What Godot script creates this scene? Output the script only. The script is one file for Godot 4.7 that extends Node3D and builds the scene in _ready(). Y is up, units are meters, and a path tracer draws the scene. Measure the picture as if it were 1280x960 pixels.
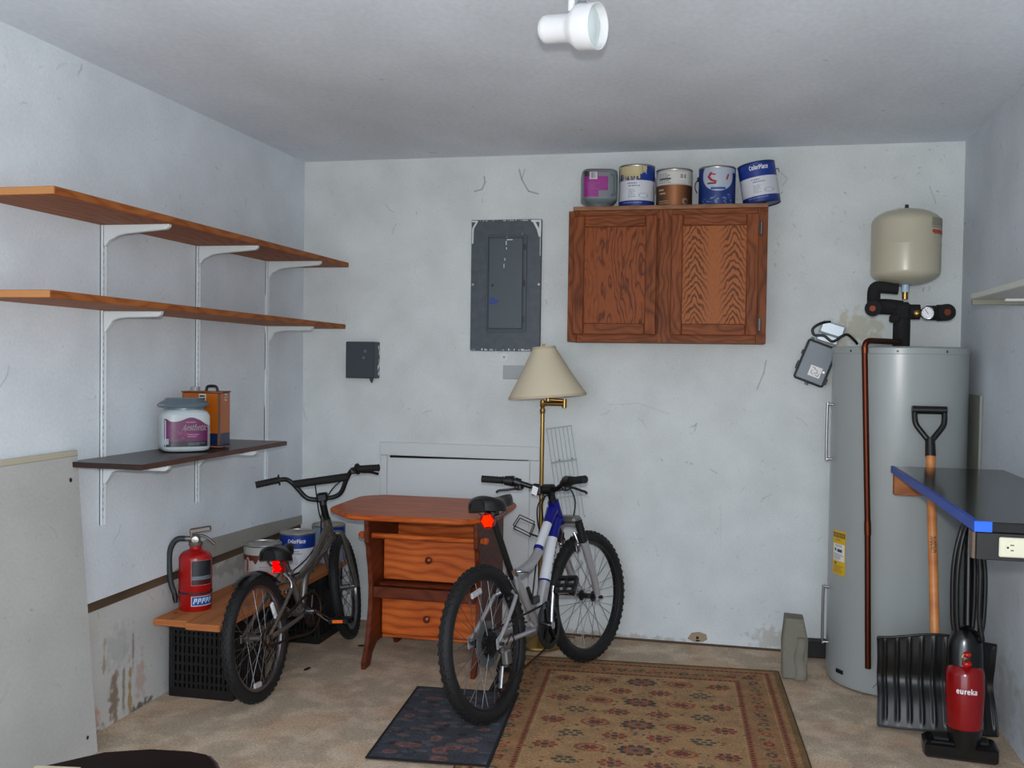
extends Node3D
# A single-car garage corner: bikes, trestle table, shelves, wall cabinet, water heater, snow shovel.
# Units are metres, y is up, the back wall is z = 0 and the camera looks towards -z.

const H := 2.4
const XL := -2.226
const XR := 1.01
const ZF := 5.4        # front wall (the garage door opening is in it, behind the camera)
var rng := RandomNumberGenerator.new()
var mats := {}
var taken := {}

# ---------------------------------------------------------------- mesh builder
class MB:
	var v := PackedVector3Array()
	var n := PackedVector3Array()
	var u := PackedVector2Array()
	var ix := PackedInt32Array()
	var X := Transform3D.IDENTITY

	func vert(p: Vector3, nn: Vector3, t := Vector2.ZERO) -> int:
		v.append(X * p)
		n.append((X.basis * nn).normalized())
		u.append(t)
		return v.size() - 1

	func tri(a: int, b: int, c: int) -> void:
		var g := (v[b] - v[a]).cross(v[c] - v[a])
		if g.dot(n[a] + n[b] + n[c]) > 0.0:
			ix.append_array([a, c, b])
		else:
			ix.append_array([a, b, c])

	func quad(a: int, b: int, c: int, d: int) -> void:
		tri(a, b, c)
		tri(a, c, d)

	# flat polygon (convex), normal pointing away from "inside"
	func face(pts: Array, inside: Vector3, uvs: Array = []) -> void:
		var nn: Vector3 = (pts[1] - pts[0]).cross(pts[2] - pts[0]).normalized()
		var mid := Vector3.ZERO
		for p in pts:
			mid += p
		mid /= pts.size()
		if nn.dot(mid - inside) < 0.0:
			nn = -nn
		var first := v.size()
		for k in pts.size():
			vert(pts[k], nn, uvs[k] if uvs.size() > k else Vector2.ZERO)
		for k in range(1, pts.size() - 1):
			tri(first, first + k, first + k + 1)

	# box with chamfered edges; each face carries UVs 0..1 as seen from outside
	func box(c: Vector3, s: Vector3, b := 0.0) -> void:
		var h := s * 0.5
		b = minf(b, minf(h.x, minf(h.y, h.z)) * 0.9)
		for ax in 3:
			for sg in [-1.0, 1.0]:
				var a1 := (ax + 1) % 3
				var a2 := (ax + 2) % 3
				var pts := []
				var uvs := []
				for q in [[-1, -1], [1, -1], [1, 1], [-1, 1]]:
					var p := Vector3.ZERO
					p[ax] = sg * h[ax]
					p[a1] = q[0] * (h[a1] - b)
					p[a2] = q[1] * (h[a2] - b)
					var w := Vector2.ZERO
					var r := Vector3(p.x / s.x, p.y / s.y, p.z / s.z) + Vector3.ONE * 0.5
					if ax == 0:
						w = Vector2(1.0 - r.z if sg > 0 else r.z, 1.0 - r.y)
					elif ax == 1:
						w = Vector2(r.x, r.z)
					else:
						w = Vector2(r.x if sg > 0 else 1.0 - r.x, 1.0 - r.y)
					pts.append(c + p)
					uvs.append(w)
				face(pts, c, uvs)
		if b <= 0.0:
			return
		for ax in 3:
			var a1 := (ax + 1) % 3
			var a2 := (ax + 2) % 3
			for s1 in [-1.0, 1.0]:
				for s2 in [-1.0, 1.0]:
					var pts := []
					for q in [[-1, 0], [1, 0], [1, 1], [-1, 1]]:
						var p := Vector3.ZERO
						p[ax] = q[0] * (h[ax] - b)
						p[a1] = s1 * (h[a1] - (0.0 if q[1] == 0 else b))
						p[a2] = s2 * (h[a2] - (b if q[1] == 0 else 0.0))
						pts.append(c + p)
					face(pts, c)
		for sx in [-1.0, 1.0]:
			for sy in [-1.0, 1.0]:
				for sz in [-1.0, 1.0]:
					var k := Vector3(sx * h.x, sy * h.y, sz * h.z)
					face([c + k - Vector3(0, sy * b, sz * b), c + k - Vector3(sx * b, 0, sz * b), c + k - Vector3(sx * b, sy * b, 0)], c)

	func tube(pts: Array, r, sides := 8, closed := false, cap := true, flat := 1.0) -> void:
		var m := pts.size()
		var rings := []
		var up := Vector3.UP
		var t0: Vector3 = (pts[1] - pts[0]).normalized()
		if absf(t0.dot(up)) > 0.95:
			up = Vector3.RIGHT
		var side := t0.cross(up).normalized()
		for k in m:
			var a: Vector3 = pts[(k - 1 + m) % m] if closed or k > 0 else pts[k]
			var b: Vector3 = pts[(k + 1) % m] if closed or k < m - 1 else pts[k]
			var t := (b - a).normalized()
			side = (side - t * side.dot(t)).normalized()
			var o := t.cross(side)
			var rad: float = r[k] if r is Array else r
			var ring := []
			for j in sides:
				var w := TAU * j / sides
				var d := side * cos(w) + o * sin(w) * flat
				ring.append(vert(pts[k] + d * rad, side * cos(w) * flat + o * sin(w), Vector2(float(j) / sides, float(k) / m)))
			rings.append(ring)
		for k in (m if closed else m - 1):
			var p: Array = rings[k]
			var q: Array = rings[(k + 1) % m]
			for j in sides:
				quad(p[j], p[(j + 1) % sides], q[(j + 1) % sides], q[j])
		if cap and not closed:
			for e in [0, m - 1]:
				var t: Vector3 = (pts[0] - pts[1]).normalized() if e == 0 else (pts[m - 1] - pts[m - 2]).normalized()
				var cc := vert(pts[e], t)
				var first := v.size()
				for j in sides:
					v.append(v[rings[e][j]])
					n.append((X.basis * t).normalized())
					u.append(Vector2.ZERO)
				for j in sides:
					tri(cc, first + j, first + (j + 1) % sides)

	func bar(a: Vector3, b: Vector3, r: float, sides := 8, r2 := -1.0) -> void:
		tube([a, b], [r, r2 if r2 >= 0.0 else r], sides)

	# profile points are (radius, height) around the y axis
	func lathe(prof: Array, segs := 32, from := 0.0, to := TAU) -> void:
		var m := prof.size()
		var run := 0.0
		var total := 0.0
		for k in m - 1:
			total += (prof[k + 1] - prof[k]).length()
		for k in m - 1:
			var a: Vector2 = prof[k]
			var b: Vector2 = prof[k + 1]
			var e := b - a
			if e.length() < 1e-7:
				continue
			var own := Vector2(e.y, -e.x).normalized()
			var na := own
			var nb := own
			if k > 0:
				var f: Vector2 = a - prof[k - 1]
				var w := Vector2(f.y, -f.x).normalized()
				if w.dot(own) > 0.75:
					na = (w + own).normalized()
			if k < m - 2:
				var f: Vector2 = prof[k + 2] - b
				var w := Vector2(f.y, -f.x).normalized()
				if w.dot(own) > 0.75:
					nb = (w + own).normalized()
			var first := v.size()
			for j in segs + 1:
				var w := from + (to - from) * j / segs
				var d := Vector3(sin(w), 0, cos(w))
				vert(d * a.x + Vector3.UP * a.y, d * na.x + Vector3.UP * na.y, Vector2(float(j) / segs, 1.0 - run / total))
				vert(d * b.x + Vector3.UP * b.y, d * nb.x + Vector3.UP * nb.y, Vector2(float(j) / segs, 1.0 - (run + e.length()) / total))
			for j in segs:
				quad(first + j * 2, first + j * 2 + 1, first + j * 2 + 3, first + j * 2 + 2)
			run += e.length()

	func disc(c: Vector3, nn: Vector3, r: float, segs := 20, r_in := 0.0) -> void:
		var a := nn.cross(Vector3.UP if absf(nn.y) < 0.9 else Vector3.RIGHT).normalized()
		var b := nn.cross(a)
		for j in segs:
			var p := a * cos(TAU * j / segs) + b * sin(TAU * j / segs)
			var q := a * cos(TAU * (j + 1) / segs) + b * sin(TAU * (j + 1) / segs)
			var i0 := vert(c + p * r, nn, Vector2(0.5, 0.5) + Vector2(cos(TAU * j / segs), sin(TAU * j / segs)) * 0.5)
			var i1 := vert(c + q * r, nn)
			if r_in > 0.0:
				quad(i0, i1, vert(c + q * r_in, nn), vert(c + p * r_in, nn))
			else:
				tri(vert(c, nn), i0, i1)

	# 2D outline in x,y pushed from z0 to z1, its rims chamfered by b
	func prism(poly: PackedVector2Array, z0: float, z1: float, b := 0.0) -> void:
		if Geometry2D.is_polygon_clockwise(poly):
			poly.reverse()
		var inner := poly
		if b > 0.0:
			var m := poly.size()
			inner = PackedVector2Array()
			for k in m:
				var e0 := (poly[k] - poly[(k - 1 + m) % m]).normalized()
				var e1 := (poly[(k + 1) % m] - poly[k]).normalized()
				var w := (e0.orthogonal() + e1.orthogonal())
				w = w.normalized() / maxf(0.4, w.normalized().dot(e0.orthogonal()))
				inner.append(poly[k] + (w * -b if Geometry2D.is_point_in_polygon(poly[k] - w * 1e-4, poly) else w * b))
		var lo := poly[0]
		var hi := poly[0]
		for p in poly:
			lo = lo.min(p)
			hi = hi.max(p)
		var idx := Geometry2D.triangulate_polygon(inner)
		for s in [[z0, -1.0], [z1, 1.0]]:
			var first := v.size()
			for p in inner:
				var w := (p - lo) / (hi - lo)
				vert(Vector3(p.x, p.y, s[0]), Vector3(0, 0, s[1]), Vector2(w.x if s[1] > 0 else 1.0 - w.x, 1.0 - w.y))
			for k in range(0, idx.size(), 3):
				tri(first + idx[k], first + idx[k + 1], first + idx[k + 2])
		var m2 := poly.size()
		for k in m2:
			var p := poly[k]
			var q := poly[(k + 1) % m2]
			var nn := Vector3((q - p).y, -(q - p).x, 0).normalized()
			quad(vert(Vector3(p.x, p.y, z0 + b), nn), vert(Vector3(q.x, q.y, z0 + b), nn), vert(Vector3(q.x, q.y, z1 - b), nn), vert(Vector3(p.x, p.y, z1 - b), nn))
			if b > 0.0:
				var pi := inner[k]
				var qi := inner[(k + 1) % m2]
				for s in [[z0, z0 + b, -1.0], [z1, z1 - b, 1.0]]:
					var cn := (nn + Vector3(0, 0, s[2])).normalized()
					quad(vert(Vector3(pi.x, pi.y, s[0]), cn), vert(Vector3(qi.x, qi.y, s[0]), cn), vert(Vector3(q.x, q.y, s[1]), cn), vert(Vector3(p.x, p.y, s[1]), cn))

	# smooth surface through rows of points; "out" is a point the surface faces away from
	func sheet(rows: Array, out: Vector3, wrap := false) -> void:
		var nu: int = rows[0].size()
		var nv := rows.size()
		var ids := []
		for j in nv:
			var line := []
			for i in nu:
				var i0: int = (i - 1 + nu) % nu if wrap else maxi(i - 1, 0)
				var i1: int = (i + 1) % nu if wrap else mini(i + 1, nu - 1)
				var du: Vector3 = rows[j][i1] - rows[j][i0]
				var dv: Vector3 = rows[mini(j + 1, nv - 1)][i] - rows[maxi(j - 1, 0)][i]
				var nn := du.cross(dv)
				nn = nn.normalized() if nn.length() > 1e-12 else (rows[j][i] - out).normalized()
				if nn.dot(rows[j][i] - out) < 0.0:
					nn = -nn
				line.append(vert(rows[j][i], nn, Vector2(float(i) / (nu - 1), float(j) / (nv - 1))))
			ids.append(line)
		for j in nv - 1:
			for i in (nu if wrap else nu - 1):
				quad(ids[j][i], ids[j][(i + 1) % nu], ids[j + 1][(i + 1) % nu], ids[j + 1][i])

	func ball(c: Vector3, r: Vector3, segs := 16, rows := 10) -> void:
		var g := []
		for j in rows + 1:
			var p := PI * j / rows
			var line := []
			for i in segs:
				var w := TAU * i / segs
				line.append(c + Vector3(sin(p) * cos(w) * r.x, cos(p) * r.y, sin(p) * sin(w) * r.z))
			g.append(line)
		sheet(g, c, true)

	func done() -> ArrayMesh:
		var a := []
		a.resize(Mesh.ARRAY_MAX)
		a[Mesh.ARRAY_VERTEX] = v
		a[Mesh.ARRAY_NORMAL] = n
		a[Mesh.ARRAY_TEX_UV] = u
		a[Mesh.ARRAY_INDEX] = ix
		var m := ArrayMesh.new()
		m.add_surface_from_arrays(Mesh.PRIMITIVE_TRIANGLES, a)
		return m

# ---------------------------------------------------------------- nodes
func numbered(called: String) -> String:
	var k: int = taken.get(called, 0)
	taken[called] = k + 1
	return called if k == 0 else "%s_%03d" % [called, k]

func tag(o: Node3D, label: String, category: String, group := "") -> Node3D:
	o.set_meta("label", label)
	o.set_meta("category", category)
	if group != "":
		o.set_meta("group", group)
	return o

func thing(called: String, label: String, category: String, at := Vector3.ZERO, turn := 0.0, group := "") -> Node3D:
	var o := Node3D.new()
	o.name = numbered(called)
	add_child(o)
	o.position = at
	o.rotation.y = turn
	return tag(o, label, category, group)

func part(called: String, mb: MB, m: Material, parent: Node3D, at := Vector3.ZERO) -> MeshInstance3D:
	return raw(called, mb.done(), m, parent, at)

# every separate piece of a builder becomes a part of its own
func each(called: String, mb: MB, m: Material, parent: Node3D) -> void:
	var root := {}
	var up := PackedInt32Array()
	for i in mb.v.size():
		var key := Vector3i((mb.v[i] * 20000.0).round())
		if not root.has(key):
			root[key] = i
		up.append(root[key])
	var find := func(i: int) -> int:
		while up[i] != i:
			i = up[i]
		return i
	for k in range(0, mb.ix.size(), 3):
		var a: int = find.call(mb.ix[k])
		for j in [1, 2]:
			var b: int = find.call(mb.ix[k + j])
			if a != b:
				up[maxi(a, b)] = mini(a, b)
				a = mini(a, b)
	var lots := {}
	for k in range(0, mb.ix.size(), 3):
		var a: int = find.call(mb.ix[k])
		if not lots.has(a):
			lots[a] = []
		lots[a].append(k)
	for a in lots:
		var o := MB.new()
		var ids := {}
		for k in lots[a]:
			for j in 3:
				var i: int = mb.ix[k + j]
				if not ids.has(i):
					ids[i] = o.v.size()
					o.v.append(mb.v[i])
					o.n.append(mb.n[i])
					o.u.append(mb.u[i])
				o.ix.append(ids[i])
		part(called, o, m, parent)

func stuff(o: Node3D) -> void:
	o.set_meta("kind", "stuff")

func raw(called: String, mesh: Mesh, m: Material, parent: Node3D, at := Vector3.ZERO) -> MeshInstance3D:
	var o := MeshInstance3D.new()
	o.mesh = mesh
	o.material_override = m
	o.position = at
	if parent == self:
		o.name = numbered(called)
		add_child(o)
		return o
	var nm := called
	var k := 0
	while parent.has_node(NodePath(nm)):
		k += 1
		nm = "%s_%03d" % [called, k]
	o.name = nm
	parent.add_child(o, true)
	return o

func setting(called: String, parent_is_node := true) -> Node3D:
	var o := Node3D.new()
	o.name = called
	add_child(o)
	o.set_meta("kind", "structure")
	return o

# ---------------------------------------------------------------- materials
func mat(key: String, c: Color, rough := 0.6, metal := 0.0, spec := 0.5) -> StandardMaterial3D:
	if mats.has(key):
		return mats[key]
	var m := StandardMaterial3D.new()
	m.resource_name = key
	m.albedo_color = c
	m.roughness = rough
	m.metallic = metal
	m.metallic_specular = spec
	mats[key] = m
	return m

func texmat(key: String, im: Image, rough := 0.6, tri := 0.0, c := Color.WHITE) -> StandardMaterial3D:
	var m := mat(key, c, rough)
	m.albedo_texture = ImageTexture.create_from_image(im)
	if tri > 0.0:
		m.uv1_triplanar = true
		m.uv1_scale = Vector3.ONE * tri
		m.uv1_triplanar_sharpness = 8.0
	return m

func noise(seed_: int, freq: float, oct := 4) -> FastNoiseLite:
	var f := FastNoiseLite.new()
	f.seed = seed_
	f.frequency = freq
	f.noise_type = FastNoiseLite.TYPE_SIMPLEX_SMOOTH
	f.fractal_type = FastNoiseLite.FRACTAL_FBM
	f.fractal_octaves = oct
	return f

func paint(w: int, h: int, f: Callable) -> Image:
	var im := Image.create_empty(w, h, false, Image.FORMAT_RGB8)
	for y in h:
		for x in w:
			im.set_pixel(x, y, f.call(x, y))
	return im

# grain runs along u
func wood(w: int, h: int, seed_: int, light: Color, dark: Color, rings: float, wobble: float, fibre := 0.5) -> Image:
	var a := noise(seed_, 0.006, 2)
	var b := noise(seed_ + 1, 0.05, 3)
	var d := noise(seed_ + 2, 0.02, 2)
	# the pattern closes on itself both ways, so that tiles meet without a seam
	var rad := w / TAU
	return paint(w, h, func(x: int, y: int) -> Color:
		var cx := cos(x * TAU / w) * rad
		var cy := sin(x * TAU / w) * rad
		var v := float(y) / h
		var wob := lerpf(a.get_noise_3d(cx * 0.6, cy * 0.6, y * 1.4), a.get_noise_3d(cx * 0.6, cy * 0.6, (y - h) * 1.4), v)
		var fb := lerpf(b.get_noise_3d(cx * 0.2, cy * 0.2, y * 9.0), b.get_noise_3d(cx * 0.2, cy * 0.2, (y - h) * 9.0), v) * fibre
		var bl := lerpf(d.get_noise_3d(cx * 0.25, cy * 0.25, y * 1.0), d.get_noise_3d(cx * 0.25, cy * 0.25, (y - h) * 1.0), v)
		var ring := pow(absf(sin((v * rings + wob * wobble) * PI)), 0.7)
		var k := clampf(0.12 + ring * 0.62 + fb * 0.6 + bl * 0.35, 0.0, 1.0)
		return dark.lerp(light, k))

# speckled paint with short scuffs; "marks" are polylines in pixels [width, shade, points...]
func plaster(w: int, h: int, seed_: int, base: Color, scuffs: int, marks: Array, blots: Array = []) -> Image:
	var f := noise(seed_, 0.012, 5)
	var g := noise(seed_ + 9, 0.3, 2)
	var im := paint(w, h, func(x: int, y: int) -> Color:
		var k := 1.0 + f.get_noise_2d(x, y) * 0.05 + g.get_noise_2d(x, y) * 0.03
		return Color(base.r * k, base.g * k, base.b * k))
	for b in blots:      # [x, y, rx, ry, colour, strength]
		for y in range(maxi(0, int(b[1] - b[3] * 1.4)), mini(h, int(b[1] + b[3] * 1.4))):
			for x in range(maxi(0, int(b[0] - b[2] * 1.4)), mini(w, int(b[0] + b[2] * 1.4))):
				var d := Vector2((x - b[0]) / b[2], (y - b[1]) / b[3]).length() + f.get_noise_2d(x * 6.0, y * 6.0) * 0.9
				var k := clampf((1.0 - d) * 2.2, 0.0, 1.0) * float(b[5])
				if k > 0.0:
					im.set_pixel(x, y, im.get_pixel(x, y).lerp(b[4], k))
	var r := RandomNumberGenerator.new()
	r.seed = seed_
	for s in scuffs:
		var p := Vector2(r.randf() * w, r.randf() * h)
		var dir := Vector2.from_angle(r.randf() * TAU)
		var ln := r.randf_range(0.0, 1.0)
		ln = ln * ln * ln * ln * 12.0
		stroke(im, [p, p + dir * ln, p + dir * ln * 1.6 + dir.orthogonal() * ln * 0.3], r.randf_range(0.15, 0.5), Color(0.42, 0.43, 0.45), r.randf_range(0.08, 0.4))
	for q in marks:
		stroke(im, q.slice(2), q[0], Color(0.34, 0.34, 0.36), q[1])
	return im

func stroke(im: Image, pts: Array, wd: float, c: Color, k: float) -> void:
	for i in pts.size() - 1:
		var a: Vector2 = pts[i]
		var b: Vector2 = pts[i + 1]
		var steps := int(a.distance_to(b) * 1.5) + 1
		for s in steps + 1:
			var p := a.lerp(b, float(s) / steps)
			var rr := int(ceil(wd))
			for dy in range(-rr, rr + 1):
				for dx in range(-rr, rr + 1):
					var x := int(p.x) + dx
					var y := int(p.y) + dy
					if x < 0 or y < 0 or x >= im.get_width() or y >= im.get_height():
						continue
					var d := Vector2(x + 0.5, y + 0.5).distance_to(p)
					var w := clampf(wd + 0.5 - d, 0.0, 1.0) * k * 0.6
					if w > 0.0:
						im.set_pixel(x, y, im.get_pixel(x, y).lerp(c, w))

func blot(im: Image, cx: float, cy: float, rx: float, ry: float, c: Color, k := 1.0) -> void:
	for y in range(maxi(0, int(cy - ry)), mini(im.get_height(), int(cy + ry) + 1)):
		for x in range(maxi(0, int(cx - rx)), mini(im.get_width(), int(cx + rx) + 1)):
			if Vector2((x - cx) / rx, (y - cy) / ry).length() <= 1.0:
				im.set_pixel(x, y, im.get_pixel(x, y).lerp(c, k))

func rect(im: Image, x: int, y: int, w: int, h: int, c: Color) -> void:
	im.fill_rect(Rect2i(x, y, w, h), c)

# lines of illegible small print
func small_print(im: Image, x: int, y: int, w: int, rows: int, step: int, c: Color, seed_: int) -> void:
	var r := RandomNumberGenerator.new()
	r.seed = seed_
	for k in rows:
		var px := x
		var last := x + int(w * r.randf_range(0.6, 1.0))
		while px < last:
			var ln := r.randi_range(2, 6)
			rect(im, px, y + k * step, mini(ln, last - px), maxi(1, step / 2), c)
			px += ln + 2

func barcode(im: Image, x: int, y: int, w: int, h: int, seed_: int) -> void:
	rect(im, x, y, w, h, Color(0.85, 0.85, 0.85))
	var r := RandomNumberGenerator.new()
	r.seed = seed_
	var px := x + 2
	while px < x + w - 3:
		var ln := r.randi_range(1, 2)
		rect(im, px, y + 2, ln, h - 6, Color(0.08, 0.08, 0.1))
		px += ln + r.randi_range(1, 3)

# lettering as thin geometry; width is fitted, bent round a radius (about the y axis, facing +z) when r > 0
func letters(text: String, height: float, r := 0.0, bold := true, slant := 0.0, serif := false, turn := 0.0, width := 0.0) -> MB:
	var t := TextMesh.new()
	var f := SystemFont.new()
	f.font_names = PackedStringArray(["Droid Serif" if serif else "Droid Sans"])
	f.font_weight = 700 if bold else 400
	t.font = f
	t.text = text
	t.font_size = 32
	t.pixel_size = 0.01
	t.depth = 0.01
	t.curve_step = 1.0
	var a := t.get_mesh_arrays()
	var pv: PackedVector3Array = a[Mesh.ARRAY_VERTEX]
	var pn: PackedVector3Array = a[Mesh.ARRAY_NORMAL]
	var pi: PackedInt32Array = a[Mesh.ARRAY_INDEX] if a[Mesh.ARRAY_INDEX] != null else PackedInt32Array(range(pv.size()))
	var lo := Vector3.ONE * 1e9
	var hi := -lo
	for p in pv:
		lo = lo.min(p)
		hi = hi.max(p)
	var k := height / maxf(hi.y - lo.y, 1e-6)
	var kx := k if width <= 0.0 else width / maxf(hi.x - lo.x, 1e-6)
	var mid := (lo + hi) * 0.5
	var mb := MB.new()
	for i in pv.size():
		var p := (pv[i] - mid)
		p = Vector3(p.x * kx + p.y * k * slant, p.y * k, 0.0006 if p.z > 0 else 0.0)
		var nn := pn[i]
		if turn != 0.0:
			p = p.rotated(Vector3.BACK, turn)
			nn = nn.rotated(Vector3.BACK, turn)
		if r > 0.0:
			var w := p.x / r
			p = Vector3(sin(w) * (r + p.z), p.y, cos(w) * (r + p.z))
			nn = nn.rotated(Vector3.UP, w)
		mb.vert(p, nn)
	for i in range(0, pi.size(), 3):
		mb.tri(pi[i], pi[i + 1], pi[i + 2])
	return mb

func arc(c: Vector3, a: Vector3, b: Vector3, r: float, from: float, to: float, steps: int) -> Array:
	var out := []
	for k in steps + 1:
		var w := lerpf(from, to, float(k) / steps)
		out.append(c + (a * cos(w) + b * sin(w)) * r)
	return out

func smooth(pts: Array, per := 5) -> Array:
	var c := []
	for i in pts.size() - 1:
		var p0: Vector3 = pts[maxi(i - 1, 0)]
		var p3: Vector3 = pts[mini(i + 2, pts.size() - 1)]
		for k in per:
			c.append(pts[i].cubic_interpolate(pts[i + 1], p0, p3, float(k) / per))
	c.append(pts[-1])
	return c

# ================================================================ the scene
func _ready() -> void:
	rng.seed = 7
	lights_and_camera()
	materials()
	room()
	shelves()
	wall_cabinet()
	breaker_panel()
	water_heater()
	counter()
	rugs()
	trestle_table()
	leaning_panel()
	plank_and_crates()
	floor_lamp()
	mountain_bike()
	small_bike()
	snow_shovel()
	vacuum()
	ceiling_spot()
	corner_table()
	cans_on_cabinet()
	cans_on_plank()
	extinguisher()
	jug_and_tin()
	small_things()

func lights_and_camera() -> void:
	var cam := Camera3D.new()
	cam.name = "camera"
	add_child(cam)
	cam.position = Vector3(0, 1.3828, 4.8719)
	cam.basis = Basis.from_euler(Vector3(-0.026, 0.2202, 0.0142))
	cam.fov = rad_to_deg(2.0 * atan(480.0 / 1237.0))
	cam.near = 0.05
	cam.far = 60.0
	cam.current = true
	var sky_mat := ProceduralSkyMaterial.new()
	sky_mat.sky_top_color = Color(0.70, 0.78, 0.90)
	sky_mat.sky_horizon_color = Color(0.90, 0.94, 0.98)
	sky_mat.ground_horizon_color = Color(0.83, 0.85, 0.87)
	sky_mat.ground_bottom_color = Color(0.74, 0.75, 0.76)
	sky_mat.sky_energy_multiplier = 1.0
	var sky := Sky.new()
	sky.sky_material = sky_mat
	var env := Environment.new()
	env.background_mode = Environment.BG_SKY
	env.sky = sky
	env.background_energy_multiplier = 4.7
	env.tonemap_mode = Environment.TONE_MAPPER_LINEAR
	env.tonemap_exposure = 0.97
	env.sdfgi_enabled = true
	env.ssao_enabled = true
	env.ssil_enabled = true
	var we := WorldEnvironment.new()
	we.name = "environment"
	we.environment = env
	add_child(we)
	# the camera's flash, just above the lens
	var flash := SpotLight3D.new()
	flash.name = "camera_flash_light"
	add_child(flash)
	flash.position = Vector3(0.0, 1.475, 4.87)
	flash.basis = Basis.from_euler(Vector3(-0.026, 0.2202, 0.0))
	flash.spot_angle = 62.0
	flash.spot_angle_attenuation = 0.6
	flash.spot_range = 20.0
	flash.spot_attenuation = 2.0
	flash.light_size = 0.025
	flash.light_color = Color(1.0, 0.99, 0.98)
	flash.light_energy = 5.4
	flash.shadow_enabled = true

func materials() -> void:
	mat("black_plastic", Color(0.045, 0.045, 0.05), 0.42)
	mat("rubber", Color(0.055, 0.055, 0.057), 0.72)
	mat("chrome", Color(0.78, 0.78, 0.8), 0.16, 1.0)
	mat("steel", Color(0.6, 0.6, 0.61), 0.35, 1.0)
	mat("dark_steel", Color(0.28, 0.27, 0.27), 0.45, 0.9)
	mat("rusty_steel", Color(0.23, 0.17, 0.13), 0.6, 0.6)
	mat("silver_paint", Color(0.70, 0.70, 0.71), 0.28, 0.5)
	mat("pewter_paint", Color(0.50, 0.485, 0.46), 0.27, 0.7)
	mat("white_metal", Color(0.80, 0.83, 0.84), 0.4)
	mat("white_paint", Color(0.82, 0.84, 0.86), 0.5)
	mat("brass", Color(0.62, 0.50, 0.29), 0.3, 1.0)
	mat("copper", Color(0.36, 0.185, 0.135), 0.45, 1.0)
	mat("grey_enamel", Color(0.60, 0.625, 0.625), 0.3)
	mat("tank_beige", Color(0.70, 0.68, 0.60), 0.28)
	mat("foam_black", Color(0.07, 0.07, 0.075), 0.9)
	mat("tin_rim", Color(0.68, 0.67, 0.64), 0.3, 0.9)
	mat("white_print", Color(0.9, 0.91, 0.92), 0.6)
	mat("dark_print", Color(0.12, 0.12, 0.14), 0.6)
	mat("red_gloss", Color(0.60, 0.05, 0.045), 0.3)
	mat("red_reflector", Color(1.0, 0.07, 0.05), 0.2, 1.0)
	mat("white_reflector", Color(0.93, 0.93, 0.93), 0.1, 1.0)
	mat("amber_reflector", Color(1.0, 0.5, 0.08), 0.1, 1.0)
	mat("hole_black", Color(0.03, 0.03, 0.03), 0.9)
	var pine := wood(512, 256, 11, Color(0.66, 0.40, 0.20), Color(0.47, 0.245, 0.11), 13.0, 1.6)
	texmat("shelf_pine", pine, 0.55, 1.6).metallic_specular = 0.3
	texmat("plank_pine", wood(256, 128, 13, Color(0.76, 0.50, 0.31), Color(0.62, 0.36, 0.20), 8.0, 1.4, 0.4), 0.6, 2.0).metallic_specular = 0.3
	texmat("table_pine", wood(512, 256, 23, Color(0.82, 0.43, 0.17), Color(0.56, 0.22, 0.07), 15.0, 1.3, 0.5), 0.42, 1.7).metallic_specular = 0.35
	texmat("table_brown", wood(256, 128, 29, Color(0.44, 0.20, 0.10), Color(0.29, 0.115, 0.055), 8.0, 2.0, 0.35), 0.42, 2.2).metallic_specular = 0.35
	texmat("oak", wood(512, 256, 31, Color(0.54, 0.30, 0.16), Color(0.33, 0.165, 0.09), 14.0, 3.0, 0.8), 0.5, 1.8).metallic_specular = 0.25
	texmat("dark_laminate", wood(256, 128, 37, Color(0.19, 0.11, 0.08), Color(0.12, 0.07, 0.055), 12.0, 2.0), 0.32, 3.0)

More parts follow.
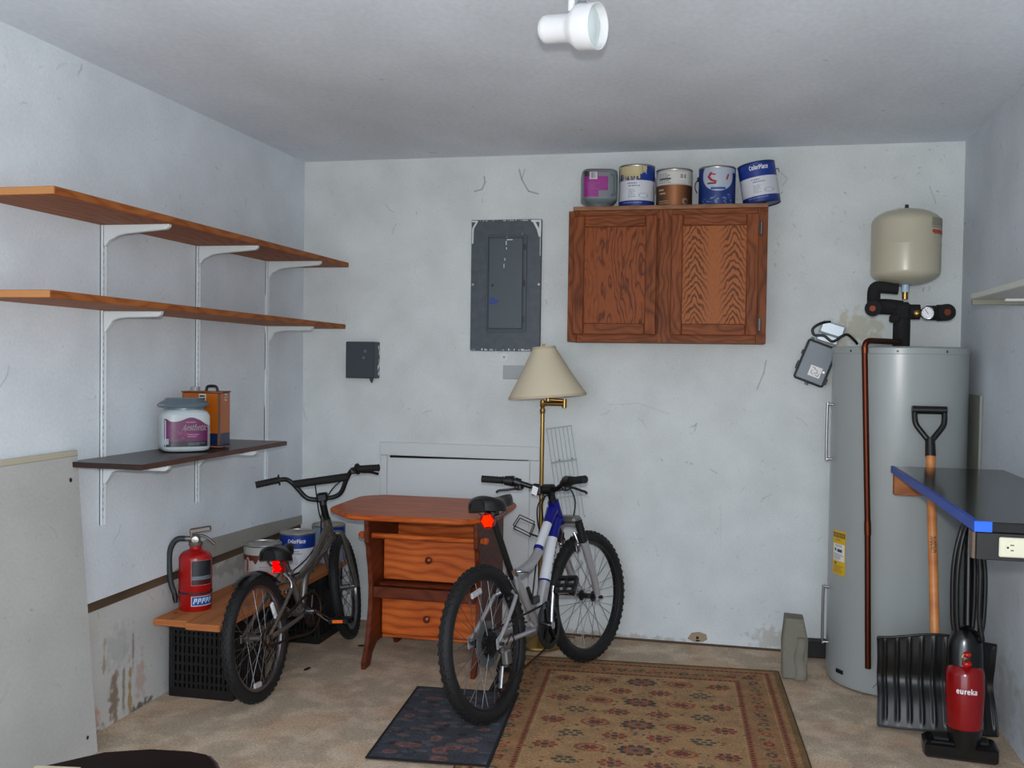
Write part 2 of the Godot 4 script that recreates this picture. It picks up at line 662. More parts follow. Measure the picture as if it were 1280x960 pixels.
func room() -> void:
	var W := XR - XL
	# floor: worn concrete
	var f1 := noise(3, 0.008, 5)
	var f2 := noise(4, 0.022, 5)
	var f3 := noise(5, 0.35, 2)
	var conc := paint(640, 640, func(x: int, y: int) -> Color:
		var a := f1.get_noise_2d(x, y)
		var b := f2.get_noise_2d(x, y)
		var g := f3.get_noise_2d(x, y)
		var c := Color(0.69, 0.61, 0.525).lerp(Color(0.80, 0.725, 0.635), clampf(0.5 + b * 1.5 + a * 0.9, 0, 1))
		c = c.lerp(Color(0.72, 0.575, 0.455), clampf(a * 1.4 - 0.1, 0.0, 0.4))
		c = c.lerp(Color(0.70, 0.65, 0.565), clampf(-a * 1.6 - b * 0.8 - 0.1, 0.0, 0.5))
		var k := 1.0 + g * 0.12
		if g > 0.55:
			k *= 1.07
		elif g < -0.58:
			k *= 0.87
		return Color(c.r * k, c.g * k, c.b * k))
	var fm := texmat("concrete_floor", conc, 0.85, 0.42)
	fm.uv1_world_triplanar = true
	fm.metallic_specular = 0.3
	var o := setting("floor")
	var mb := MB.new()
	mb.box(Vector3(XL + W / 2, -0.06, ZF / 2), Vector3(W + 0.4, 0.12, ZF + 0.4))
	part("slab", mb, fm, o)
	# ceiling
	var cm := texmat("ceiling_paint", plaster(512, 512, 41, Color(0.855, 0.885, 0.92), 50, []), 0.9)
	o = setting("ceiling")
	mb = MB.new()
	mb.box(Vector3(XL + W / 2, H + 0.05, ZF / 2), Vector3(W + 0.4, 0.1, ZF + 0.4))
	part("ceiling_board", mb, cm, o)
	# back wall with its cracks and scuffs
	var x0 := XL - 0.1
	var q := func(x: float, y: float) -> Vector2: return Vector2((x - x0) / (W + 0.2) * 960.0, (H - y) / H * 690.0)
	var marks := [
		[0.7, 0.55, q.call(-1.25, 2.30), q.call(-1.245, 2.27), q.call(-1.26, 2.235), q.call(-1.30, 2.225)],
		[0.7, 0.6, q.call(-1.07, 2.33), q.call(-1.055, 2.28), q.call(-1.02, 2.22), q.call(-0.97, 2.205)],
		[0.5, 0.5, q.call(-1.04, 2.33), q.call(-1.055, 2.28)],
		[0.6, 0.45, q.call(0.15, 1.39), q.call(0.14, 1.33), q.call(0.11, 1.25)],
		[0.35, 0.22, q.call(-0.60, 1.16), q.call(-0.45, 1.17), q.call(-0.30, 1.12)],
		[0.3, 0.2, q.call(-0.50, 0.505), q.call(-0.42, 0.50)],
		[0.3, 0.15, q.call(-0.05, 0.7), q.call(-0.045, 0.5)],
		[0.5, 0.4, q.call(-0.19, 1.06), q.call(-0.17, 1.08), q.call(-0.18, 1.04)],
		[0.5, 0.4, q.call(-0.34, 0.90), q.call(-0.33, 0.89)],
		[0.5, 0.35, q.call(-0.1, 0.86), q.call(-0.07, 0.84)],
		[0.4, 0.4, q.call(0.2, 2.28), q.call(0.23, 2.25), q.call(0.21, 2.22)],
		[0.4, 0.4, q.call(0.86, 2.2), q.call(0.89, 2.12)],
	]
	for k in 46:
		var p: Vector2 = q.call(rng.randf_range(0.1, 1.0), rng.randf_range(1.7, 2.38))
		marks.append([rng.randf_range(0.2, 0.6), rng.randf_range(0.15, 0.5), p, p + Vector2(rng.randf_range(-4, 4), rng.randf_range(-5, 5))])
	for k in 30:
		var p: Vector2 = q.call(rng.randf_range(-0.7, 0.4), rng.randf_range(0.1, 1.35))
		marks.append([rng.randf_range(0.2, 0.6), rng.randf_range(0.1, 0.4), p, p + Vector2(rng.randf_range(-4, 4), rng.randf_range(-4, 4))])
	var dirt := Color(0.62, 0.60, 0.56)
	var pa: Vector2 = q.call(0.56, 1.55)
	var pb: Vector2 = q.call(0.47, 1.50)
	var pc: Vector2 = q.call(0.2, 0.06)
	var blots := [[pa.x, pa.y, 34.0, 26.0, Color(0.73, 0.72, 0.655), 0.9], [pb.x, pb.y, 16.0, 22.0, Color(0.73, 0.715, 0.655), 0.7], [pc.x, pc.y, 30.0, 16.0, dirt, 0.5], [q.call(-0.6, 0.02).x, 686.0, 120.0, 6.0, dirt, 0.6]]
	var wall_m := texmat("back_wall_paint", plaster(960, 690, 51, Color(0.80, 0.822, 0.825), 420, marks, blots), 0.75)
	o = setting("wall_back")
	mb = MB.new()
	mb.box(Vector3(XL + W / 2, H / 2, -0.05), Vector3(W + 0.2, H, 0.1))
	part("drywall", mb, wall_m, o)
	# broken spot at the foot of the wall
	mb = MB.new()
	mb.prism(PackedVector2Array([Vector2(-0.195, 0.028), Vector2(-0.175, 0.058), Vector2(-0.14, 0.064), Vector2(-0.105, 0.055), Vector2(-0.1, 0.03), Vector2(-0.12, 0.018), Vector2(-0.165, 0.015)]), 0.0, 0.004, 0.001)
	part("broken_patch", mb, mat("bare_gypsum", Color(0.60, 0.53, 0.44), 0.9), o)
	mb = MB.new()
	mb.box(Vector3(-0.147, 0.036, 0.004), Vector3(0.012, 0.012, 0.004))
	mb.box(Vector3(-0.145, 0.022, 0.004), Vector3(0.02, 0.006, 0.004))
	each("nail_hole", mb, mat("hole_black", Color.BLACK), o)
	# gap of bare wood along the floor
	mb = MB.new()
	mb.box(Vector3(-0.33, 0.005, 0.003), Vector3(1.15, 0.01, 0.006))
	part("base_plate", mb, mat("bare_wood", Color(0.30, 0.22, 0.16), 0.8), o)
	# left wall: drywall above, wooden sill, stained concrete foundation below
	var lm := texmat("left_wall_paint", plaster(1200, 440, 61, Color(0.83, 0.86, 0.885), 260, []), 0.8)
	o = setting("wall_left")
	mb = MB.new()
	mb.box(Vector3(XL - 0.05, (0.487 + H) / 2, ZF / 2), Vector3(0.1, H - 0.487, ZF + 0.2))
	part("drywall", mb, lm, o)
	mb = MB.new()
	mb.X = Transform3D(Basis(Vector3(0, 0, 1), Vector3(0, 1, 0), Vector3(-1, 0, 0)), Vector3(XL, 0, 0))
	mb.prism(PackedVector2Array([Vector2(0.001, 0.4875), Vector2(1.24, 0.4875), Vector2(1.12, 0.515), Vector2(1.0, 0.575), Vector2(0.5, 0.56), Vector2(0.001, 0.533)]), -0.004, 0.01, 0.001)
	part("bare_strip", mb, texmat("bare_strip_grey", plaster(256, 64, 67, Color(0.60, 0.595, 0.565), 160, []), 0.9, 1.0), o)
	mb = MB.new()
	mb.box(Vector3(XL - 0.055, 0.468, ZF / 2), Vector3(0.1, 0.034, ZF + 0.2))
	part("sill_board", mb, texmat("sill_wood", wood(256, 64, 71, Color(0.42, 0.34, 0.25), Color(0.25, 0.19, 0.13), 4.0, 1.0), 0.85, 1.5), o)
	var stains := []
	var u := func(z: float, y: float) -> Vector2: return Vector2((1.0 - (z + 0.1) / (ZF + 0.2)) * 1600.0, (1.0 - y / 0.455) * 120.0)
	for s in [[1.62, 0.10, 9.0, 32.0, Color(0.48, 0.41, 0.35), 0.85], [1.52, 0.07, 4.0, 34.0, Color(0.60, 0.50, 0.32), 0.8], [1.56, 0.12, 3.0, 30.0, Color(0.5, 0.45, 0.36), 0.7], [1.74, 0.06, 9.0, 18.0, Color(0.74, 0.55, 0.48), 0.8], [1.45, 0.12, 10.0, 26.0, Color(0.70, 0.58, 0.54), 0.6],
		[1.68, 0.26, 3.0, 22.0, Color(0.55, 0.48, 0.38), 0.6], [1.50, 0.24, 2.5, 26.0, Color(0.45, 0.42, 0.4), 0.6], [1.60, 0.28, 24.0, 24.0, Color(0.62, 0.63, 0.63), 0.5], [1.45, 0.01, 30.0, 5.0, Color(0.35, 0.31, 0.27), 0.8], [1.75, 0.01, 20.0, 6.0, Color(0.4, 0.36, 0.3), 0.7], [0.6, 0.42, 160.0, 12.0, Color(0.55, 0.53, 0.5), 0.5]]:
		var p: Vector2 = u.call(s[0], s[1])
		stains.append([p.x, p.y, s[2], s[3], s[4], s[5]])
	mb = MB.new()
	mb.box(Vector3(XL - 0.058, 0.2255, ZF / 2), Vector3(0.1, 0.455, ZF + 0.2))
	part("foundation", mb, texmat("stained_concrete", plaster(1600, 120, 81, Color(0.74, 0.74, 0.73), 300, [], stains), 0.9), o)
	# right wall
	o = setting("wall_right")
	var rblots := []
	for s in [[1.5, 0.35], [1.2, 0.2], [2.0, 0.5], [0.9, 0.15], [2.4, 0.3]]:
		rblots.append([(s[0] + 0.1) / (ZF + 0.2) * 1000.0, (H - s[1]) / H * 480.0, 26.0, 34.0, Color(0.64, 0.63, 0.58), 0.35])
	mb = MB.new()
	mb.box(Vector3(XR + 0.05, H / 2, ZF / 2), Vector3(0.1, H, ZF + 0.2))
	part("drywall", mb, texmat("right_wall_paint", plaster(1000, 480, 91, Color(0.79, 0.82, 0.845), 700, [], rblots), 0.8), o)
	# front wall round the open garage door
	o = setting("wall_front")
	var pm := mat("white_paint", Color.WHITE)
	for b in [[XL - 0.05, -2.12], [0.92, XR + 0.05]]:
		mb = MB.new()
		mb.box(Vector3((b[0] + b[1]) / 2, 1.125, ZF + 0.05), Vector3(b[1] - b[0], 2.25, 0.1))
		part("door_jamb", mb, pm, o)
	mb = MB.new()
	mb.box(Vector3(XL + W / 2, 2.325, ZF + 0.05), Vector3(W + 0.1, 0.15, 0.1))
	part("lintel", mb, pm, o)
	# access hatch in the back wall
	o = setting("door_1")
	var tm := mat("hatch_paint", Color(0.80, 0.82, 0.825), 0.6)
	for b in [[-1.765, 0.435, 0.035, 0.87, 0.014], [-0.965, 0.435, 0.05, 0.87, 0.014], [-1.3625, 0.906, 0.845, 0.068, 0.018]]:
		mb = MB.new()
		mb.box(Vector3(b[0], b[1], b[4] / 2), Vector3(b[2], b[3], b[4]), 0.003)
		part("frame_board", mb, tm, o)
	mb = MB.new()
	mb.prism(PackedVector2Array([Vector2(-1.745, 0.001), Vector2(-0.993, 0.001), Vector2(-0.993, 0.866), Vector2(-1.2, 0.864), Vector2(-1.745, 0.855)]), 0.0005, 0.005, 0.001)
	part("hatch_panel", mb, mat("hatch_panel_paint", Color(0.81, 0.83, 0.835), 0.6), o)
	mb = MB.new()
	mb.prism(PackedVector2Array([Vector2(-1.735, 0.871), Vector2(-1.735, 0.858), Vector2(-1.0, 0.867), Vector2(-1.0, 0.8705)]), 0.0, 0.0012)
	part("gap", mb, mat("hole_black", Color.BLACK), o)

func bracket_mesh(depth: float, tall: float, k := 1.0) -> MB:
	# in x (out from the wall) and y (down from the shelf), a pressed steel channel
	var mb := MB.new()
	var p := PackedVector2Array([Vector2(0, 0), Vector2(depth, 0), Vector2(depth - 0.003, -0.012), Vector2(depth - 0.014, -0.02), Vector2(0.085, -0.034 * k), Vector2(0.055, -0.041 * k), Vector2(0.035, -0.052 * k), Vector2(0.022, -tall * 0.75), Vector2(0.008, -tall), Vector2(0, -tall)])
	mb.prism(p, -0.011, 0.011, 0.003)
	return mb

func shelves() -> void:
	var wm := mat("white_metal", Color.WHITE)
	# three slotted uprights
	var zs := [1.712, 1.067, 0.43]
	var which := ["nearest the leaning panel", "in the middle", "nearest the corner of the room"]
	var ends := [0.757, 0.75, 0.775]
	for k in 3:
		var t := thing("shelf_upright", "white slotted steel upright on the left wall, %s" % which[k], "shelf upright", Vector3(XL, ends[k], zs[k]), 0.0, "white shelf uprights")
		var top := 1.85
		var mb := MB.new()
		var h: float = top - ends[k]
		for s in [-1, 1]:
			mb.box(Vector3(0.007, h / 2, s * 0.0105), Vector3(0.012, h, 0.003), 0.0008)
		mb.box(Vector3(0.003, h / 2, 0), Vector3(0.004, h, 0.024))
		part("channel", mb, wm, t)
		mb = MB.new()
		var y := 0.03
		while y < h:
			for s in [-1, 1]:
				mb.box(Vector3(0.0054, y, s * 0.0045), Vector3(0.0016, 0.011, 0.002))
			y += 0.025
		stuff(part("slots", mb, mat("slot_grey", Color(0.60, 0.62, 0.63), 0.8), t))
		mb = MB.new()
		for yy in [0.06, 0.42, 0.78]:
			if yy < h:
				mb.disc(Vector3(0.0062, yy, 0), Vector3.RIGHT, 0.004, 8)
		each("screw", mb, mat("dark_steel", Color.GRAY), t)
	var sets := [["top", 1.842, [0, 1, 2], [0.275, 0.285, 0.288]], ["middle", 1.533, [0, 2], [0.245, 0.25]], ["dark lower", 0.985, [0, 1], [0.277, 0.285]]]
	for s in sets:
		for k in s[2].size():
			var z: float = zs[s[2][k]]
			var place: String = ["on the upright nearest the leaning panel", "on the middle upright", "on the upright nearest the corner"][s[2][k]]
			var yy: float = s[1] - (0.009 * (1.7 - z) / 1.3 if s[0] == "middle" else (0.006 * (1.7 - z) if s[0] == "dark lower" else 0.004 * (1.7 - z)))
			var b := bracket_mesh(s[3][k] - 0.014, 0.075, [1.0, 0.68, 0.62][sets.find(s)])
			var o := part("shelf_bracket", b, wm, self, Vector3(XL + 0.0135, yy - 0.001, z))
			tag(o, "white metal bracket under the %s shelf, %s" % [s[0], place], "bracket", "white shelf brackets")
	# boards, built along x and turned so that the grain runs along the wall
	var add := func(called: String, label: String, m: Material, z0: float, z1: float, x_front: float, y0: float, y1: float, th: float, extra: Callable) -> void:
		var ln := z1 - z0
		var dp: float = x_front - XL - 0.004
		var tilt := atan2(y1 - y0, ln)
		var t := thing(called, label, "shelf", Vector3(XL + 0.004 + dp / 2, (y0 + y1) / 2 + th / 2, (z0 + z1) / 2))
		t.basis = Basis(Vector3.UP, PI / 2) * Basis(Vector3.BACK, -tilt)
		var mb := MB.new()
		mb.box(Vector3.ZERO, Vector3(ln, th, dp), 0.002)
		part("board", mb, m, t)
		if th > 0.02:
			mb = MB.new()
			mb.box(Vector3(-ln / 2 - 0.0005, 0, 0), Vector3(0.001, th - 0.003, dp - 0.003))
			part("end_grain", mb, mat("pine_end", Color(0.66, 0.45, 0.25), 0.7), t)
		extra.call(t, ln, th, dp)
	add.call("shelf_board", "long pine board shelf highest on the left wall", mats.shelf_pine, 0.107, 2.353, -1.93, 1.835, 1.840, 0.024, func(t: Node3D, ln: float, th: float, dp: float) -> void:
		var mb := MB.new()
		mb.box(Vector3(-ln / 2 + 0.05, th / 2 + 0.009, -dp / 2 + 0.012), Vector3(0.06, 0.018, 0.02), 0.002)
		part("cleat", mb, mats.dark_laminate, t))
	add.call("shelf_board", "long pine board shelf, the lower of the two pine ones", mats.shelf_pine, 0.14, 2.37, -1.93, 1.520, 1.539, 0.023, func(_t: Node3D, _l: float, _h: float, _d: float) -> void: pass)
	add.call("laminate_shelf", "short dark brown laminate shelf that carries the jug and the orange tin", mats.dark_laminate, 0.80, 1.905, -1.935, 0.981, 0.988, 0.019, func(t: Node3D, ln: float, th: float, dp: float) -> void:
		var mb := MB.new()
		mb.box(Vector3(0, 0, dp / 2 + 0.0006), Vector3(ln, th - 0.001, 0.0012))
		part("edge_strip", mb, texmat("edge_brown", wood(256, 32, 39, Color(0.34, 0.18, 0.10), Color(0.22, 0.11, 0.06), 3.0, 1.0), 0.4, 3.0), t))

func wall_cabinet() -> void:
	var t := thing("wall_cabinet", "oak wall cabinet with two panelled doors on the back wall", "cabinet", Vector3(-0.313, 1.464, 0.0))
	var w := 0.899
	var h := 0.606
	var d := 0.31
	var oak := mats.oak as StandardMaterial3D
	# the same grain, standing
	var oak_v := mat("oak_upright", Color.WHITE, 0.5, 0.0, 0.25)
	var up_im: Image = (oak.albedo_texture as ImageTexture).get_image().duplicate()
	up_im.rotate_90(CLOCKWISE)
	oak_v.albedo_texture = ImageTexture.create_from_image(up_im)
	oak_v.uv1_triplanar = true
	oak_v.uv1_scale = Vector3.ONE * 1.8
	oak_v.uv1_triplanar_sharpness = 8.0
	var mb := MB.new()
	mb.box(Vector3(0, h / 2, (d - 0.02) / 2 + 0.002), Vector3(w, h, d - 0.024), 0.002)
	part("body", mb, oak_v, t)
	mb = MB.new()
	mb.box(Vector3(0.01, h + 0.011, 0.155), Vector3(w - 0.02, 0.02, 0.30), 0.002)
	part("plywood_board", mb, texmat("plywood", wood(256, 64, 35, Color(0.55, 0.37, 0.24), Color(0.40, 0.25, 0.15), 6.0, 1.5), 0.6, 3.0), t)
	for x in [-w / 2 + 0.022, 0.0, w / 2 - 0.022]:
		mb = MB.new()
		mb.box(Vector3(x, h / 2, d - 0.0155), Vector3(0.044 if x != 0.0 else 0.06, h, 0.016), 0.0015)
		part("face_stile", mb, oak_v, t)
	for y in [0.022, h - 0.022]:
		mb = MB.new()
		mb.box(Vector3(0, y, d - 0.0155), Vector3(w - 0.09, 0.044, 0.0155), 0.0015)
		part("face_rail", mb, oak, t)
	# doors, overlaying the face frame
	for k in 2:
		var dw := 0.385
		var dh := 0.545
		var cx: float = [-0.231, 0.218][k]
		var c := Vector3(cx, h / 2 + 0.004, d + 0.004)
		var f1 := noise(101 + k, 0.012, 3)
		var f2 := noise(111 + k, 0.12, 3)
		var panel := paint(200, 300, func(x: int, y: int) -> Color:
			var uu := x / 200.0
			var vv := y / 300.0
			var line := 0.0
			if k == 1:
				var e := minf(absf(uu - 0.2), absf(uu - 0.8)) / 0.2
				var zig := f1.get_noise_2d(x * 3.0, y * 1.2) * 0.5
				var col := sin((vv * 13.0 - e * 2.4 + zig * 1.2) * TAU)
				line = clampf(col * 1.4 + 0.1, 0.0, 1.0) * clampf(1.6 - e * 1.25, 0.12, 1.0)
			else:
				var wv := uu * 8.0 + f1.get_noise_2d(x * 1.2, y * 0.30) * 2.6 + sin(vv * 5.0) * 0.25
				line = pow(absf(sin(wv * PI)), 9.0) * (0.9 if uu > 0.25 else 0.5)
				line = maxf(line, clampf(f1.get_noise_2d(x * 2.0 + 300.0, y * 0.5) * 4.0 - 1.6, 0.0, 1.0) * 0.8)
			var fb := f2.get_noise_2d(x * 3.0, y * 0.25)
			var base := Color(0.61, 0.36, 0.205) if k == 1 else Color(0.53, 0.285, 0.155)
			var dk := Color(0.34, 0.19, 0.115) if k == 1 else Color(0.29, 0.15, 0.09)
			return base.lerp(dk, clampf(line * 0.85 + fb * 0.35, 0.0, 1.0)))
		var body := MB.new()
		body.box(c, Vector3(dw - 0.10, dh - 0.10, 0.010))
		var pmat := texmat("oak_panel_%d" % k, panel, 0.5)
		pmat.metallic_specular = 0.25
		var door := part("door", body, pmat, t)
		var bw := 0.052
		for s in [-1, 1]:
			mb = MB.new()
			mb.box(c + Vector3(s * (dw / 2 - bw / 2), 0, 0.006), Vector3(bw, dh, 0.020), 0.004)
			part("stile", mb, oak_v, door)
			mb = MB.new()
			mb.box(c + Vector3(0, s * (dh / 2 - bw / 2), 0.0055), Vector3(dw - bw * 2 - 0.001, bw, 0.019), 0.004)
			part("rail", mb, oak, door)
		if k == 1:
			for y in [0.055, dh - 0.06]:
				mb = MB.new()
				mb.box(Vector3(cx + dw / 2 + 0.008, h / 2 - dh / 2 + y, d + 0.001), Vector3(0.016, 0.06, 0.01), 0.002)
				mb.bar(Vector3(cx + dw / 2 + 0.002, h / 2 - dh / 2 + y - 0.03, d + 0.006), Vector3(cx + dw / 2 + 0.002, h / 2 - dh / 2 + y + 0.03, d + 0.006), 0.0045, 8)
				part("hinge", mb, mats.dark_steel, door)

func breaker_panel() -> void:
	var t := thing("breaker_panel", "grey steel breaker panel on the back wall above the lamp", "breaker panel", Vector3(-1.127, 1.748, 0.001))
	var r := RandomNumberGenerator.new()
	r.seed = 5
	var f := noise(121, 0.03, 3)
	var im := paint(220, 400, func(x: int, y: int) -> Color:
		var k := 1.0 + f.get_noise_2d(x, y) * 0.12
		return Color(0.235 * k, 0.275 * k, 0.305 * k))
	var white := Color(0.80, 0.82, 0.83)
	# wall paint that ran over the edges of the cover
	for k in 60:
		var p: float = r.randf()
		stroke(im, [Vector2(p * 220, 0), Vector2(p * 220, r.randf_range(0, 4))], 1.5, white, 1.2)
		stroke(im, [Vector2(p * 220, 400), Vector2(p * 220, 400 - r.randf_range(0, 7))], 1.5, white, 1.0)
	stroke(im, [Vector2(3, 4), Vector2(18, 4), Vector2(5, 26), Vector2(4, 70)], 2.5, white, 1.4)
	stroke(im, [Vector2(190, 5), Vector2(216, 5), Vector2(214, 50), Vector2(208, 30), Vector2(196, 8)], 3.5, white, 1.4)
	stroke(im, [Vector2(216, 20), Vector2(216, 110)], 1.2, white, 1.0)
	for p in [[112, 45, 112, 62], [160, 42, 160, 50], [118, 66, 140, 68], [104, 120, 104, 132], [101, 150, 99, 166]]:
		stroke(im, [Vector2(p[0], p[1]), Vector2(p[2], p[3])], 0.8, white, 0.8)
	var mb := MB.new()
	mb.box(Vector3(0, 0, 0.008), Vector3(0.362, 0.660, 0.016), 0.003)
	part("cover", mb, texmat("panel_grey", im, 0.45), t)
	var gm := mat("panel_door_grey", Color(0.25, 0.29, 0.32), 0.42)
	mb = MB.new()
	for b in [[-0.094, 0, 0.008, 0.478], [0.102, 0, 0.012, 0.478]]:
		mb.box(Vector3(b[0], 0.01, 0.018), Vector3(b[2], b[3], 0.007), 0.002)
	for y in [-0.2315, 0.2475]:
		mb.box(Vector3(0.004, y + 0.002, 0.018), Vector3(0.19, 0.010, 0.007), 0.002)
	part("door_frame", mb, gm, t)
	mb = MB.new()
	mb.box(Vector3(0.001, 0.010, 0.0195), Vector3(0.176, 0.455, 0.007), 0.003)
	var door := part("door", mb, gm, t)
	mb = MB.new()
	for y in [0.19, 0.01, -0.17]:
		mb.bar(Vector3(0.0965, y - 0.015, 0.024), Vector3(0.0965, y + 0.015, 0.024), 0.004, 8)
	each("hinge", mb, mats.dark_steel, door)
	mb = MB.new()
	mb.disc(Vector3(-0.066, 0.0, 0.0235), Vector3.BACK, 0.007, 12)
	part("latch", mb, mats.dark_print, door)
	mb = MB.new()
	for p in [[0.002, 0.212, 0.004, 0.02], [0.02, 0.228, 0.03, 0.004], [-0.004, 0.13, 0.003, 0.013], [-0.008, 0.098, 0.003, 0.02], [0.004, 0.185, 0.003, 0.012]]:
		mb.box(Vector3(p[0], p[1], 0.0231), Vector3(p[2], p[3], 0.0006))
	each("paint_fleck", mb, mats.white_paint, door)
	mb = MB.new()
	mb.prism(PackedVector2Array([Vector2(-0.083, -0.095), Vector2(-0.08, -0.066), Vector2(-0.064, -0.055), Vector2(-0.05, -0.07), Vector2(-0.028, -0.08), Vector2(-0.05, -0.093)]), 0.0229, 0.0236)
	part("tape_scrap", mb, mat("blue_scrap", Color(0.12, 0.24, 0.5), 0.5), door)
	mb = MB.new()
	mb.disc(Vector3(-0.17, 0.005, 0.0165), Vector3.BACK, 0.006, 10)
	mb.disc(Vector3(0.17, 0.005, 0.0165), Vector3.BACK, 0.006, 10)
	each("screw", mb, mats.steel, t)
	# the small box to its left
	var bt := thing("switch_box", "small dark grey electrical box on the back wall beside the lower pine shelf", "electrical box", Vector3(-1.874, 1.363, 0.001))
	mb = MB.new()
	mb.box(Vector3(0, 0, 0.041), Vector3(0.156, 0.188, 0.082), 0.003)
	part("body", mb, mat("box_grey", Color(0.20, 0.235, 0.265), 0.45), bt)
	mb = MB.new()
	mb.box(Vector3(0, 0.002, 0.084), Vector3(0.15, 0.18, 0.004), 0.001)
	part("cover", mb, mats.box_grey, bt)
	mb = MB.new()
	mb.disc(Vector3(0.03, 0.045, 0.0865), Vector3.BACK, 0.009, 12)
	mb.disc(Vector3(0.022, 0.012, 0.0865), Vector3.BACK, 0.008, 12)
	each("paint_spot", mb, mat("spot_grey", Color(0.36, 0.39, 0.42), 0.5), bt)
	mb = MB.new()
	for k in 16:
		mb.ball(Vector3(0.0785, r.randf_range(-0.08, 0.07), r.randf_range(0.004, 0.03)), Vector3(0.0015, r.randf_range(0.004, 0.014), r.randf_range(0.003, 0.009)), 8, 5)
	stuff(part("paint_smear", mb, mats.white_paint, bt))
	mb = MB.new()
	mb.bar(Vector3(0.05, -0.092, 0.045), Vector3(0.05, -0.108, 0.045), 0.009, 12)
	mb.bar(Vector3(0.05, -0.108, 0.045), Vector3(0.054, -0.118, 0.045), 0.006, 10, 0.003)
	part("connector", mb, mats.black_plastic, bt)
	# blank cover plate and the round plug above it
	mb = MB.new()
	mb.box(Vector3.ZERO, Vector3(0.125, 0.07, 0.006), 0.002)
	tag(part("blank_plate", mb, mat("plate_grey", Color(0.63, 0.655, 0.67), 0.5), self, Vector3(-1.074, 1.312, 0.0035)), "blank grey wall plate half hidden behind the lamp shade", "wall plate")
	var pt := thing("round_plug", "small round white plug with a dark centre under the breaker panel", "plug", Vector3(-1.133, 1.388, 0.0005))
	mb = MB.new()
	mb.tube(arc(Vector3(0, 0, 0.002), Vector3.RIGHT, Vector3.UP, 0.022, 0, TAU, 24).slice(0, 24), 0.002, 6, true)
	mb.disc(Vector3(0, 0, 0.002), Vector3.BACK, 0.021, 20)
	part("plate", mb, mats.white_paint, pt)
	mb = MB.new()
	mb.disc(Vector3(0, 0, 0.0035), Vector3.BACK, 0.004, 10)
	part("hole", mb, mats.hole_black, pt)

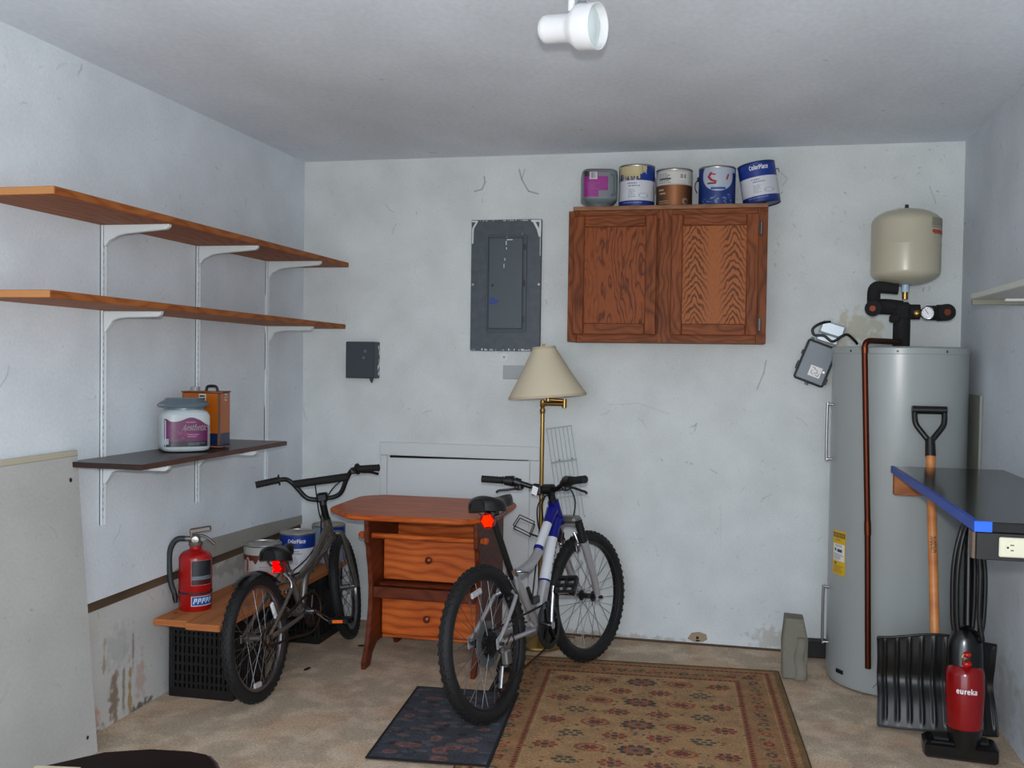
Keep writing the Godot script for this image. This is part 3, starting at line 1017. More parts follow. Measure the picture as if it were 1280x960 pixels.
func water_heater() -> void:
	var c := Vector3(0.70, 0.0, 0.32)
	var R := 0.277
	var t := thing("water_heater", "tall grey cylindrical water heater in the back right corner", "water heater", c)
	var ge: StandardMaterial3D = mats.grey_enamel
	var mb := MB.new()
	mb.lathe([Vector2(0, 0.008), Vector2(R - 0.006, 0.008), Vector2(R - 0.003, 0.012), Vector2(R - 0.003, 0.028), Vector2(R, 0.034), Vector2(R, 1.425)], 72)
	part("jacket", mb, ge, t)
	mb = MB.new()
	mb.lathe([Vector2(R - 0.004, 1.42), Vector2(R + 0.003, 1.424), Vector2(R + 0.004, 1.446), Vector2(R - 0.002, 1.452), Vector2(R - 0.03, 1.455), Vector2(0, 1.458)], 72)
	var top := part("cap", mb, ge, t)
	mb = MB.new()
	for k in 8:
		var w := -0.9 + k * 0.72
		var d := Vector3(sin(w), 0, cos(w))
		mb.disc(d * (R + 0.0048) + Vector3(0, 1.434, 0), d, 0.005, 10)
	each("screw", mb, mats.dark_steel, top)
	mb = MB.new()
	var seam := []
	for k in 9:
		var w := -0.42 + k * 0.05
		seam.append(Vector3(sin(w) * R, 0.04 + maxf(0.0, k - 0.0) * 0.016, cos(w) * R))
	mb.tube(seam, 0.0012, 5)
	part("jacket_seam", mb, mats.dark_steel, t)
	mb = MB.new()
	var wd := -1.0
	var dd := Vector3(sin(wd), 0, cos(wd))
	mb.X = Transform3D(Basis(dd.cross(Vector3.UP) * -1.0, Vector3.UP, dd), dd * R + Vector3(0, 0.066, 0))
	mb.box(Vector3(0, 0, 0.002), Vector3(0.045, 0.018, 0.006), 0.002)
	part("drain_slot", mb, mats.black_plastic, t)
	# loop handles on the left side
	for s in [[1.202, 0.965], [0.404, 0.162]]:
		mb = MB.new()
		var x := -R - 0.022
		var y0: float = s[0]
		var y1: float = s[1]
		mb.tube(smooth([Vector3(-R + 0.004, y0, 0.05), Vector3(x + 0.006, y0, 0.05), Vector3(x, y0 - 0.012, 0.05), Vector3(x, y1 + 0.012, 0.05), Vector3(x + 0.006, y1, 0.05), Vector3(-R + 0.004, y1, 0.05)], 4), 0.006, 10)
		part("loop_handle", mb, mats.steel, t)
	# yellow energy label
	var im := Image.create_empty(96, 240, false, Image.FORMAT_RGB8)
	im.fill(Color(0.82, 0.66, 0.05))
	rect(im, 4, 12, 88, 26, Color(0.18, 0.13, 0.02))
	for k in 9:
		rect(im, 10 + k * 9, 15, 4, 20, Color(0.82, 0.66, 0.05))
	small_print(im, 26, 46, 50, 2, 7, Color(0.3, 0.22, 0.03), 1)
	rect(im, 6, 72, 84, 92, Color(0.86, 0.86, 0.84))
	small_print(im, 22, 78, 60, 2, 6, Color(0.35, 0.35, 0.4), 2)
	rect(im, 18, 98, 14, 14, Color(0.16, 0.2, 0.3))
	rect(im, 40, 100, 34, 16, Color(0.14, 0.17, 0.25))
	small_print(im, 12, 126, 74, 6, 6, Color(0.4, 0.4, 0.42), 3)
	rect(im, 18, 172, 18, 12, Color(0.2, 0.35, 0.15))
	small_print(im, 12, 190, 74, 5, 8, Color(0.5, 0.38, 0.04), 4)
	mb = MB.new()
	mb.lathe([Vector2(R + 0.001, 0.475), Vector2(R + 0.001, 0.665)], 10, -1.27, -0.93)
	part("energy_label", mb, texmat("energy_label", im, 0.5), t)
	# foam-covered pipework and the expansion tank above it
	var fp := thing("pipe_insulation", "black foam covered pipes on top of the water heater with brass and copper ends", "pipes", Vector3(0.72, 1.458, 0.30))
	var fm: StandardMaterial3D = mats.foam_black
	mb = MB.new()
	mb.bar(Vector3(-0.012, 0.0, 0), Vector3(-0.012, 0.16, 0), 0.036, 20)
	mb.tube(smooth([Vector3(-0.012, 0.165, 0), Vector3(-0.07, 0.172, 0.0), Vector3(-0.115, 0.172, 0.005), Vector3(-0.135, 0.165, 0.03), Vector3(-0.142, 0.160, 0.085)], 6), 0.034, 18)
	mb.box(Vector3(-0.015, 0.15, 0), Vector3(0.075, 0.085, 0.075), 0.015)
	mb.bar(Vector3(-0.03, 0.252, 0), Vector3(-0.115, 0.258, 0), 0.026, 16)
	mb.tube(smooth([Vector3(-0.11, 0.257, 0), Vector3(-0.128, 0.245, 0.002), Vector3(-0.13, 0.19, 0.004)], 5), 0.028, 16)
	mb.box(Vector3(-0.045, 0.12, 0.02), Vector3(0.04, 0.035, 0.05), 0.008)
	mb.bar(Vector3(0.02, 0.15, 0), Vector3(0.06, 0.15, 0), 0.033, 18)
	mb.box(Vector3(0.112, 0.146, -0.005), Vector3(0.075, 0.062, 0.06), 0.014)
	mb.tube(smooth([Vector3(0.13, 0.146, -0.01), Vector3(0.155, 0.147, 0.0), Vector3(0.162, 0.147, 0.05)], 5), 0.036, 18)
	part("foam_sleeve", mb, fm, fp)
	mb = MB.new()
	mb.bar(Vector3(-0.143, 0.16, 0.085), Vector3(-0.145, 0.16, 0.093), 0.013, 12)
	mb.bar(Vector3(0.162, 0.147, 0.05), Vector3(0.162, 0.147, 0.058), 0.014, 12)
	each("copper_end", mb, mats.copper, fp)
	mb = MB.new()
	mb.ball(Vector3(0.045, 0.143, 0.022), Vector3(0.02, 0.02, 0.018))
	mb.bar(Vector3(0.03, 0.143, 0.02), Vector3(0.075, 0.143, 0.02), 0.012, 12)
	mb.bar(Vector3(-0.001, 0.205, 0), Vector3(-0.001, 0.235, 0), 0.013, 12)
	each("brass_fitting", mb, mats.brass, fp)
	mb = MB.new()
	mb.bar(Vector3(-0.001, 0.235, 0), Vector3(-0.001, 0.268, 0), 0.017, 14)
	part("nipple", mb, mat("pale_nipple", Color(0.62, 0.72, 0.80), 0.4), fp)
	mb = MB.new()
	mb.X = Transform3D(Basis(Vector3.RIGHT, PI / 2), Vector3(0.083, 0.143, 0.035))
	mb.lathe([Vector2(0.0, 0), Vector2(0.026, 0.0), Vector2(0.029, 0.004), Vector2(0.029, 0.02), Vector2(0.026, 0.024), Vector2(0.024, 0.022)], 28)
	var g := part("gauge", mb, mats.chrome, fp)
	mb = MB.new()
	mb.disc(Vector3(0.083, 0.143, 0.0565), Vector3.BACK, 0.0245, 24)
	part("dial", mb, mats.white_print, g)
	mb = MB.new()
	mb.X = Transform3D(Basis(Vector3.BACK, 0.6), Vector3(0.083, 0.143, 0.0572))
	mb.box(Vector3(0, 0.006, 0), Vector3(0.002, 0.022, 0.0008))
	for k in 9:
		var w := -2.2 + k * 0.55
		mb.box(Vector3(sin(w) * 0.02, cos(w) * 0.02, 0), Vector3(0.002, 0.004, 0.0006))
	part("needle", mb, mats.dark_print, g)
	var et := thing("expansion_tank", "beige expansion tank with a red label above the water heater", "expansion tank", Vector3(0.722, 1.725, 0.27))
	var r := 0.144
	mb = MB.new()
	var prof := [Vector2(0, 0.0)]
	for k in 11:
		var w := k / 10.0 * PI / 2
		prof.append(Vector2(sin(w) * r, 0.058 - cos(w) * 0.058 + 0.0))
	prof.append_array([Vector2(r, 0.165), Vector2(r + 0.0015, 0.168), Vector2(r + 0.0015, 0.172), Vector2(r, 0.175)])
	for k in 11:
		var w := k / 10.0 * PI / 2
		prof.append(Vector2(cos(w) * r, 0.268 + sin(w) * 0.066))
	mb.lathe(prof, 56)
	part("shell", mb, mats.tank_beige, et)
	mb = MB.new()
	mb.lathe([Vector2(0.0, 0.33), Vector2(0.008, 0.33), Vector2(0.008, 0.350), Vector2(0.006, 0.352), Vector2(0, 0.352)], 14)
	part("air_valve", mb, mats.black_plastic, et)
	mb = MB.new()
	mb.lathe([Vector2(0.022, -0.004), Vector2(0.022, 0.004), Vector2(0.014, 0.008)], 18)
	part("flange", mb, mats.steel, et)
	im = Image.create_empty(128, 96, false, Image.FORMAT_RGB8)
	im.fill(Color(0.70, 0.68, 0.60))
	rect(im, 0, 0, 128, 46, Color(0.56, 0.56, 0.50))
	small_print(im, 6, 6, 116, 5, 8, Color(0.45, 0.45, 0.41), 7)
	small_print(im, 4, 50, 110, 1, 8, Color(0.15, 0.15, 0.15), 8)
	for k in 5:
		blot(im, 16 + k * 22, 74, 13, 11, Color(0.72, 0.16, 0.10))
	for k in 4:
		blot(im, 26 + k * 22, 84, 8, 8, Color(0.70, 0.68, 0.60), 0.5)
		blot(im, 26 + k * 22, 85, 5, 5, Color(0.2, 0.1, 0.1), 0.8)
	mb = MB.new()
	mb.lathe([Vector2(r + 0.0006, 0.205), Vector2(r + 0.0006, 0.282)], 12, 0.62, 1.45)
	part("label", mb, texmat("tank_label", im, 0.5), et)
	# relief pipe down the front of the heater
	var cp := thing("relief_pipe", "copper relief pipe running down the front of the water heater", "pipe", Vector3(0.53, 0.0, 0.605))
	mb = MB.new()
	mb.tube([Vector3(0.165, 1.476, -0.27), Vector3(0.02, 1.476, -0.03), Vector3(0.008, 1.475, -0.014), Vector3(0.0, 1.471, -0.004), Vector3(-0.006, 1.464, 0.0), Vector3(-0.009, 1.452, 0.0), Vector3(-0.009, 1.43, 0.0), Vector3(0.018, 0.72, 0.0), Vector3(0.033, 0.128, 0.0)], 0.0125, 14)
	part("pipe", mb, mats.copper, cp)
	mb = MB.new()
	mb.bar(Vector3(0.0175, 0.735, 0), Vector3(0.0195, 0.68, 0), 0.0142, 14)
	mb.bar(Vector3(-0.009, 1.45, 0), Vector3(-0.008, 1.425, 0), 0.014, 14)
	part("coupling", mb, mat("old_copper", Color(0.42, 0.22, 0.15), 0.4, 1.0), cp)
	# control box hanging crooked on the wall
	var cb := thing("control_box", "grey plastic control box hanging crooked beside the water heater", "control box", Vector3(0.372, 1.380, 0.004))
	cb.rotation.z = -0.36
	var bm := mat("control_grey", Color(0.45, 0.49, 0.53), 0.45)
	mb = MB.new()
	mb.box(Vector3(0, 0, 0.028), Vector3(0.138, 0.190, 0.05), 0.008)
	part("body", mb, bm, cb)
	mb = MB.new()
	var rim := []
	for q in [[-1, -1], [1, -1], [1, 1], [-1, 1]]:
		for k in 5:
			var w: float = atan2(q[1], q[0]) - PI / 4 + k * PI / 8
			rim.append(Vector3(q[0] * 0.058 + cos(w) * 0.011, q[1] * 0.084 + sin(w) * 0.011, 0.054))
	mb.tube(rim, 0.004, 8, true)
	part("gasket", mb, mats.black_plastic, cb)
	mb = MB.new()
	mb.box(Vector3(0, 0, 0.057), Vector3(0.128, 0.180, 0.008), 0.004)
	var lid := part("lid", mb, bm, cb)
	im = Image.create_empty(96, 96, false, Image.FORMAT_RGB8)
	im.fill(Color(0.88, 0.88, 0.88))
	stroke(im, [Vector2(16, 16), Vector2(34, 14), Vector2(40, 30)], 2.0, Color(0.3, 0.3, 0.32), 1.2)
	stroke(im, [Vector2(40, 24), Vector2(62, 34), Vector2(66, 58), Vector2(40, 62)], 2.0, Color(0.3, 0.3, 0.32), 1.2)
	stroke(im, [Vector2(22, 40), Vector2(18, 64), Vector2(40, 80)], 2.0, Color(0.3, 0.3, 0.32), 1.2)
	stroke(im, [Vector2(54, 74), Vector2(78, 82), Vector2(82, 56)], 2.0, Color(0.3, 0.3, 0.32), 1.2)
	mb = MB.new()
	mb.box(Vector3(0.012, -0.038, 0.0615), Vector3(0.056, 0.05, 0.001))
	part("sticker", mb, texmat("control_sticker", im, 0.4), lid)
	mb = MB.new()
	mb.box(Vector3(0.048, -0.028, 0.062), Vector3(0.012, 0.012, 0.003), 0.001)
	part("screw", mb, mats.steel, lid)
	mb = MB.new()
	for p in [[-0.072, 0.03, 0.012, 0.022], [-0.073, -0.035, 0.012, 0.04], [0.074, -0.065, 0.012, 0.03], [0.072, 0.075, 0.012, 0.02]]:
		mb.box(Vector3(p[0], p[1], 0.045), Vector3(p[2], p[3], 0.022), 0.003)
	each("clip", mb, mats.black_plastic, cb)
	mb = MB.new()
	for p in [[-0.052, 0.104], [0.0, -0.104], [0.055, 0.10]]:
		mb.bar(Vector3(p[0], p[1] * 0.88, 0.006), Vector3(p[0], p[1] * 1.06, 0.006), 0.009, 10)
	each("mounting_tab", mb, bm, cb)
	var fb := thing("foil_cover", "shiny foil covered junction above the crooked control box", "junction cover", Vector3(0.440, 1.520, 0.004))
	fb.rotation.z = -0.30
	mb = MB.new()
	mb.box(Vector3(0, 0.02, 0.02), Vector3(0.112, 0.062, 0.034), 0.008)
	mb.box(Vector3(-0.006, -0.028, 0.014), Vector3(0.10, 0.04, 0.022), 0.006)
	part("cover", mb, mat("foil", Color(0.74, 0.79, 0.82), 0.42, 0.35), fb)
	mb = MB.new()
	mb.tube(smooth([Vector3(-0.008, 0.062, 0.03), Vector3(-0.05, 0.05, 0.04), Vector3(-0.083, 0.02, 0.045), Vector3(-0.072, -0.008, 0.046), Vector3(-0.03, -0.006, 0.05), Vector3(0.012, -0.028, 0.052), Vector3(0.05, 0.002, 0.05), Vector3(0.075, 0.012, 0.045), Vector3(0.112, -0.012, 0.03), Vector3(0.125, -0.024, 0.02)], 6), 0.0065, 8)
	tag(part("power_cable", mb, mats.black_plastic, self, Vector3(0.437, 1.511, 0.004)), "black cable looped over the foil covered junction", "cable").rotation.z = -0.12
	# bare grey board in the corner behind the heater
	mb = MB.new()
	mb.box(Vector3.ZERO, Vector3(0.012, 0.93, 0.24), 0.002)
	tag(part("bare_board", mb, texmat("weathered_board", plaster(128, 256, 131, Color(0.54, 0.55, 0.51), 60, [], [[30.0, 30.0, 14.0, 10.0, Color(0.5, 0.5, 0.47), 0.6]]), 0.7), self, Vector3(XR - 0.0075, 0.79, 0.335)), "bare grey board on the right wall behind the water heater", "board")

func counter() -> void:
	# narrow black worktop along the right wall
	var x0 := 0.605
	var z0 := 0.80
	var z1 := 2.17
	var top := 0.985
	var t := thing("worktop", "glossy black worktop on the right wall with blue tape on its edge", "worktop", Vector3(x0, top, z0))
	var mb := MB.new()
	var f := noise(141, 0.02, 4)
	var im := paint(256, 256, func(x: int, y: int) -> Color:
		var k := 0.075 + maxf(0.0, f.get_noise_2d(x, y)) * 0.03
		return Color(k, k * 0.99, k * 0.98))
	mb.box(Vector3((XR - x0) / 2 - 0.001, -0.013, (z1 - z0) / 2), Vector3(XR - x0 - 0.002, 0.026, z1 - z0), 0.002)
	var m := texmat("worktop_black", im, 0.16)
	part("slab", mb, m, t)
	var blue := mat("blue_tape", Color(0.06, 0.24, 0.62), 0.5)
	mb = MB.new()
	mb.box(Vector3(-0.0006, -0.012, (z1 - z0) / 2), Vector3(0.0012, 0.026, z1 - z0), 0.0)
	mb.box(Vector3(0.006, 0.0004, (z1 - z0) / 2), Vector3(0.013, 0.0008, z1 - z0))
	part("edge_tape", mb, blue, t)
	mb = MB.new()
	mb.box(Vector3(0.02, -0.0125, z1 - z0 + 0.0008), Vector3(0.042, 0.026, 0.0014))
	mb.box(Vector3(0.02, 0.0006, z1 - z0 - 0.004), Vector3(0.042, 0.0008, 0.01))
	part("edge_tape", mb, mat("blue_tape_fresh", Color(0.04, 0.36, 0.85), 0.45), t)
	# rail under the far end
	mb = MB.new()
	mb.box(Vector3(0.202, -0.068, 0.02), Vector3(0.39, 0.082, 0.038), 0.003)
	part("support_rail", mb, texmat("rail_wood", wood(256, 64, 73, Color(0.72, 0.45, 0.25), Color(0.50, 0.28, 0.14), 4.0, 1.0), 0.7, 2.5), t)
	# fascia with an outlet at the near end
	mb = MB.new()
	mb.box(Vector3(0.204, -0.062, z1 - z0 - 0.022), Vector3(0.398, 0.070, 0.038), 0.002)
	part("fascia", mb, mat("fascia_black", Color(0.05, 0.05, 0.052), 0.4), t)
	mb = MB.new()
	mb.box(Vector3(0.0, -0.061, z1 - z0 - 0.022), Vector3(0.008, 0.068, 0.036), 0.001)
	part("fascia_trim", mb, mat("trim_brown", Color(0.33, 0.27, 0.22), 0.6), t)
	mb = MB.new()
	mb.box(Vector3(0.116, -0.062, z1 - z0 - 0.001), Vector3(0.115, 0.05, 0.006), 0.004)
	var op := part("outlet_plate", mb, mat("ivory", Color(0.80, 0.79, 0.70), 0.4), t)
	for s in [-1, 1]:
		mb = MB.new()
		mb.bar(Vector3(0.116 + s * 0.028, -0.062, z1 - z0 + 0.001), Vector3(0.116 + s * 0.028, -0.062, z1 - z0 + 0.004), 0.0165, 20)
		part("socket", mb, mats.ivory, op)
		mb = MB.new()
		mb.box(Vector3(0.116 + s * 0.028, -0.0555, z1 - z0 + 0.0045), Vector3(0.009, 0.0025, 0.001))
		mb.box(Vector3(0.116 + s * 0.028, -0.0685, z1 - z0 + 0.0045), Vector3(0.007, 0.0025, 0.001))
		mb.disc(Vector3(0.116 + s * 0.028 - 0.010, -0.062, z1 - z0 + 0.0046), Vector3.BACK, 0.003, 10)
		each("slot", mb, mats.dark_print, op)
	# white shelf higher up on the same wall
	var ws := thing("white_shelf", "white painted shelf on the right wall above the black worktop", "shelf", Vector3(0.80, 1.606, 1.155))
	var wp := mat("shelf_white", Color(0.74, 0.75, 0.72), 0.5)
	mb = MB.new()
	mb.box(Vector3(0.104, 0.014, 0.7), Vector3(0.207, 0.02, 1.4), 0.003)
	part("board", mb, wp, ws)
	mb = MB.new()
	mb.box(Vector3(0.104, -0.006, 0.012), Vector3(0.205, 0.020, 0.022), 0.002)
	part("cleat", mb, mat("cleat_olive", Color(0.46, 0.46, 0.41), 0.6), ws)
	mb = MB.new()
	mb.box(Vector3(0.150, -0.001, 0.06), Vector3(0.11, 0.009, 0.016), 0.002)
	part("bracket_arm", mb, mats.white_metal, ws)

func rugs() -> void:
	# large patterned rug: field with medallions inside a border of small squares
	var w := 620
	var h := 860
	var f := noise(151, 0.15, 3)
	var g := noise(152, 0.02, 3)
	var tan := Color(0.62, 0.485, 0.33)
	var red := Color(0.44, 0.16, 0.12)
	var navy := Color(0.22, 0.225, 0.21)
	var rust := Color(0.54, 0.28, 0.18)
	var green := Color(0.30, 0.31, 0.21)
	var im := Image.create_empty(w, h, false, Image.FORMAT_RGB8)
	im.fill(tan)
	var r := RandomNumberGenerator.new()
	r.seed = 12
	rect(im, 0, 0, w, h, Color(0.46, 0.35, 0.21))
	rect(im, 12, 12, w - 24, h - 24, Color(0.58, 0.44, 0.29))
	# guard bands of small red squares
	for band in [22, 92]:
		var c0: Color = Color(0.54, 0.35, 0.225)
		rect(im, band, band, w - 2 * band, h - 2 * band, c0)
		rect(im, band + 12, band + 12, w - 2 * band - 24, h - 2 * band - 24, tan if band > 50 else Color(0.57, 0.42, 0.275))
		for k in range(band + 4, h - band - 4, 11):
			for x in [band + 3, w - band - 9]:
				rect(im, x, k, 6, 6, red if (k / 11) % 2 == 0 else Color(0.30, 0.11, 0.08))
		for k in range(band + 4, w - band - 4, 11):
			for y in [band + 3, h - band - 9]:
				rect(im, k, y, 6, 6, red if (k / 11) % 2 == 0 else Color(0.30, 0.11, 0.08))
		rect(im, band + 14, band + 14, w - 2 * band - 28, 2, Color(0.64, 0.53, 0.36))
		rect(im, band + 14, band + 14, 2, h - 2 * band - 28, Color(0.64, 0.53, 0.36))
		rect(im, w - band - 16, band + 14, 2, h - 2 * band - 28, Color(0.64, 0.53, 0.36))
		rect(im, band + 14, h - band - 16, w - 2 * band - 28, 2, Color(0.64, 0.53, 0.36))
	# flowers in the main border
	for k in 44:
		var s := k / 44.0
		for e in 4:
			var p := Vector2(lerpf(50, w - 50, s), 66) if e == 0 else Vector2(lerpf(50, w - 50, s), h - 66) if e == 1 else Vector2(64, lerpf(50, h - 50, s)) if e == 2 else Vector2(w - 64, lerpf(50, h - 50, s))
			var cc: Color = [rust, green, navy, red][(k + e) % 4]
			if k % 3 == 0:
				blot(im, p.x, p.y, 11, 9, cc, 0.8)
				blot(im, p.x, p.y, 5, 4, tan, 0.8)
			else:
				blot(im, p.x + r.randf_range(-12, 12), p.y + r.randf_range(-12, 12), 5, 4, cc, 0.75)
				blot(im, p.x + r.randf_range(-14, 14), p.y + r.randf_range(-14, 14), 3, 3, red, 0.8)
	# field: medallions, rosettes, sprigs, mirrored about the middle
	for row in 10:
		for col in 3:
			var y := 148.0 + row * 66.0
			var x := 310.0 + (col + 0.5 * (row % 2)) * 84.0
			if x > w - 128.0:
				continue
			var kind := (row * 2 + col) % 4
			for s in [1.0, -1.0]:
				var px: float = 310.0 + (x - 310.0) * s
				if kind == 0:
					for e in 10:
						blot(im, px + cos(e * TAU / 10) * 27, y + sin(e * TAU / 10) * 20, 7, 6, navy, 0.8)
					blot(im, px, y, 24, 18, rust, 0.85)
					blot(im, px, y, 17, 12, tan, 0.5)
					blot(im, px, y, 14, 10, Color(0.34, 0.35, 0.34), 0.8)
					blot(im, px, y, 6, 5, red)
				elif kind == 1:
					blot(im, px, y, 30, 20, rust, 0.8)
					blot(im, px, y, 23, 14, tan, 0.75)
					for e in 6:
						blot(im, px + cos(e * TAU / 6) * 12, y + sin(e * TAU / 6) * 8, 5, 4, navy if e % 2 == 0 else red, 0.8)
					blot(im, px, y, 8, 6, red, 0.85)
				elif kind == 2:
					for e in 8:
						blot(im, px + cos(e * TAU / 8) * 19, y + sin(e * TAU / 8) * 14, 5.5, 5, red, 0.75)
					blot(im, px, y, 14, 10, rust, 0.7)
					blot(im, px, y, 11, 8, tan, 0.5)
					blot(im, px, y, 8, 6, navy, 0.85)
				else:
					for e in 6:
						blot(im, px + cos(e * TAU / 6) * 17, y + sin(e * TAU / 6) * 13, 7, 5, navy, 0.8)
					blot(im, px, y, 6, 5, green, 0.9)
				for e in 7:
					blot(im, px + r.randf_range(-42, 42), y + r.randf_range(-32, 32), r.randf_range(2.5, 5), r.randf_range(2.2, 4), [green, rust, navy, red][e % 4], 0.75)
	for y in h:
		for x in w:
			var k := 1.0 + f.get_noise_2d(x, y) * 0.22 + g.get_noise_2d(x, y) * 0.14
			var c := im.get_pixel(x, y)
			im.set_pixel(x, y, Color(c.r * k, c.g * k, c.b * k))
	var fr := noise(153, 0.5, 1)
	var cloth := paint(128, 128, func(x: int, y: int) -> Color:
		var k := 0.5 + fr.get_noise_2d(x, y) * 0.4
		return Color(k, k, k))
	var rm := texmat("rug_weave", im, 0.95)
	rm.heightmap_enabled = true
	rm.heightmap_texture = ImageTexture.create_from_image(cloth)
	rm.heightmap_scale = 0.1
	var ln := 1.62
	var wd := 1.19
	var t := thing("large_rug", "large tan and red rug with a floral pattern and a squared border", "rug", Vector3(-0.376, 0.0, 0.379), -0.062)
	t.rotation.y = 0.062
	var mb := MB.new()
	mb.box(Vector3(0, 0.0035, ln / 2), Vector3(wd, 0.007, ln), 0.002)
	part("pile", mb, rm, t)
	mb = MB.new()
	for s in [-1, 1]:
		mb.tube([Vector3(s * wd / 2, 0.0045, 0.0), Vector3(s * wd / 2, 0.0045, ln)], 0.0042, 6)
		mb.tube([Vector3(-wd / 2, 0.0045, (s + 1) * ln / 2), Vector3(wd / 2, 0.0045, (s + 1) * ln / 2)], 0.0042, 6)
	each("binding", mb, mat("rug_binding", Color(0.30, 0.22, 0.12), 0.95), t)
	# small dark mat under the blue bike's rear wheel
	var w2 := 256
	var h2 := 400
	var im2 := Image.create_empty(w2, h2, false, Image.FORMAT_RGB8)
	im2.fill(Color(0.215, 0.225, 0.255))
	for k in 150:
		blot(im2, r.randf() * w2, r.randf() * h2, r.randf_range(5, 18), r.randf_range(3, 9), [Color(0.34, 0.34, 0.38), Color(0.13, 0.14, 0.18), Color(0.42, 0.31, 0.31), Color(0.26, 0.31, 0.29)][k % 4], 0.7)
	for p in [[70, 330, 30, 12], [140, 345, 16, 14], [165, 330, 18, 10], [205, 335, 16, 12], [150, 385, 20, 10], [40, 366, 16, 9], [60, 70, 22, 9], [180, 130, 20, 8], [110, 210, 16, 8], [215, 230, 12, 9], [30, 180, 12, 12], [190, 290, 26, 9], [120, 290, 12, 16]]:
		blot(im2, p[0], p[1], p[2], p[3], Color(0.52, 0.31, 0.26), 0.75)
		blot(im2, p[0], p[1], p[2] * 0.55, p[3] * 0.5, Color(0.30, 0.26, 0.29), 0.8)
		blot(im2, p[0] + 9, p[1] - 6, 4, 3, Color(0.52, 0.34, 0.25), 0.7)
	for y in h2:
		for x in w2:
			var k := 1.0 + f.get_noise_2d(x, y) * 0.3 + g.get_noise_2d(x, y) * 0.2
			var c := im2.get_pixel(x, y)
			if x < 5 or y < 4 or x > w2 - 6 or y > h2 - 5:
				c = Color(0.06, 0.06, 0.08)
			im2.set_pixel(x, y, Color(c.r * k, c.g * k, c.b * k))
	var sm := texmat("mat_weave", im2, 0.95)
	sm.heightmap_enabled = true
	sm.heightmap_texture = rm.heightmap_texture
	sm.heightmap_scale = 0.1
	var s2 := thing("small_mat", "small dark blue mat with faded red flowers under the bigger bike's rear wheel", "mat", Vector3(-1.047, 0.0, 0.955))
	s2.basis = Basis(Vector3(0.986, 0, -0.075).normalized(), Vector3.UP, Vector3(0.11, 0, 0.99).normalized()).orthonormalized()
	mb = MB.new()
	mb.box(Vector3(0, 0.0095, 0.365), Vector3(0.425, 0.005, 0.74), 0.002)
	part("pile", mb, sm, s2)
	mb = MB.new()
	for s in [-1, 1]:
		mb.tube([Vector3(s * 0.2125, 0.0095, -0.005), Vector3(s * 0.2125, 0.0095, 0.735)], 0.0035, 6)
		mb.tube([Vector3(-0.2125, 0.0095, 0.365 + s * 0.37), Vector3(0.2125, 0.0095, 0.365 + s * 0.37)], 0.0035, 6)
	each("binding", mb, mat("mat_binding", Color(0.05, 0.05, 0.065), 0.9), s2)

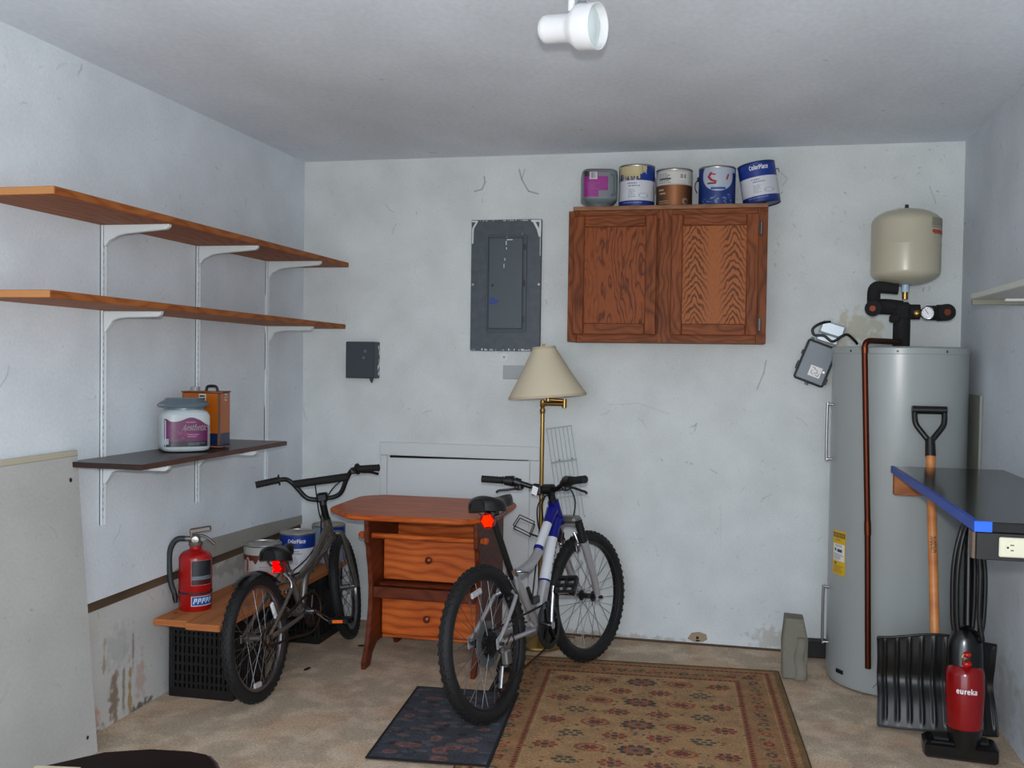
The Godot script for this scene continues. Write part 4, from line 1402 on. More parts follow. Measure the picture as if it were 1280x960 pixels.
func trestle_table() -> void:
	var t := thing("trestle_table", "varnished pine trestle side table with two drawers", "table", Vector3(-1.37, 0.0, 0.55))
	var tm: StandardMaterial3D = mats.table_pine
	var br: StandardMaterial3D = mats.table_brown
	# clipped-corner top, outline in x and z
	var mb := MB.new()
	var o := PackedVector2Array()
	for p in [[-0.40, -0.22], [-0.31, -0.31], [0.31, -0.31], [0.385, -0.235], [0.385, 0.20], [0.27, 0.32], [-0.24, 0.33], [-0.40, 0.16]]:
		o.append(Vector2(p[0], -p[1]))
	# round the corners
	var ro := PackedVector2Array()
	for k in o.size():
		var a := o[(k - 1 + o.size()) % o.size()]
		var b := o[k]
		var c := o[(k + 1) % o.size()]
		var p0 := b + (a - b).normalized() * 0.035
		var p2 := b + (c - b).normalized() * 0.035
		for s in 5:
			var w := s / 4.0
			ro.append(p0.lerp(b, w).lerp(b.lerp(p2, w), w))
	mb.X = Transform3D(Basis(Vector3.RIGHT, -PI / 2), Vector3.ZERO)
	mb.prism(ro, 0.676, 0.70, 0.007)
	part("tabletop", mb, tm, t)
	# two shaped end panels; outline in z (towards the viewer) and y
	for s in [0, 1]:
		var x: float = [-0.2, 0.3][s]
		var z0 := -0.27
		var pf := PackedVector2Array([Vector2(z0, 0.0), Vector2(z0 + 0.07, 0.0), Vector2(z0 + 0.10, 0.05), Vector2(z0 + 0.15, 0.085), Vector2(0.09, 0.085), Vector2(0.145, 0.05), Vector2(0.175, 0.0), Vector2(0.235, 0.0), Vector2(0.237, 0.03), Vector2(0.20, 0.09), Vector2(0.175, 0.17), Vector2(0.155, 0.26), Vector2(0.152, 0.36), Vector2(0.165, 0.44), Vector2(0.185, 0.50), Vector2(0.19, 0.54), Vector2(0.21, 0.56), Vector2(0.215, 0.6755), Vector2(z0, 0.6755)])
		mb = MB.new()
		mb.X = Transform3D(Basis(Vector3(0, 0, 1), Vector3(0, 1, 0), Vector3(-1, 0, 0)), Vector3(x, 0, 0))
		mb.prism(pf, -0.011, 0.011, 0.003)
		part("end_panel", mb, br, t)
	# drawer carcass between the panels
	mb = MB.new()
	mb.box(Vector3(0.05, 0.365, -0.19), Vector3(0.476, 0.55, 0.012))
	part("backing_panel", mb, tm, t)
	for b in [[0.635, 0.15], [0.345, 0.26], [0.10, 0.22]]:
		mb = MB.new()
		mb.box(Vector3(0.05, b[0], -0.19 + b[1] / 2), Vector3(0.476, 0.014, b[1]), 0.002)
		part("divider_board", mb, br if b[0] == 0.345 else tm, t)
	for k in 2:
		var y: float = [0.455, 0.205][k]
		var hh: float = [0.19, 0.185][k]
		var zf: float = [0.015, 0.035][k]
		mb = MB.new()
		mb.box(Vector3(0.05, y, zf), Vector3(0.470, hh, 0.018), 0.003)
		var d := part("drawer", mb, tm, t)
		mb = MB.new()
		mb.box(Vector3(0.05, y, zf - 0.08), Vector3(0.44, hh - 0.03, 0.14))
		part("drawer_box", mb, tm, d)
		mb = MB.new()
		mb.X = Transform3D(Basis(Vector3.RIGHT, PI / 2), Vector3(0.035, y + 0.005 - 0.015 * k, zf + 0.008))
		mb.lathe([Vector2(0.008, 0), Vector2(0.008, 0.008), Vector2(0.016, 0.014), Vector2(0.017, 0.02), Vector2(0.012, 0.026), Vector2(0, 0.028)], 18)
		part("knob", mb, mat("knob_wood", Color(0.42, 0.17, 0.07), 0.3), d)
	# dowel rail and the front rail of the magazine trough
	mb = MB.new()
	mb.bar(Vector3(-0.235, 0.585, 0.165), Vector3(0.33, 0.585, 0.165), 0.012, 14)
	for x in [-0.238, 0.333]:
		mb.ball(Vector3(x, 0.585, 0.165), Vector3(0.016, 0.016, 0.016), 14, 8)
	part("dowel_rail", mb, tm, t)
	mb = MB.new()
	mb.box(Vector3(0.05, 0.327, 0.145), Vector3(0.476, 0.05, 0.016), 0.003)
	part("trough_rail", mb, br, t)
	mb = MB.new()
	mb.box(Vector3(0.05, 0.315, 0.09), Vector3(0.476, 0.012, 0.10), 0.002)
	part("trough_floor", mb, br, t)

func leaning_panel() -> void:
	var t := thing("leaning_panel", "large off-white melamine panel leaning against the left wall", "panel", Vector3(-2.119, 0.0, 1.875))
	t.basis = Basis(Vector3.BACK, 0.0815)
	var mb := MB.new()
	var pm := texmat("melamine", plaster(256, 256, 161, Color(0.695, 0.695, 0.685), 60, []), 0.55)
	mb.box(Vector3(-0.009, 0.524, 0.75), Vector3(0.018, 1.048, 1.5), 0.002)
	part("panel", mb, pm, t)
	mb = MB.new()
	mb.box(Vector3(-0.006, 1.039, 0.75), Vector3(0.02, 0.022, 1.498), 0.003)
	part("edge_band", mb, mat("edge_band", Color(0.70, 0.68, 0.60), 0.5), t)
	mb = MB.new()
	mb.disc(Vector3(0.0006, 0.95, 0.045), Vector3.RIGHT, 0.008, 12)
	mb.disc(Vector3(0.0006, 0.07, 0.05), Vector3.RIGHT, 0.007, 12)
	each("screw_hole", mb, mats.dark_steel, t)

func crate(at: Vector3, where: String) -> void:
	var t := thing("milk_crate", "black plastic milk crate %s" % where, "crate", at, 0.0, "crates under the planks")
	var m: StandardMaterial3D = mats.black_plastic
	var w := 0.285
	var h := 0.318
	for s in 4:
		var mb := MB.new()
		mb.X = Transform3D(Basis(Vector3.UP, s * PI / 2), Vector3.ZERO)
		var z := w / 2 - 0.005
		for y in [0.02, h - 0.025]:
			mb.box(Vector3(0, y, z), Vector3(w - 0.012, 0.04 if y < 0.1 else 0.05, 0.008), 0.001)
		for k in 13:
			mb.box(Vector3(-w / 2 + 0.022 + k * (w - 0.044) / 12, h / 2, z), Vector3(0.012, h - 0.06, 0.007))
		for k in 6:
			mb.box(Vector3(0, 0.06 + k * 0.038, z - 0.001), Vector3(w - 0.02, 0.010, 0.006))
		part("lattice_wall", mb, m, t)
	var mb2 := MB.new()
	for sx in [-1, 1]:
		for sz in [-1, 1]:
			mb2.box(Vector3(sx * (w / 2 - 0.008), h / 2, sz * (w / 2 - 0.008)), Vector3(0.016, h, 0.016), 0.004)
	each("corner_post", mb2, m, t)
	mb2 = MB.new()
	mb2.box(Vector3(0, 0.008, 0), Vector3(w - 0.02, 0.006, w - 0.02))
	part("crate_floor", mb2, m, t)

func plank_and_crates() -> void:
	crate(Vector3(-2.062, 0.0, 1.16), "in front, under the end of the planks that holds the extinguisher")
	crate(Vector3(-2.052, 0.0, 0.34), "in the corner, under the far end of the planks")
	for k in 2:
		var t := thing("plank", ["pine plank against the left wall, resting on black crates", "pine plank on black crates, on the side of the smaller bike"][k], "plank", Vector3([-2.124, -1.974][k], 0.332, [0.775, 0.78][k]), PI / 2 + [0.0, 0.006][k], "planks on the crates")
		var mb := MB.new()
		mb.box(Vector3.ZERO, Vector3([1.30, 1.34][k], 0.026, 0.146), 0.003)
		part("board", mb, mats.plank_pine, t)
		mb = MB.new()
		for p in [[0.42, 0.02], [-0.5, 0.03], [-0.55, -0.035], [0.1, -0.03]]:
			mb.disc(Vector3(p[0] * (1 - 0.3 * k), 0.0134, p[1]), Vector3.UP, 0.009, 12)
		each("knot", mb, mat("knot_brown", Color(0.30, 0.13, 0.06), 0.6), t)

func floor_lamp() -> void:
	var t := thing("floor_lamp", "brass swing arm floor lamp with a cream cone shade by the back wall", "lamp", Vector3(-0.893, 0.0, 0.20))
	var br: StandardMaterial3D = mats.brass
	var mb := MB.new()
	mb.lathe([Vector2(0, 0.002), Vector2(0.125, 0.002), Vector2(0.128, 0.008), Vector2(0.124, 0.016), Vector2(0.09, 0.028), Vector2(0.04, 0.038), Vector2(0.014, 0.05), Vector2(0.0, 0.052)], 40)
	part("base", mb, br, t)
	mb = MB.new()
	mb.bar(Vector3(0, 0.04, 0), Vector3(0, 1.13, 0), 0.0105, 16)
	mb.lathe([Vector2(0.0, 1.12), Vector2(0.012, 1.12), Vector2(0.014, 1.125), Vector2(0.014, 1.14), Vector2(0.010, 1.144), Vector2(0.010, 1.150), Vector2(0.0135, 1.155), Vector2(0.0135, 1.182), Vector2(0.0, 1.186)], 18)
	part("pole", mb, br, t)
	mb = MB.new()
	mb.bar(Vector3(0.0, 1.168, 0.0), Vector3(0.106, 1.168, 0.012), 0.010, 12)
	mb.lathe([Vector2(0, 1.15)], 4)
	mb.bar(Vector3(0.108, 1.150, 0.012), Vector3(0.108, 1.192, 0.012), 0.0115, 14)
	mb.bar(Vector3(0.108, 1.184, 0.012), Vector3(0.03, 1.188, 0.02), 0.008, 12)
	part("swing_arm", mb, br, t)
	mb = MB.new()
	mb.bar(Vector3(0.03, 1.18, 0.02), Vector3(0.03, 1.26, 0.02), 0.012, 14)
	mb.bar(Vector3(0.03, 1.26, 0.02), Vector3(0.03, 1.30, 0.02), 0.018, 14)
	part("socket", mb, br, t)
	mb = MB.new()
	mb.ball(Vector3(0.03, 1.335, 0.02), Vector3(0.028, 0.042, 0.028))
	part("bulb", mb, mat("bulb_white", Color(0.85, 0.85, 0.82), 0.4), t)
	var sh := mat("shade_cream", Color(0.82, 0.775, 0.675), 0.85)
	sh.backlight_enabled = true
	sh.backlight = Color(0.25, 0.22, 0.17)
	mb = MB.new()
	mb.X = Transform3D(Basis(Vector3.BACK, 0.085), Vector3(0.026, 1.20, 0.02))
	mb.lathe([Vector2(0.180, 0.0), Vector2(0.186, 0.0), Vector2(0.1855, 0.010), Vector2(0.12, 0.115), Vector2(0.056, 0.232), Vector2(0.052, 0.240), Vector2(0.048, 0.240), Vector2(0.117, 0.113), Vector2(0.180, 0.008), Vector2(0.180, 0.0)], 64)
	var s := part("lamp_shade", mb, sh, t)
	mb = MB.new()
	mb.X = Transform3D(Basis(Vector3.BACK, 0.085), Vector3(0.026, 1.20, 0.02))
	mb.lathe([Vector2(0.1865, 0.0), Vector2(0.1880, 0.001), Vector2(0.1868, 0.011), Vector2(0.1855, 0.011)], 64)
	mb.lathe([Vector2(0.0535, 0.230), Vector2(0.0585, 0.230), Vector2(0.0540, 0.2415), Vector2(0.050, 0.2415)], 40)
	part("trim_band", mb, mat("shade_trim", Color(0.76, 0.70, 0.59), 0.85), s)
	mb = MB.new()
	mb.X = Transform3D(Basis(Vector3.BACK, 0.085), Vector3(0.026, 1.20, 0.02))
	mb.bar(Vector3(-0.048, 0.236, 0), Vector3(0.048, 0.236, 0), 0.0015, 6)
	mb.bar(Vector3(0, 0.236, -0.048), Vector3(0, 0.236, 0.048), 0.0015, 6)
	mb.bar(Vector3(0, 0.225, 0), Vector3(0, 0.255, 0), 0.006, 10)
	part("finial", mb, br, s)

func wheel(called: String, parent: Node3D, c: Vector3, axle: Vector3, R: float, rt: float, knobs: int, rim_m: Material, spin: float) -> MeshInstance3D:
	var ay := axle.normalized()
	var ax := ay.cross(Vector3.UP).normalized()
	var az := ax.cross(ay)
	var T := Transform3D(Basis(ax, ay, az), c)
	var ri := R - rt * 2.0 - 0.006
	var mb := MB.new()
	mb.X = T
	mb.lathe([Vector2(ri, -0.011), Vector2(ri + 0.012, -0.013), Vector2(ri + 0.012, 0.013), Vector2(ri, 0.011), Vector2(ri - 0.004, 0.0), Vector2(ri, -0.011)], 72)
	mb.lathe([Vector2(0.0, -0.05), Vector2(0.010, -0.05), Vector2(0.010, -0.036), Vector2(0.024, -0.034), Vector2(0.024, -0.030), Vector2(0.012, -0.024), Vector2(0.012, 0.024), Vector2(0.024, 0.030), Vector2(0.024, 0.034), Vector2(0.010, 0.036), Vector2(0.010, 0.05), Vector2(0.0, 0.05)], 20)
	var w := part(called, mb, rim_m, parent)
	mb = MB.new()
	mb.X = T
	var prof := []
	for k in 17:
		var a := -PI + TAU * k / 16
		prof.append(Vector2(R - rt + cos(a) * rt, sin(a) * rt))
	mb.lathe(prof, 96)
	for k in knobs:
		var a := TAU * k / knobs
		var d := Vector3(sin(a), 0, cos(a))
		var tg := Vector3(cos(a), 0, -sin(a))
		for row in [-1, 0, 1]:
			var off: float = row * 0.62 * rt
			var lift := sqrt(maxf(rt * rt - off * off, 0.0))
			var half := 0.5 * TAU / knobs * (0.0 if row == 0 else 1.0)
			var d2 := d.rotated(Vector3.UP, half)
			var t2 := tg.rotated(Vector3.UP, half)
			mb.X = T * Transform3D(Basis(t2, Vector3.UP, d2).rotated(t2, -asin(clampf(off / rt, -1, 1))), d2 * (R - rt + lift) + Vector3.UP * off)
			mb.box(Vector3.ZERO, Vector3(0.011, rt * 0.5, 0.006))
	part("tire", mb, mats.rubber, w)
	mb = MB.new()
	mb.X = T
	for k in 32:
		var a := TAU * k / 32 + spin
		var side := 1.0 if k % 2 == 0 else -1.0
		var b := a + (0.95 if (k / 2) % 2 == 0 else -0.95)
		mb.tube([Vector3(sin(b) * 0.022, side * 0.032, cos(b) * 0.022), Vector3(sin(a) * (ri + 0.001), 0, cos(a) * (ri + 0.001))], 0.00125, 5, false, false)
	each("spoke", mb, mats.steel, w)
	return w

func spoke_reflector(w: Node3D, c: Vector3, axle: Vector3, r: float, a: float, ln: float, m: Material) -> void:
	var ay := axle.normalized()
	var ax := ay.cross(Vector3.UP).normalized()
	var az := ax.cross(ay)
	var d := ax * sin(a) + az * cos(a)
	var tg := ax * cos(a) - az * sin(a)
	var mb := MB.new()
	mb.X = Transform3D(Basis(tg, ay, d), c + d * r)
	mb.box(Vector3.ZERO, Vector3(ln, 0.012, 0.024), 0.005)
	part("spoke_reflector", mb, m, w)

# cube-corner reflector: tiny mirrored corners that send the flash back
func corner_cubes(c: Vector3, facing: Vector3, r: float, size: float, round_: bool, ry := -1.0) -> MB:
	var mb := MB.new()
	var zc := facing.normalized()
	var xc := zc.cross(Vector3.UP).normalized() * -1.0
	var yc := zc.cross(xc)
	mb.X = Transform3D(Basis(xc, yc, zc), c)
	var dx := size * 1.5
	var dy := size * sqrt(3.0) / 2.0
	var rows := int(r * 2.2 / dy) + 2
	var ryy := ry if ry > 0.0 else r
	for j in range(-rows, rows + 1):
		for i in range(-rows, rows + 1):
			var p := Vector2(i * size * sqrt(3.0) + (j % 2) * dy, j * dx)
			if (round_ and p.length() > r) or absf(p.x) > r or absf(p.y) > ryy:
				continue
			# three square-ish facets that meet at the apex, one hexagon per cube
			for k in 3:
				var a0 := TAU * k / 3.0 + PI / 2
				var v0 := Vector3(cos(a0) * size, sin(a0) * size, 0)
				var v1 := Vector3(cos(a0 + PI / 3) * size, sin(a0 + PI / 3) * size, size * 0.70711)
				var v2 := Vector3(cos(a0 - PI / 3) * size, sin(a0 - PI / 3) * size, size * 0.70711)
				v0 = Vector3(v0.x, v0.y, size * 0.70711)
				var apex := Vector3(0, 0, -size * 0.70711)
				var o := Vector3(p.x, p.y, 0)
				mb.face([o + apex, o + v2 - Vector3(0, 0, size * 0.70711), o + v0, o + v1 - Vector3(0, 0, size * 0.70711)], o - Vector3(0, 0, 10))
	return mb

func bike_basis(heading: float, lean: float) -> Basis:
	var fx := Vector3(sin(heading), 0, -cos(heading))
	var right := fx.cross(Vector3.UP)
	var up := Vector3.UP * cos(lean) - right * sin(lean)
	return Basis(fx, up, fx.cross(up))

func steer_xf(c0: Vector3, axis: Vector3, angle: float) -> Transform3D:
	var b := Basis(axis.normalized(), angle)
	return Transform3D(b, c0 - b * c0)

func saddle(parent: Node3D, back: Vector3, ln: float, rise: float, half: float) -> void:
	var rows := []
	var under := []
	for j in 15:
		var s := j / 14.0
		var hw := half * (0.55 + 0.45 * sin(clampf(s / 0.32, 0, 1) * PI / 2)) if s < 0.32 else lerpf(half, half * 0.24, smoothstep(0.30, 0.72, s))
		if s > 0.9:
			hw *= lerpf(1.0, 0.55, (s - 0.9) / 0.1)
		if s < 0.06:
			hw *= 0.8
		var y := back.y + rise * s + 0.012 * cos((s - 0.05) * PI * 2.0) * (1.0 - s)
		var th := lerpf(0.068, 0.042, s)
		var low := th
		y -= 0.016 * pow(1.0 - clampf(s / 0.16, 0.0, 1.0), 2.0)
		th *= sqrt(clampf(0.25 + s / 0.16, 0.0, 1.0))
		var line := []
		for i in 17:
			var w := PI * i / 16.0
			var cz := -cos(w)
			var cy := pow(sin(w), 0.55)
			line.append(Vector3(back.x + ln * s, y - lerpf(low, th, 0.7) + cy * lerpf(low, th, 0.7), back.z + cz * hw))
		rows.append(line)
		under.append([line[0], line[0].lerp(line[16], 0.5) + Vector3(0, 0.006, 0), line[16]])
	var mb := MB.new()
	mb.sheet(rows, back + Vector3(ln * 0.5, -0.3, 0))
	mb.sheet(under, back + Vector3(ln * 0.5, 0.5, 0))
	mb.face([rows[0][0], rows[0][4], rows[0][8], rows[0][12], rows[0][16]], back + Vector3(0.2, 0, 0))
	var s := part("saddle", mb, mat("saddle_black", Color(0.06, 0.06, 0.062), 0.38), parent)
	mb = MB.new()
	for z in [-1, 1]:
		mb.tube(smooth([back + Vector3(ln * 0.2, -0.06, z * 0.03), back + Vector3(ln * 0.3, -0.082, z * 0.022), back + Vector3(ln * 0.6, -0.078, z * 0.02), back + Vector3(ln * 0.85, -0.035, z * 0.01)], 4), 0.004, 8)
	part("saddle_rail", mb, mats.steel, s)

func grip(parent: Node3D, a: Vector3, b: Vector3, X: Transform3D) -> void:
	var mb := MB.new()
	mb.X = X
	var d := b - a
	var pts := []
	var rr := []
	for k in 15:
		pts.append(a + d * (k / 14.0))
		rr.append(0.0165 if k % 2 == 0 else 0.0148)
	rr[0] = 0.019
	rr[14] = 0.017
	mb.tube(pts, rr, 14)
	part("grip", mb, mats.rubber, parent)

func cog(mb: MB, c: Vector3, r: float, z: float, th: float) -> void:
	# a toothed ring seen side on (axis along z)
	var p := PackedVector2Array()
	var n := int(r * 420.0)
	for k in n:
		var a := TAU * k / n
		p.append(Vector2(c.x + cos(a) * r, c.y + sin(a) * r))
		p.append(Vector2(c.x + cos(a + TAU / n * 0.5) * (r - 0.0045), c.y + sin(a + TAU / n * 0.5) * (r - 0.0045)))
	mb.prism(p, z - th / 2, z + th / 2)

func pedal(parent: Node3D, c: Vector3, refl: Material, turn := 0.0) -> void:
	var mb := MB.new()
	var T := Transform3D(Basis(Vector3.BACK, turn), c)
	mb.X = T
	c = Vector3.ZERO
	mb.box(c + Vector3(0.036, 0, 0), Vector3(0.014, 0.024, 0.09), 0.003)
	mb.box(c - Vector3(0.036, 0, 0), Vector3(0.014, 0.024, 0.09), 0.003)
	for z in [-0.042, 0.0, 0.042]:
		mb.box(c + Vector3(0, 0, z), Vector3(0.075, 0.022, 0.010), 0.002)
	mb.bar(c - Vector3(0, 0, 0.05), c + Vector3(0, 0, 0.05), 0.008, 10)
	var p := part("pedal", mb, mats.black_plastic, parent)
	for s in [-1, 1]:
		mb = MB.new()
		mb.X = T
		mb.box(c + Vector3(s * 0.0438, 0, 0), Vector3(0.003, 0.014, 0.05), 0.001)
		part("pedal_reflector", mb, refl, p)

func mountain_bike() -> void:
	var t := thing("mountain_bike", "white and blue mountain bike, the bigger of two, rear wheel on the dark mat", "bicycle", Vector3(-0.861, 0.0105, 1.27), 0.0, "")
	t.basis = bike_basis(deg_to_rad(16.6), deg_to_rad(8.0))
	var R := 0.293
	var rt := 0.025
	var silver: StandardMaterial3D = mats.silver_paint
	var white := mat("bike_white", Color(0.80, 0.81, 0.83), 0.25)
	var blue := mat("bike_blue", Color(0.055, 0.07, 0.45), 0.22)
	var A := Vector3(0, R, 0)
	var bb := Vector3(0.42, 0.268, 0)
	var clampp := Vector3(0.262, 0.518, 0)
	var c0 := Vector3(0.72, 0.64, 0)
	var axis := Vector3(-0.326, 0.945, 0)
	var S := steer_xf(c0, axis, deg_to_rad(-9.6))
	var fw := S * Vector3(0.90, R, 0)
	var axle_f := S.basis * Vector3(0, 0, 1)
	var alloy := mat("dark_rim", Color(0.20, 0.20, 0.21), 0.35, 0.7)
	var w1 := wheel("wheel", t, A, Vector3(0, 0, 1), R, rt, 58, alloy, 0.1)
	spoke_reflector(w1, A, Vector3(0, 0, 1), 0.195, 0.12, 0.075, mat("pale_reflector", Color(0.70, 0.70, 0.71), 0.4))
	var w2 := wheel("wheel", t, fw, axle_f, R, rt, 58, alloy, 0.0)
	spoke_reflector(w2, fw, axle_f, 0.16, 0.35, 0.075, mats.pale_reflector)
	# frame: silver lower half, white upper half, blue head
	var mb := MB.new()
	var head_lo := Vector3(0.712, 0.665, 0)
	var head_hi := Vector3(0.682, 0.752, 0)
	var dt_hi := Vector3(0.685, 0.672, 0)
	var tt_hi := Vector3(0.668, 0.715, 0)
	var tt_bend := Vector3(0.49, 0.555, 0)
	var dt := func(s: float) -> Vector3: return dt_hi.lerp(bb, s)
	mb.tube([dt.call(0.60), dt.call(1.0)], 0.0245, 16)
	mb.tube(smooth([Vector3(0.505, 0.575, 0), tt_bend, Vector3(0.43, 0.525, 0), Vector3(0.36, 0.510, 0), Vector3(0.268, 0.497, 0)], 5), 0.020, 14)
	mb.tube([bb, clampp], 0.0175, 14)
	mb.bar(bb - Vector3(0, 0, 0.036), bb + Vector3(0, 0, 0.036), 0.022, 16)
	for s in [-1, 1]:
		mb.tube(smooth([clampp + Vector3(-0.005, -0.025, s * 0.014), Vector3(0.20, 0.445, s * 0.046), Vector3(0.10, 0.37, s * 0.058), Vector3(0.0, R + 0.01, s * 0.064)], 4), 0.008, 10)
		mb.tube(smooth([bb + Vector3(-0.01, 0.0, s * 0.022), Vector3(0.30, 0.272, s * 0.043), Vector3(0.0, R, s * 0.064)], 4), 0.0095, 10)
		mb.prism(PackedVector2Array([Vector2(-0.018, R - 0.018), Vector2(0.03, R - 0.012), Vector2(0.03, R + 0.012), Vector2(0.01, R + 0.03), Vector2(-0.016, R + 0.02)]), s * 0.064 - 0.003, s * 0.064 + 0.003)
	mb.tube(smooth([Vector3(0.195, 0.44, -0.046), Vector3(0.215, 0.455, 0.0), Vector3(0.195, 0.44, 0.046)], 4), 0.007, 8)
	var fr := part("frame", mb, silver, t)
	mb = MB.new()
	mb.tube([dt.call(0.18), dt.call(0.605)], 0.0252, 16)
	mb.tube(smooth([tt_hi.lerp(Vector3(0.50, 0.57, 0), 0.35), tt_hi.lerp(Vector3(0.50, 0.57, 0), 0.7), Vector3(0.503, 0.573, 0)], 4), 0.0205, 14)
	part("white_tube", mb, white, fr)
	mb = MB.new()
	mb.tube([head_lo, head_hi], [0.026, 0.026], 18)
	mb.tube([head_lo - Vector3(-0.006, 0.016, 0), head_lo], [0.029, 0.027], 18)
	mb.tube([dt_hi, dt.call(0.19)], [0.030, 0.0262], 16)
	mb.tube([tt_hi, tt_hi.lerp(Vector3(0.50, 0.57, 0), 0.37)], [0.027, 0.0215], 16)
	mb.prism(PackedVector2Array([Vector2(0.69, 0.73), Vector2(0.69, 0.67), Vector2(dt.call(0.17).x + 0.01, dt.call(0.17).y + 0.01), Vector2(0.615, 0.66)]), -0.012, 0.012, 0.003)
	part("head_tube", mb, blue, fr)
	mb = MB.new()
	mb.tube([dt.call(0.592), dt.call(0.608)], 0.0262, 16)
	mb.tube([Vector3(0.508, 0.578, 0), Vector3(0.497, 0.566, 0)], 0.0216, 14)
	part("blue_band", mb, blue, fr)
	# dark lettering marks along the down tube
	mb = MB.new()
	var along: Vector3 = (bb - dt_hi).normalized()
	for k in 8:
		var p: Vector3 = dt.call(0.24 + k * 0.04)
		mb.X = Transform3D(Basis(along, Vector3(0, 0, 1).cross(along), Vector3(0, 0, 1)).rotated(along, -0.25), p)
		mb.X = mb.X * Transform3D(Basis.IDENTITY, Vector3(0, 0, 0.0248))
		mb.box(Vector3(-0.004, 0, 0), Vector3(0.0022, 0.02, 0.0014))
		mb.box(Vector3(0.002, 0.008 if k % 2 == 0 else -0.008, 0), Vector3(0.010, 0.003, 0.0014))
		if k % 3 != 1:
			mb.box(Vector3(0.004, 0, 0), Vector3(0.0022, 0.016, 0.0014))
	part("frame_lettering", mb, mat("letter_navy", Color(0.10, 0.11, 0.18), 0.4), fr)
	# seat
	mb = MB.new()
	mb.tube([clampp + Vector3(0.0, -0.03, 0), Vector3(0.152, 0.762, 0)], 0.0135, 14)
	mb.box(Vector3(0.152, 0.768, 0), Vector3(0.05, 0.022, 0.046), 0.006)
	part("seat_post", mb, mats.black_plastic, t)
	mb = MB.new()
	mb.tube([clampp + Vector3(0.009, -0.018, 0), clampp + Vector3(-0.007, 0.016, 0)], 0.0225, 16)
	mb.tube(smooth([clampp + Vector3(0.0, 0, 0.022), clampp + Vector3(0.01, -0.002, 0.04), clampp + Vector3(0.05, -0.01, 0.044)], 4), 0.006, 8)
	part("seat_clamp", mb, mats.chrome, t)
	saddle(t, Vector3(0.05, 0.838, 0), 0.262, -0.012, 0.078)
	mb = MB.new()
	var rc := Vector3(0.128, 0.742, 0.0)
	mb.X = Transform3D(Basis(Vector3.BACK, PI / 2), rc)
	mb.lathe([Vector2(0, 0), Vector2(0.031, 0.0), Vector2(0.033, 0.004), Vector2(0.033, 0.017), Vector2(0.028, 0.017)], 28)
	mb.X = Transform3D.IDENTITY
	mb.bar(rc + Vector3(0.0, 0, 0), rc + Vector3(0.03, -0.006, 0), 0.008, 8)
	var tl := part("reflector", mb, mat("reflector_case", Color(0.50, 0.04, 0.03), 0.25), t)
	part("reflector_lens", corner_cubes(rc + Vector3(-0.017, 0, 0), Vector3(-1, 0.06, 0.3), 0.026, 0.006, true), mat("lens_red", Color(1.0, 0.42, 0.10), 0.2, 1.0), tl)
	# fork, turned with the bars
	mb = MB.new()
	mb.X = S
	for s in [-1, 1]:
		mb.tube([Vector3(0.835, 0.495, s * 0.062), Vector3(0.878, 0.372, s * 0.062), Vector3(0.897, 0.30, s * 0.060)], [0.0185, 0.0165, 0.013], 14)
		mb.box(Vector3(0.899, R, s * 0.060), Vector3(0.03, 0.03, 0.010), 0.003)
	mb.tube(smooth([Vector3(0.812, 0.545, -0.062), Vector3(0.80, 0.618, -0.05), Vector3(0.797, 0.635, 0.0), Vector3(0.80, 0.618, 0.05), Vector3(0.812, 0.545, 0.062)], 6), 0.012, 12)
	for s in [-1, 1]:
		mb.tube([Vector3(0.812, 0.56, s * 0.062), Vector3(0.838, 0.487, s * 0.062)], 0.019, 14)
	part("fork_leg", mb, silver, t)
	mb = MB.new()
	mb.X = S
	for s in [-1, 1]:
		var pts := []
		var rr := []
		for k in 11:
			pts.append(Vector3(0.776, 0.655, s * 0.062).lerp(Vector3(0.812, 0.557, s * 0.062), k / 10.0))
			rr.append(0.019 if k % 2 == 0 else 0.0165)
		mb.tube(pts, rr, 14)
	part("fork_boot", mb, mats.rubber, t)
	mb = MB.new()
	mb.X = S
	mb.box(Vector3(0.752, 0.665, 0), Vector3(0.065, 0.03, 0.16), 0.010)
	part("fork_crown", mb, mats.pewter_paint, t)
	for s in [-1, 1]:
		mb = MB.new()
		mb.X = S
		mb.tube(smooth([Vector3(0.80, 0.515, s * 0.040), Vector3(0.79, 0.56, s * 0.043), Vector3(0.785, 0.60, s * 0.030)], 4), 0.007, 8)
		mb.box(Vector3(0.802, 0.535, s * 0.026), Vector3(0.016, 0.05, 0.012), 0.003)
		mb.ball(Vector3(0.786, 0.545, s * 0.046), Vector3(0.009, 0.009, 0.009), 10, 6)
		part("brake", mb, mats.chrome, t)
		mb = MB.new()
		mb.tube(smooth([Vector3(0.205, 0.405, s * 0.046), Vector3(0.19, 0.45, s * 0.05), Vector3(0.18, 0.50, s * 0.032)], 4), 0.007, 8)
		mb.box(Vector3(0.185, 0.43, s * 0.026), Vector3(0.05, 0.016, 0.012), 0.003)
		part("brake", mb, mats.dark_steel, t)
	# stem, bars and what is on them
	mb = MB.new()
	mb.X = S
	mb.tube([Vector3(0.684, 0.745, 0), Vector3(0.669, 0.79, 0)], 0.017, 14)
	mb.tube([Vector3(0.670, 0.785, 0), Vector3(0.656, 0.806, 0)], 0.018, 14)
	mb.bar(Vector3(0.652, 0.808, -0.026), Vector3(0.652, 0.808, 0.026), 0.023, 14)
	part("stem", mb, mats.black_plastic, t)
	mb = MB.new()
	mb.X = S
	var bar := [Vector3(0.538, 0.864, -0.272), Vector3(0.59, 0.850, -0.15), Vector3(0.63, 0.823, -0.08), Vector3(0.652, 0.808, -0.035), Vector3(0.652, 0.808, 0.035), Vector3(0.63, 0.823, 0.08), Vector3(0.59, 0.850, 0.15), Vector3(0.538, 0.864, 0.272)]
	mb.tube(smooth(bar, 5), 0.0112, 12)
	part("handlebar", mb, mats.black_plastic, t)
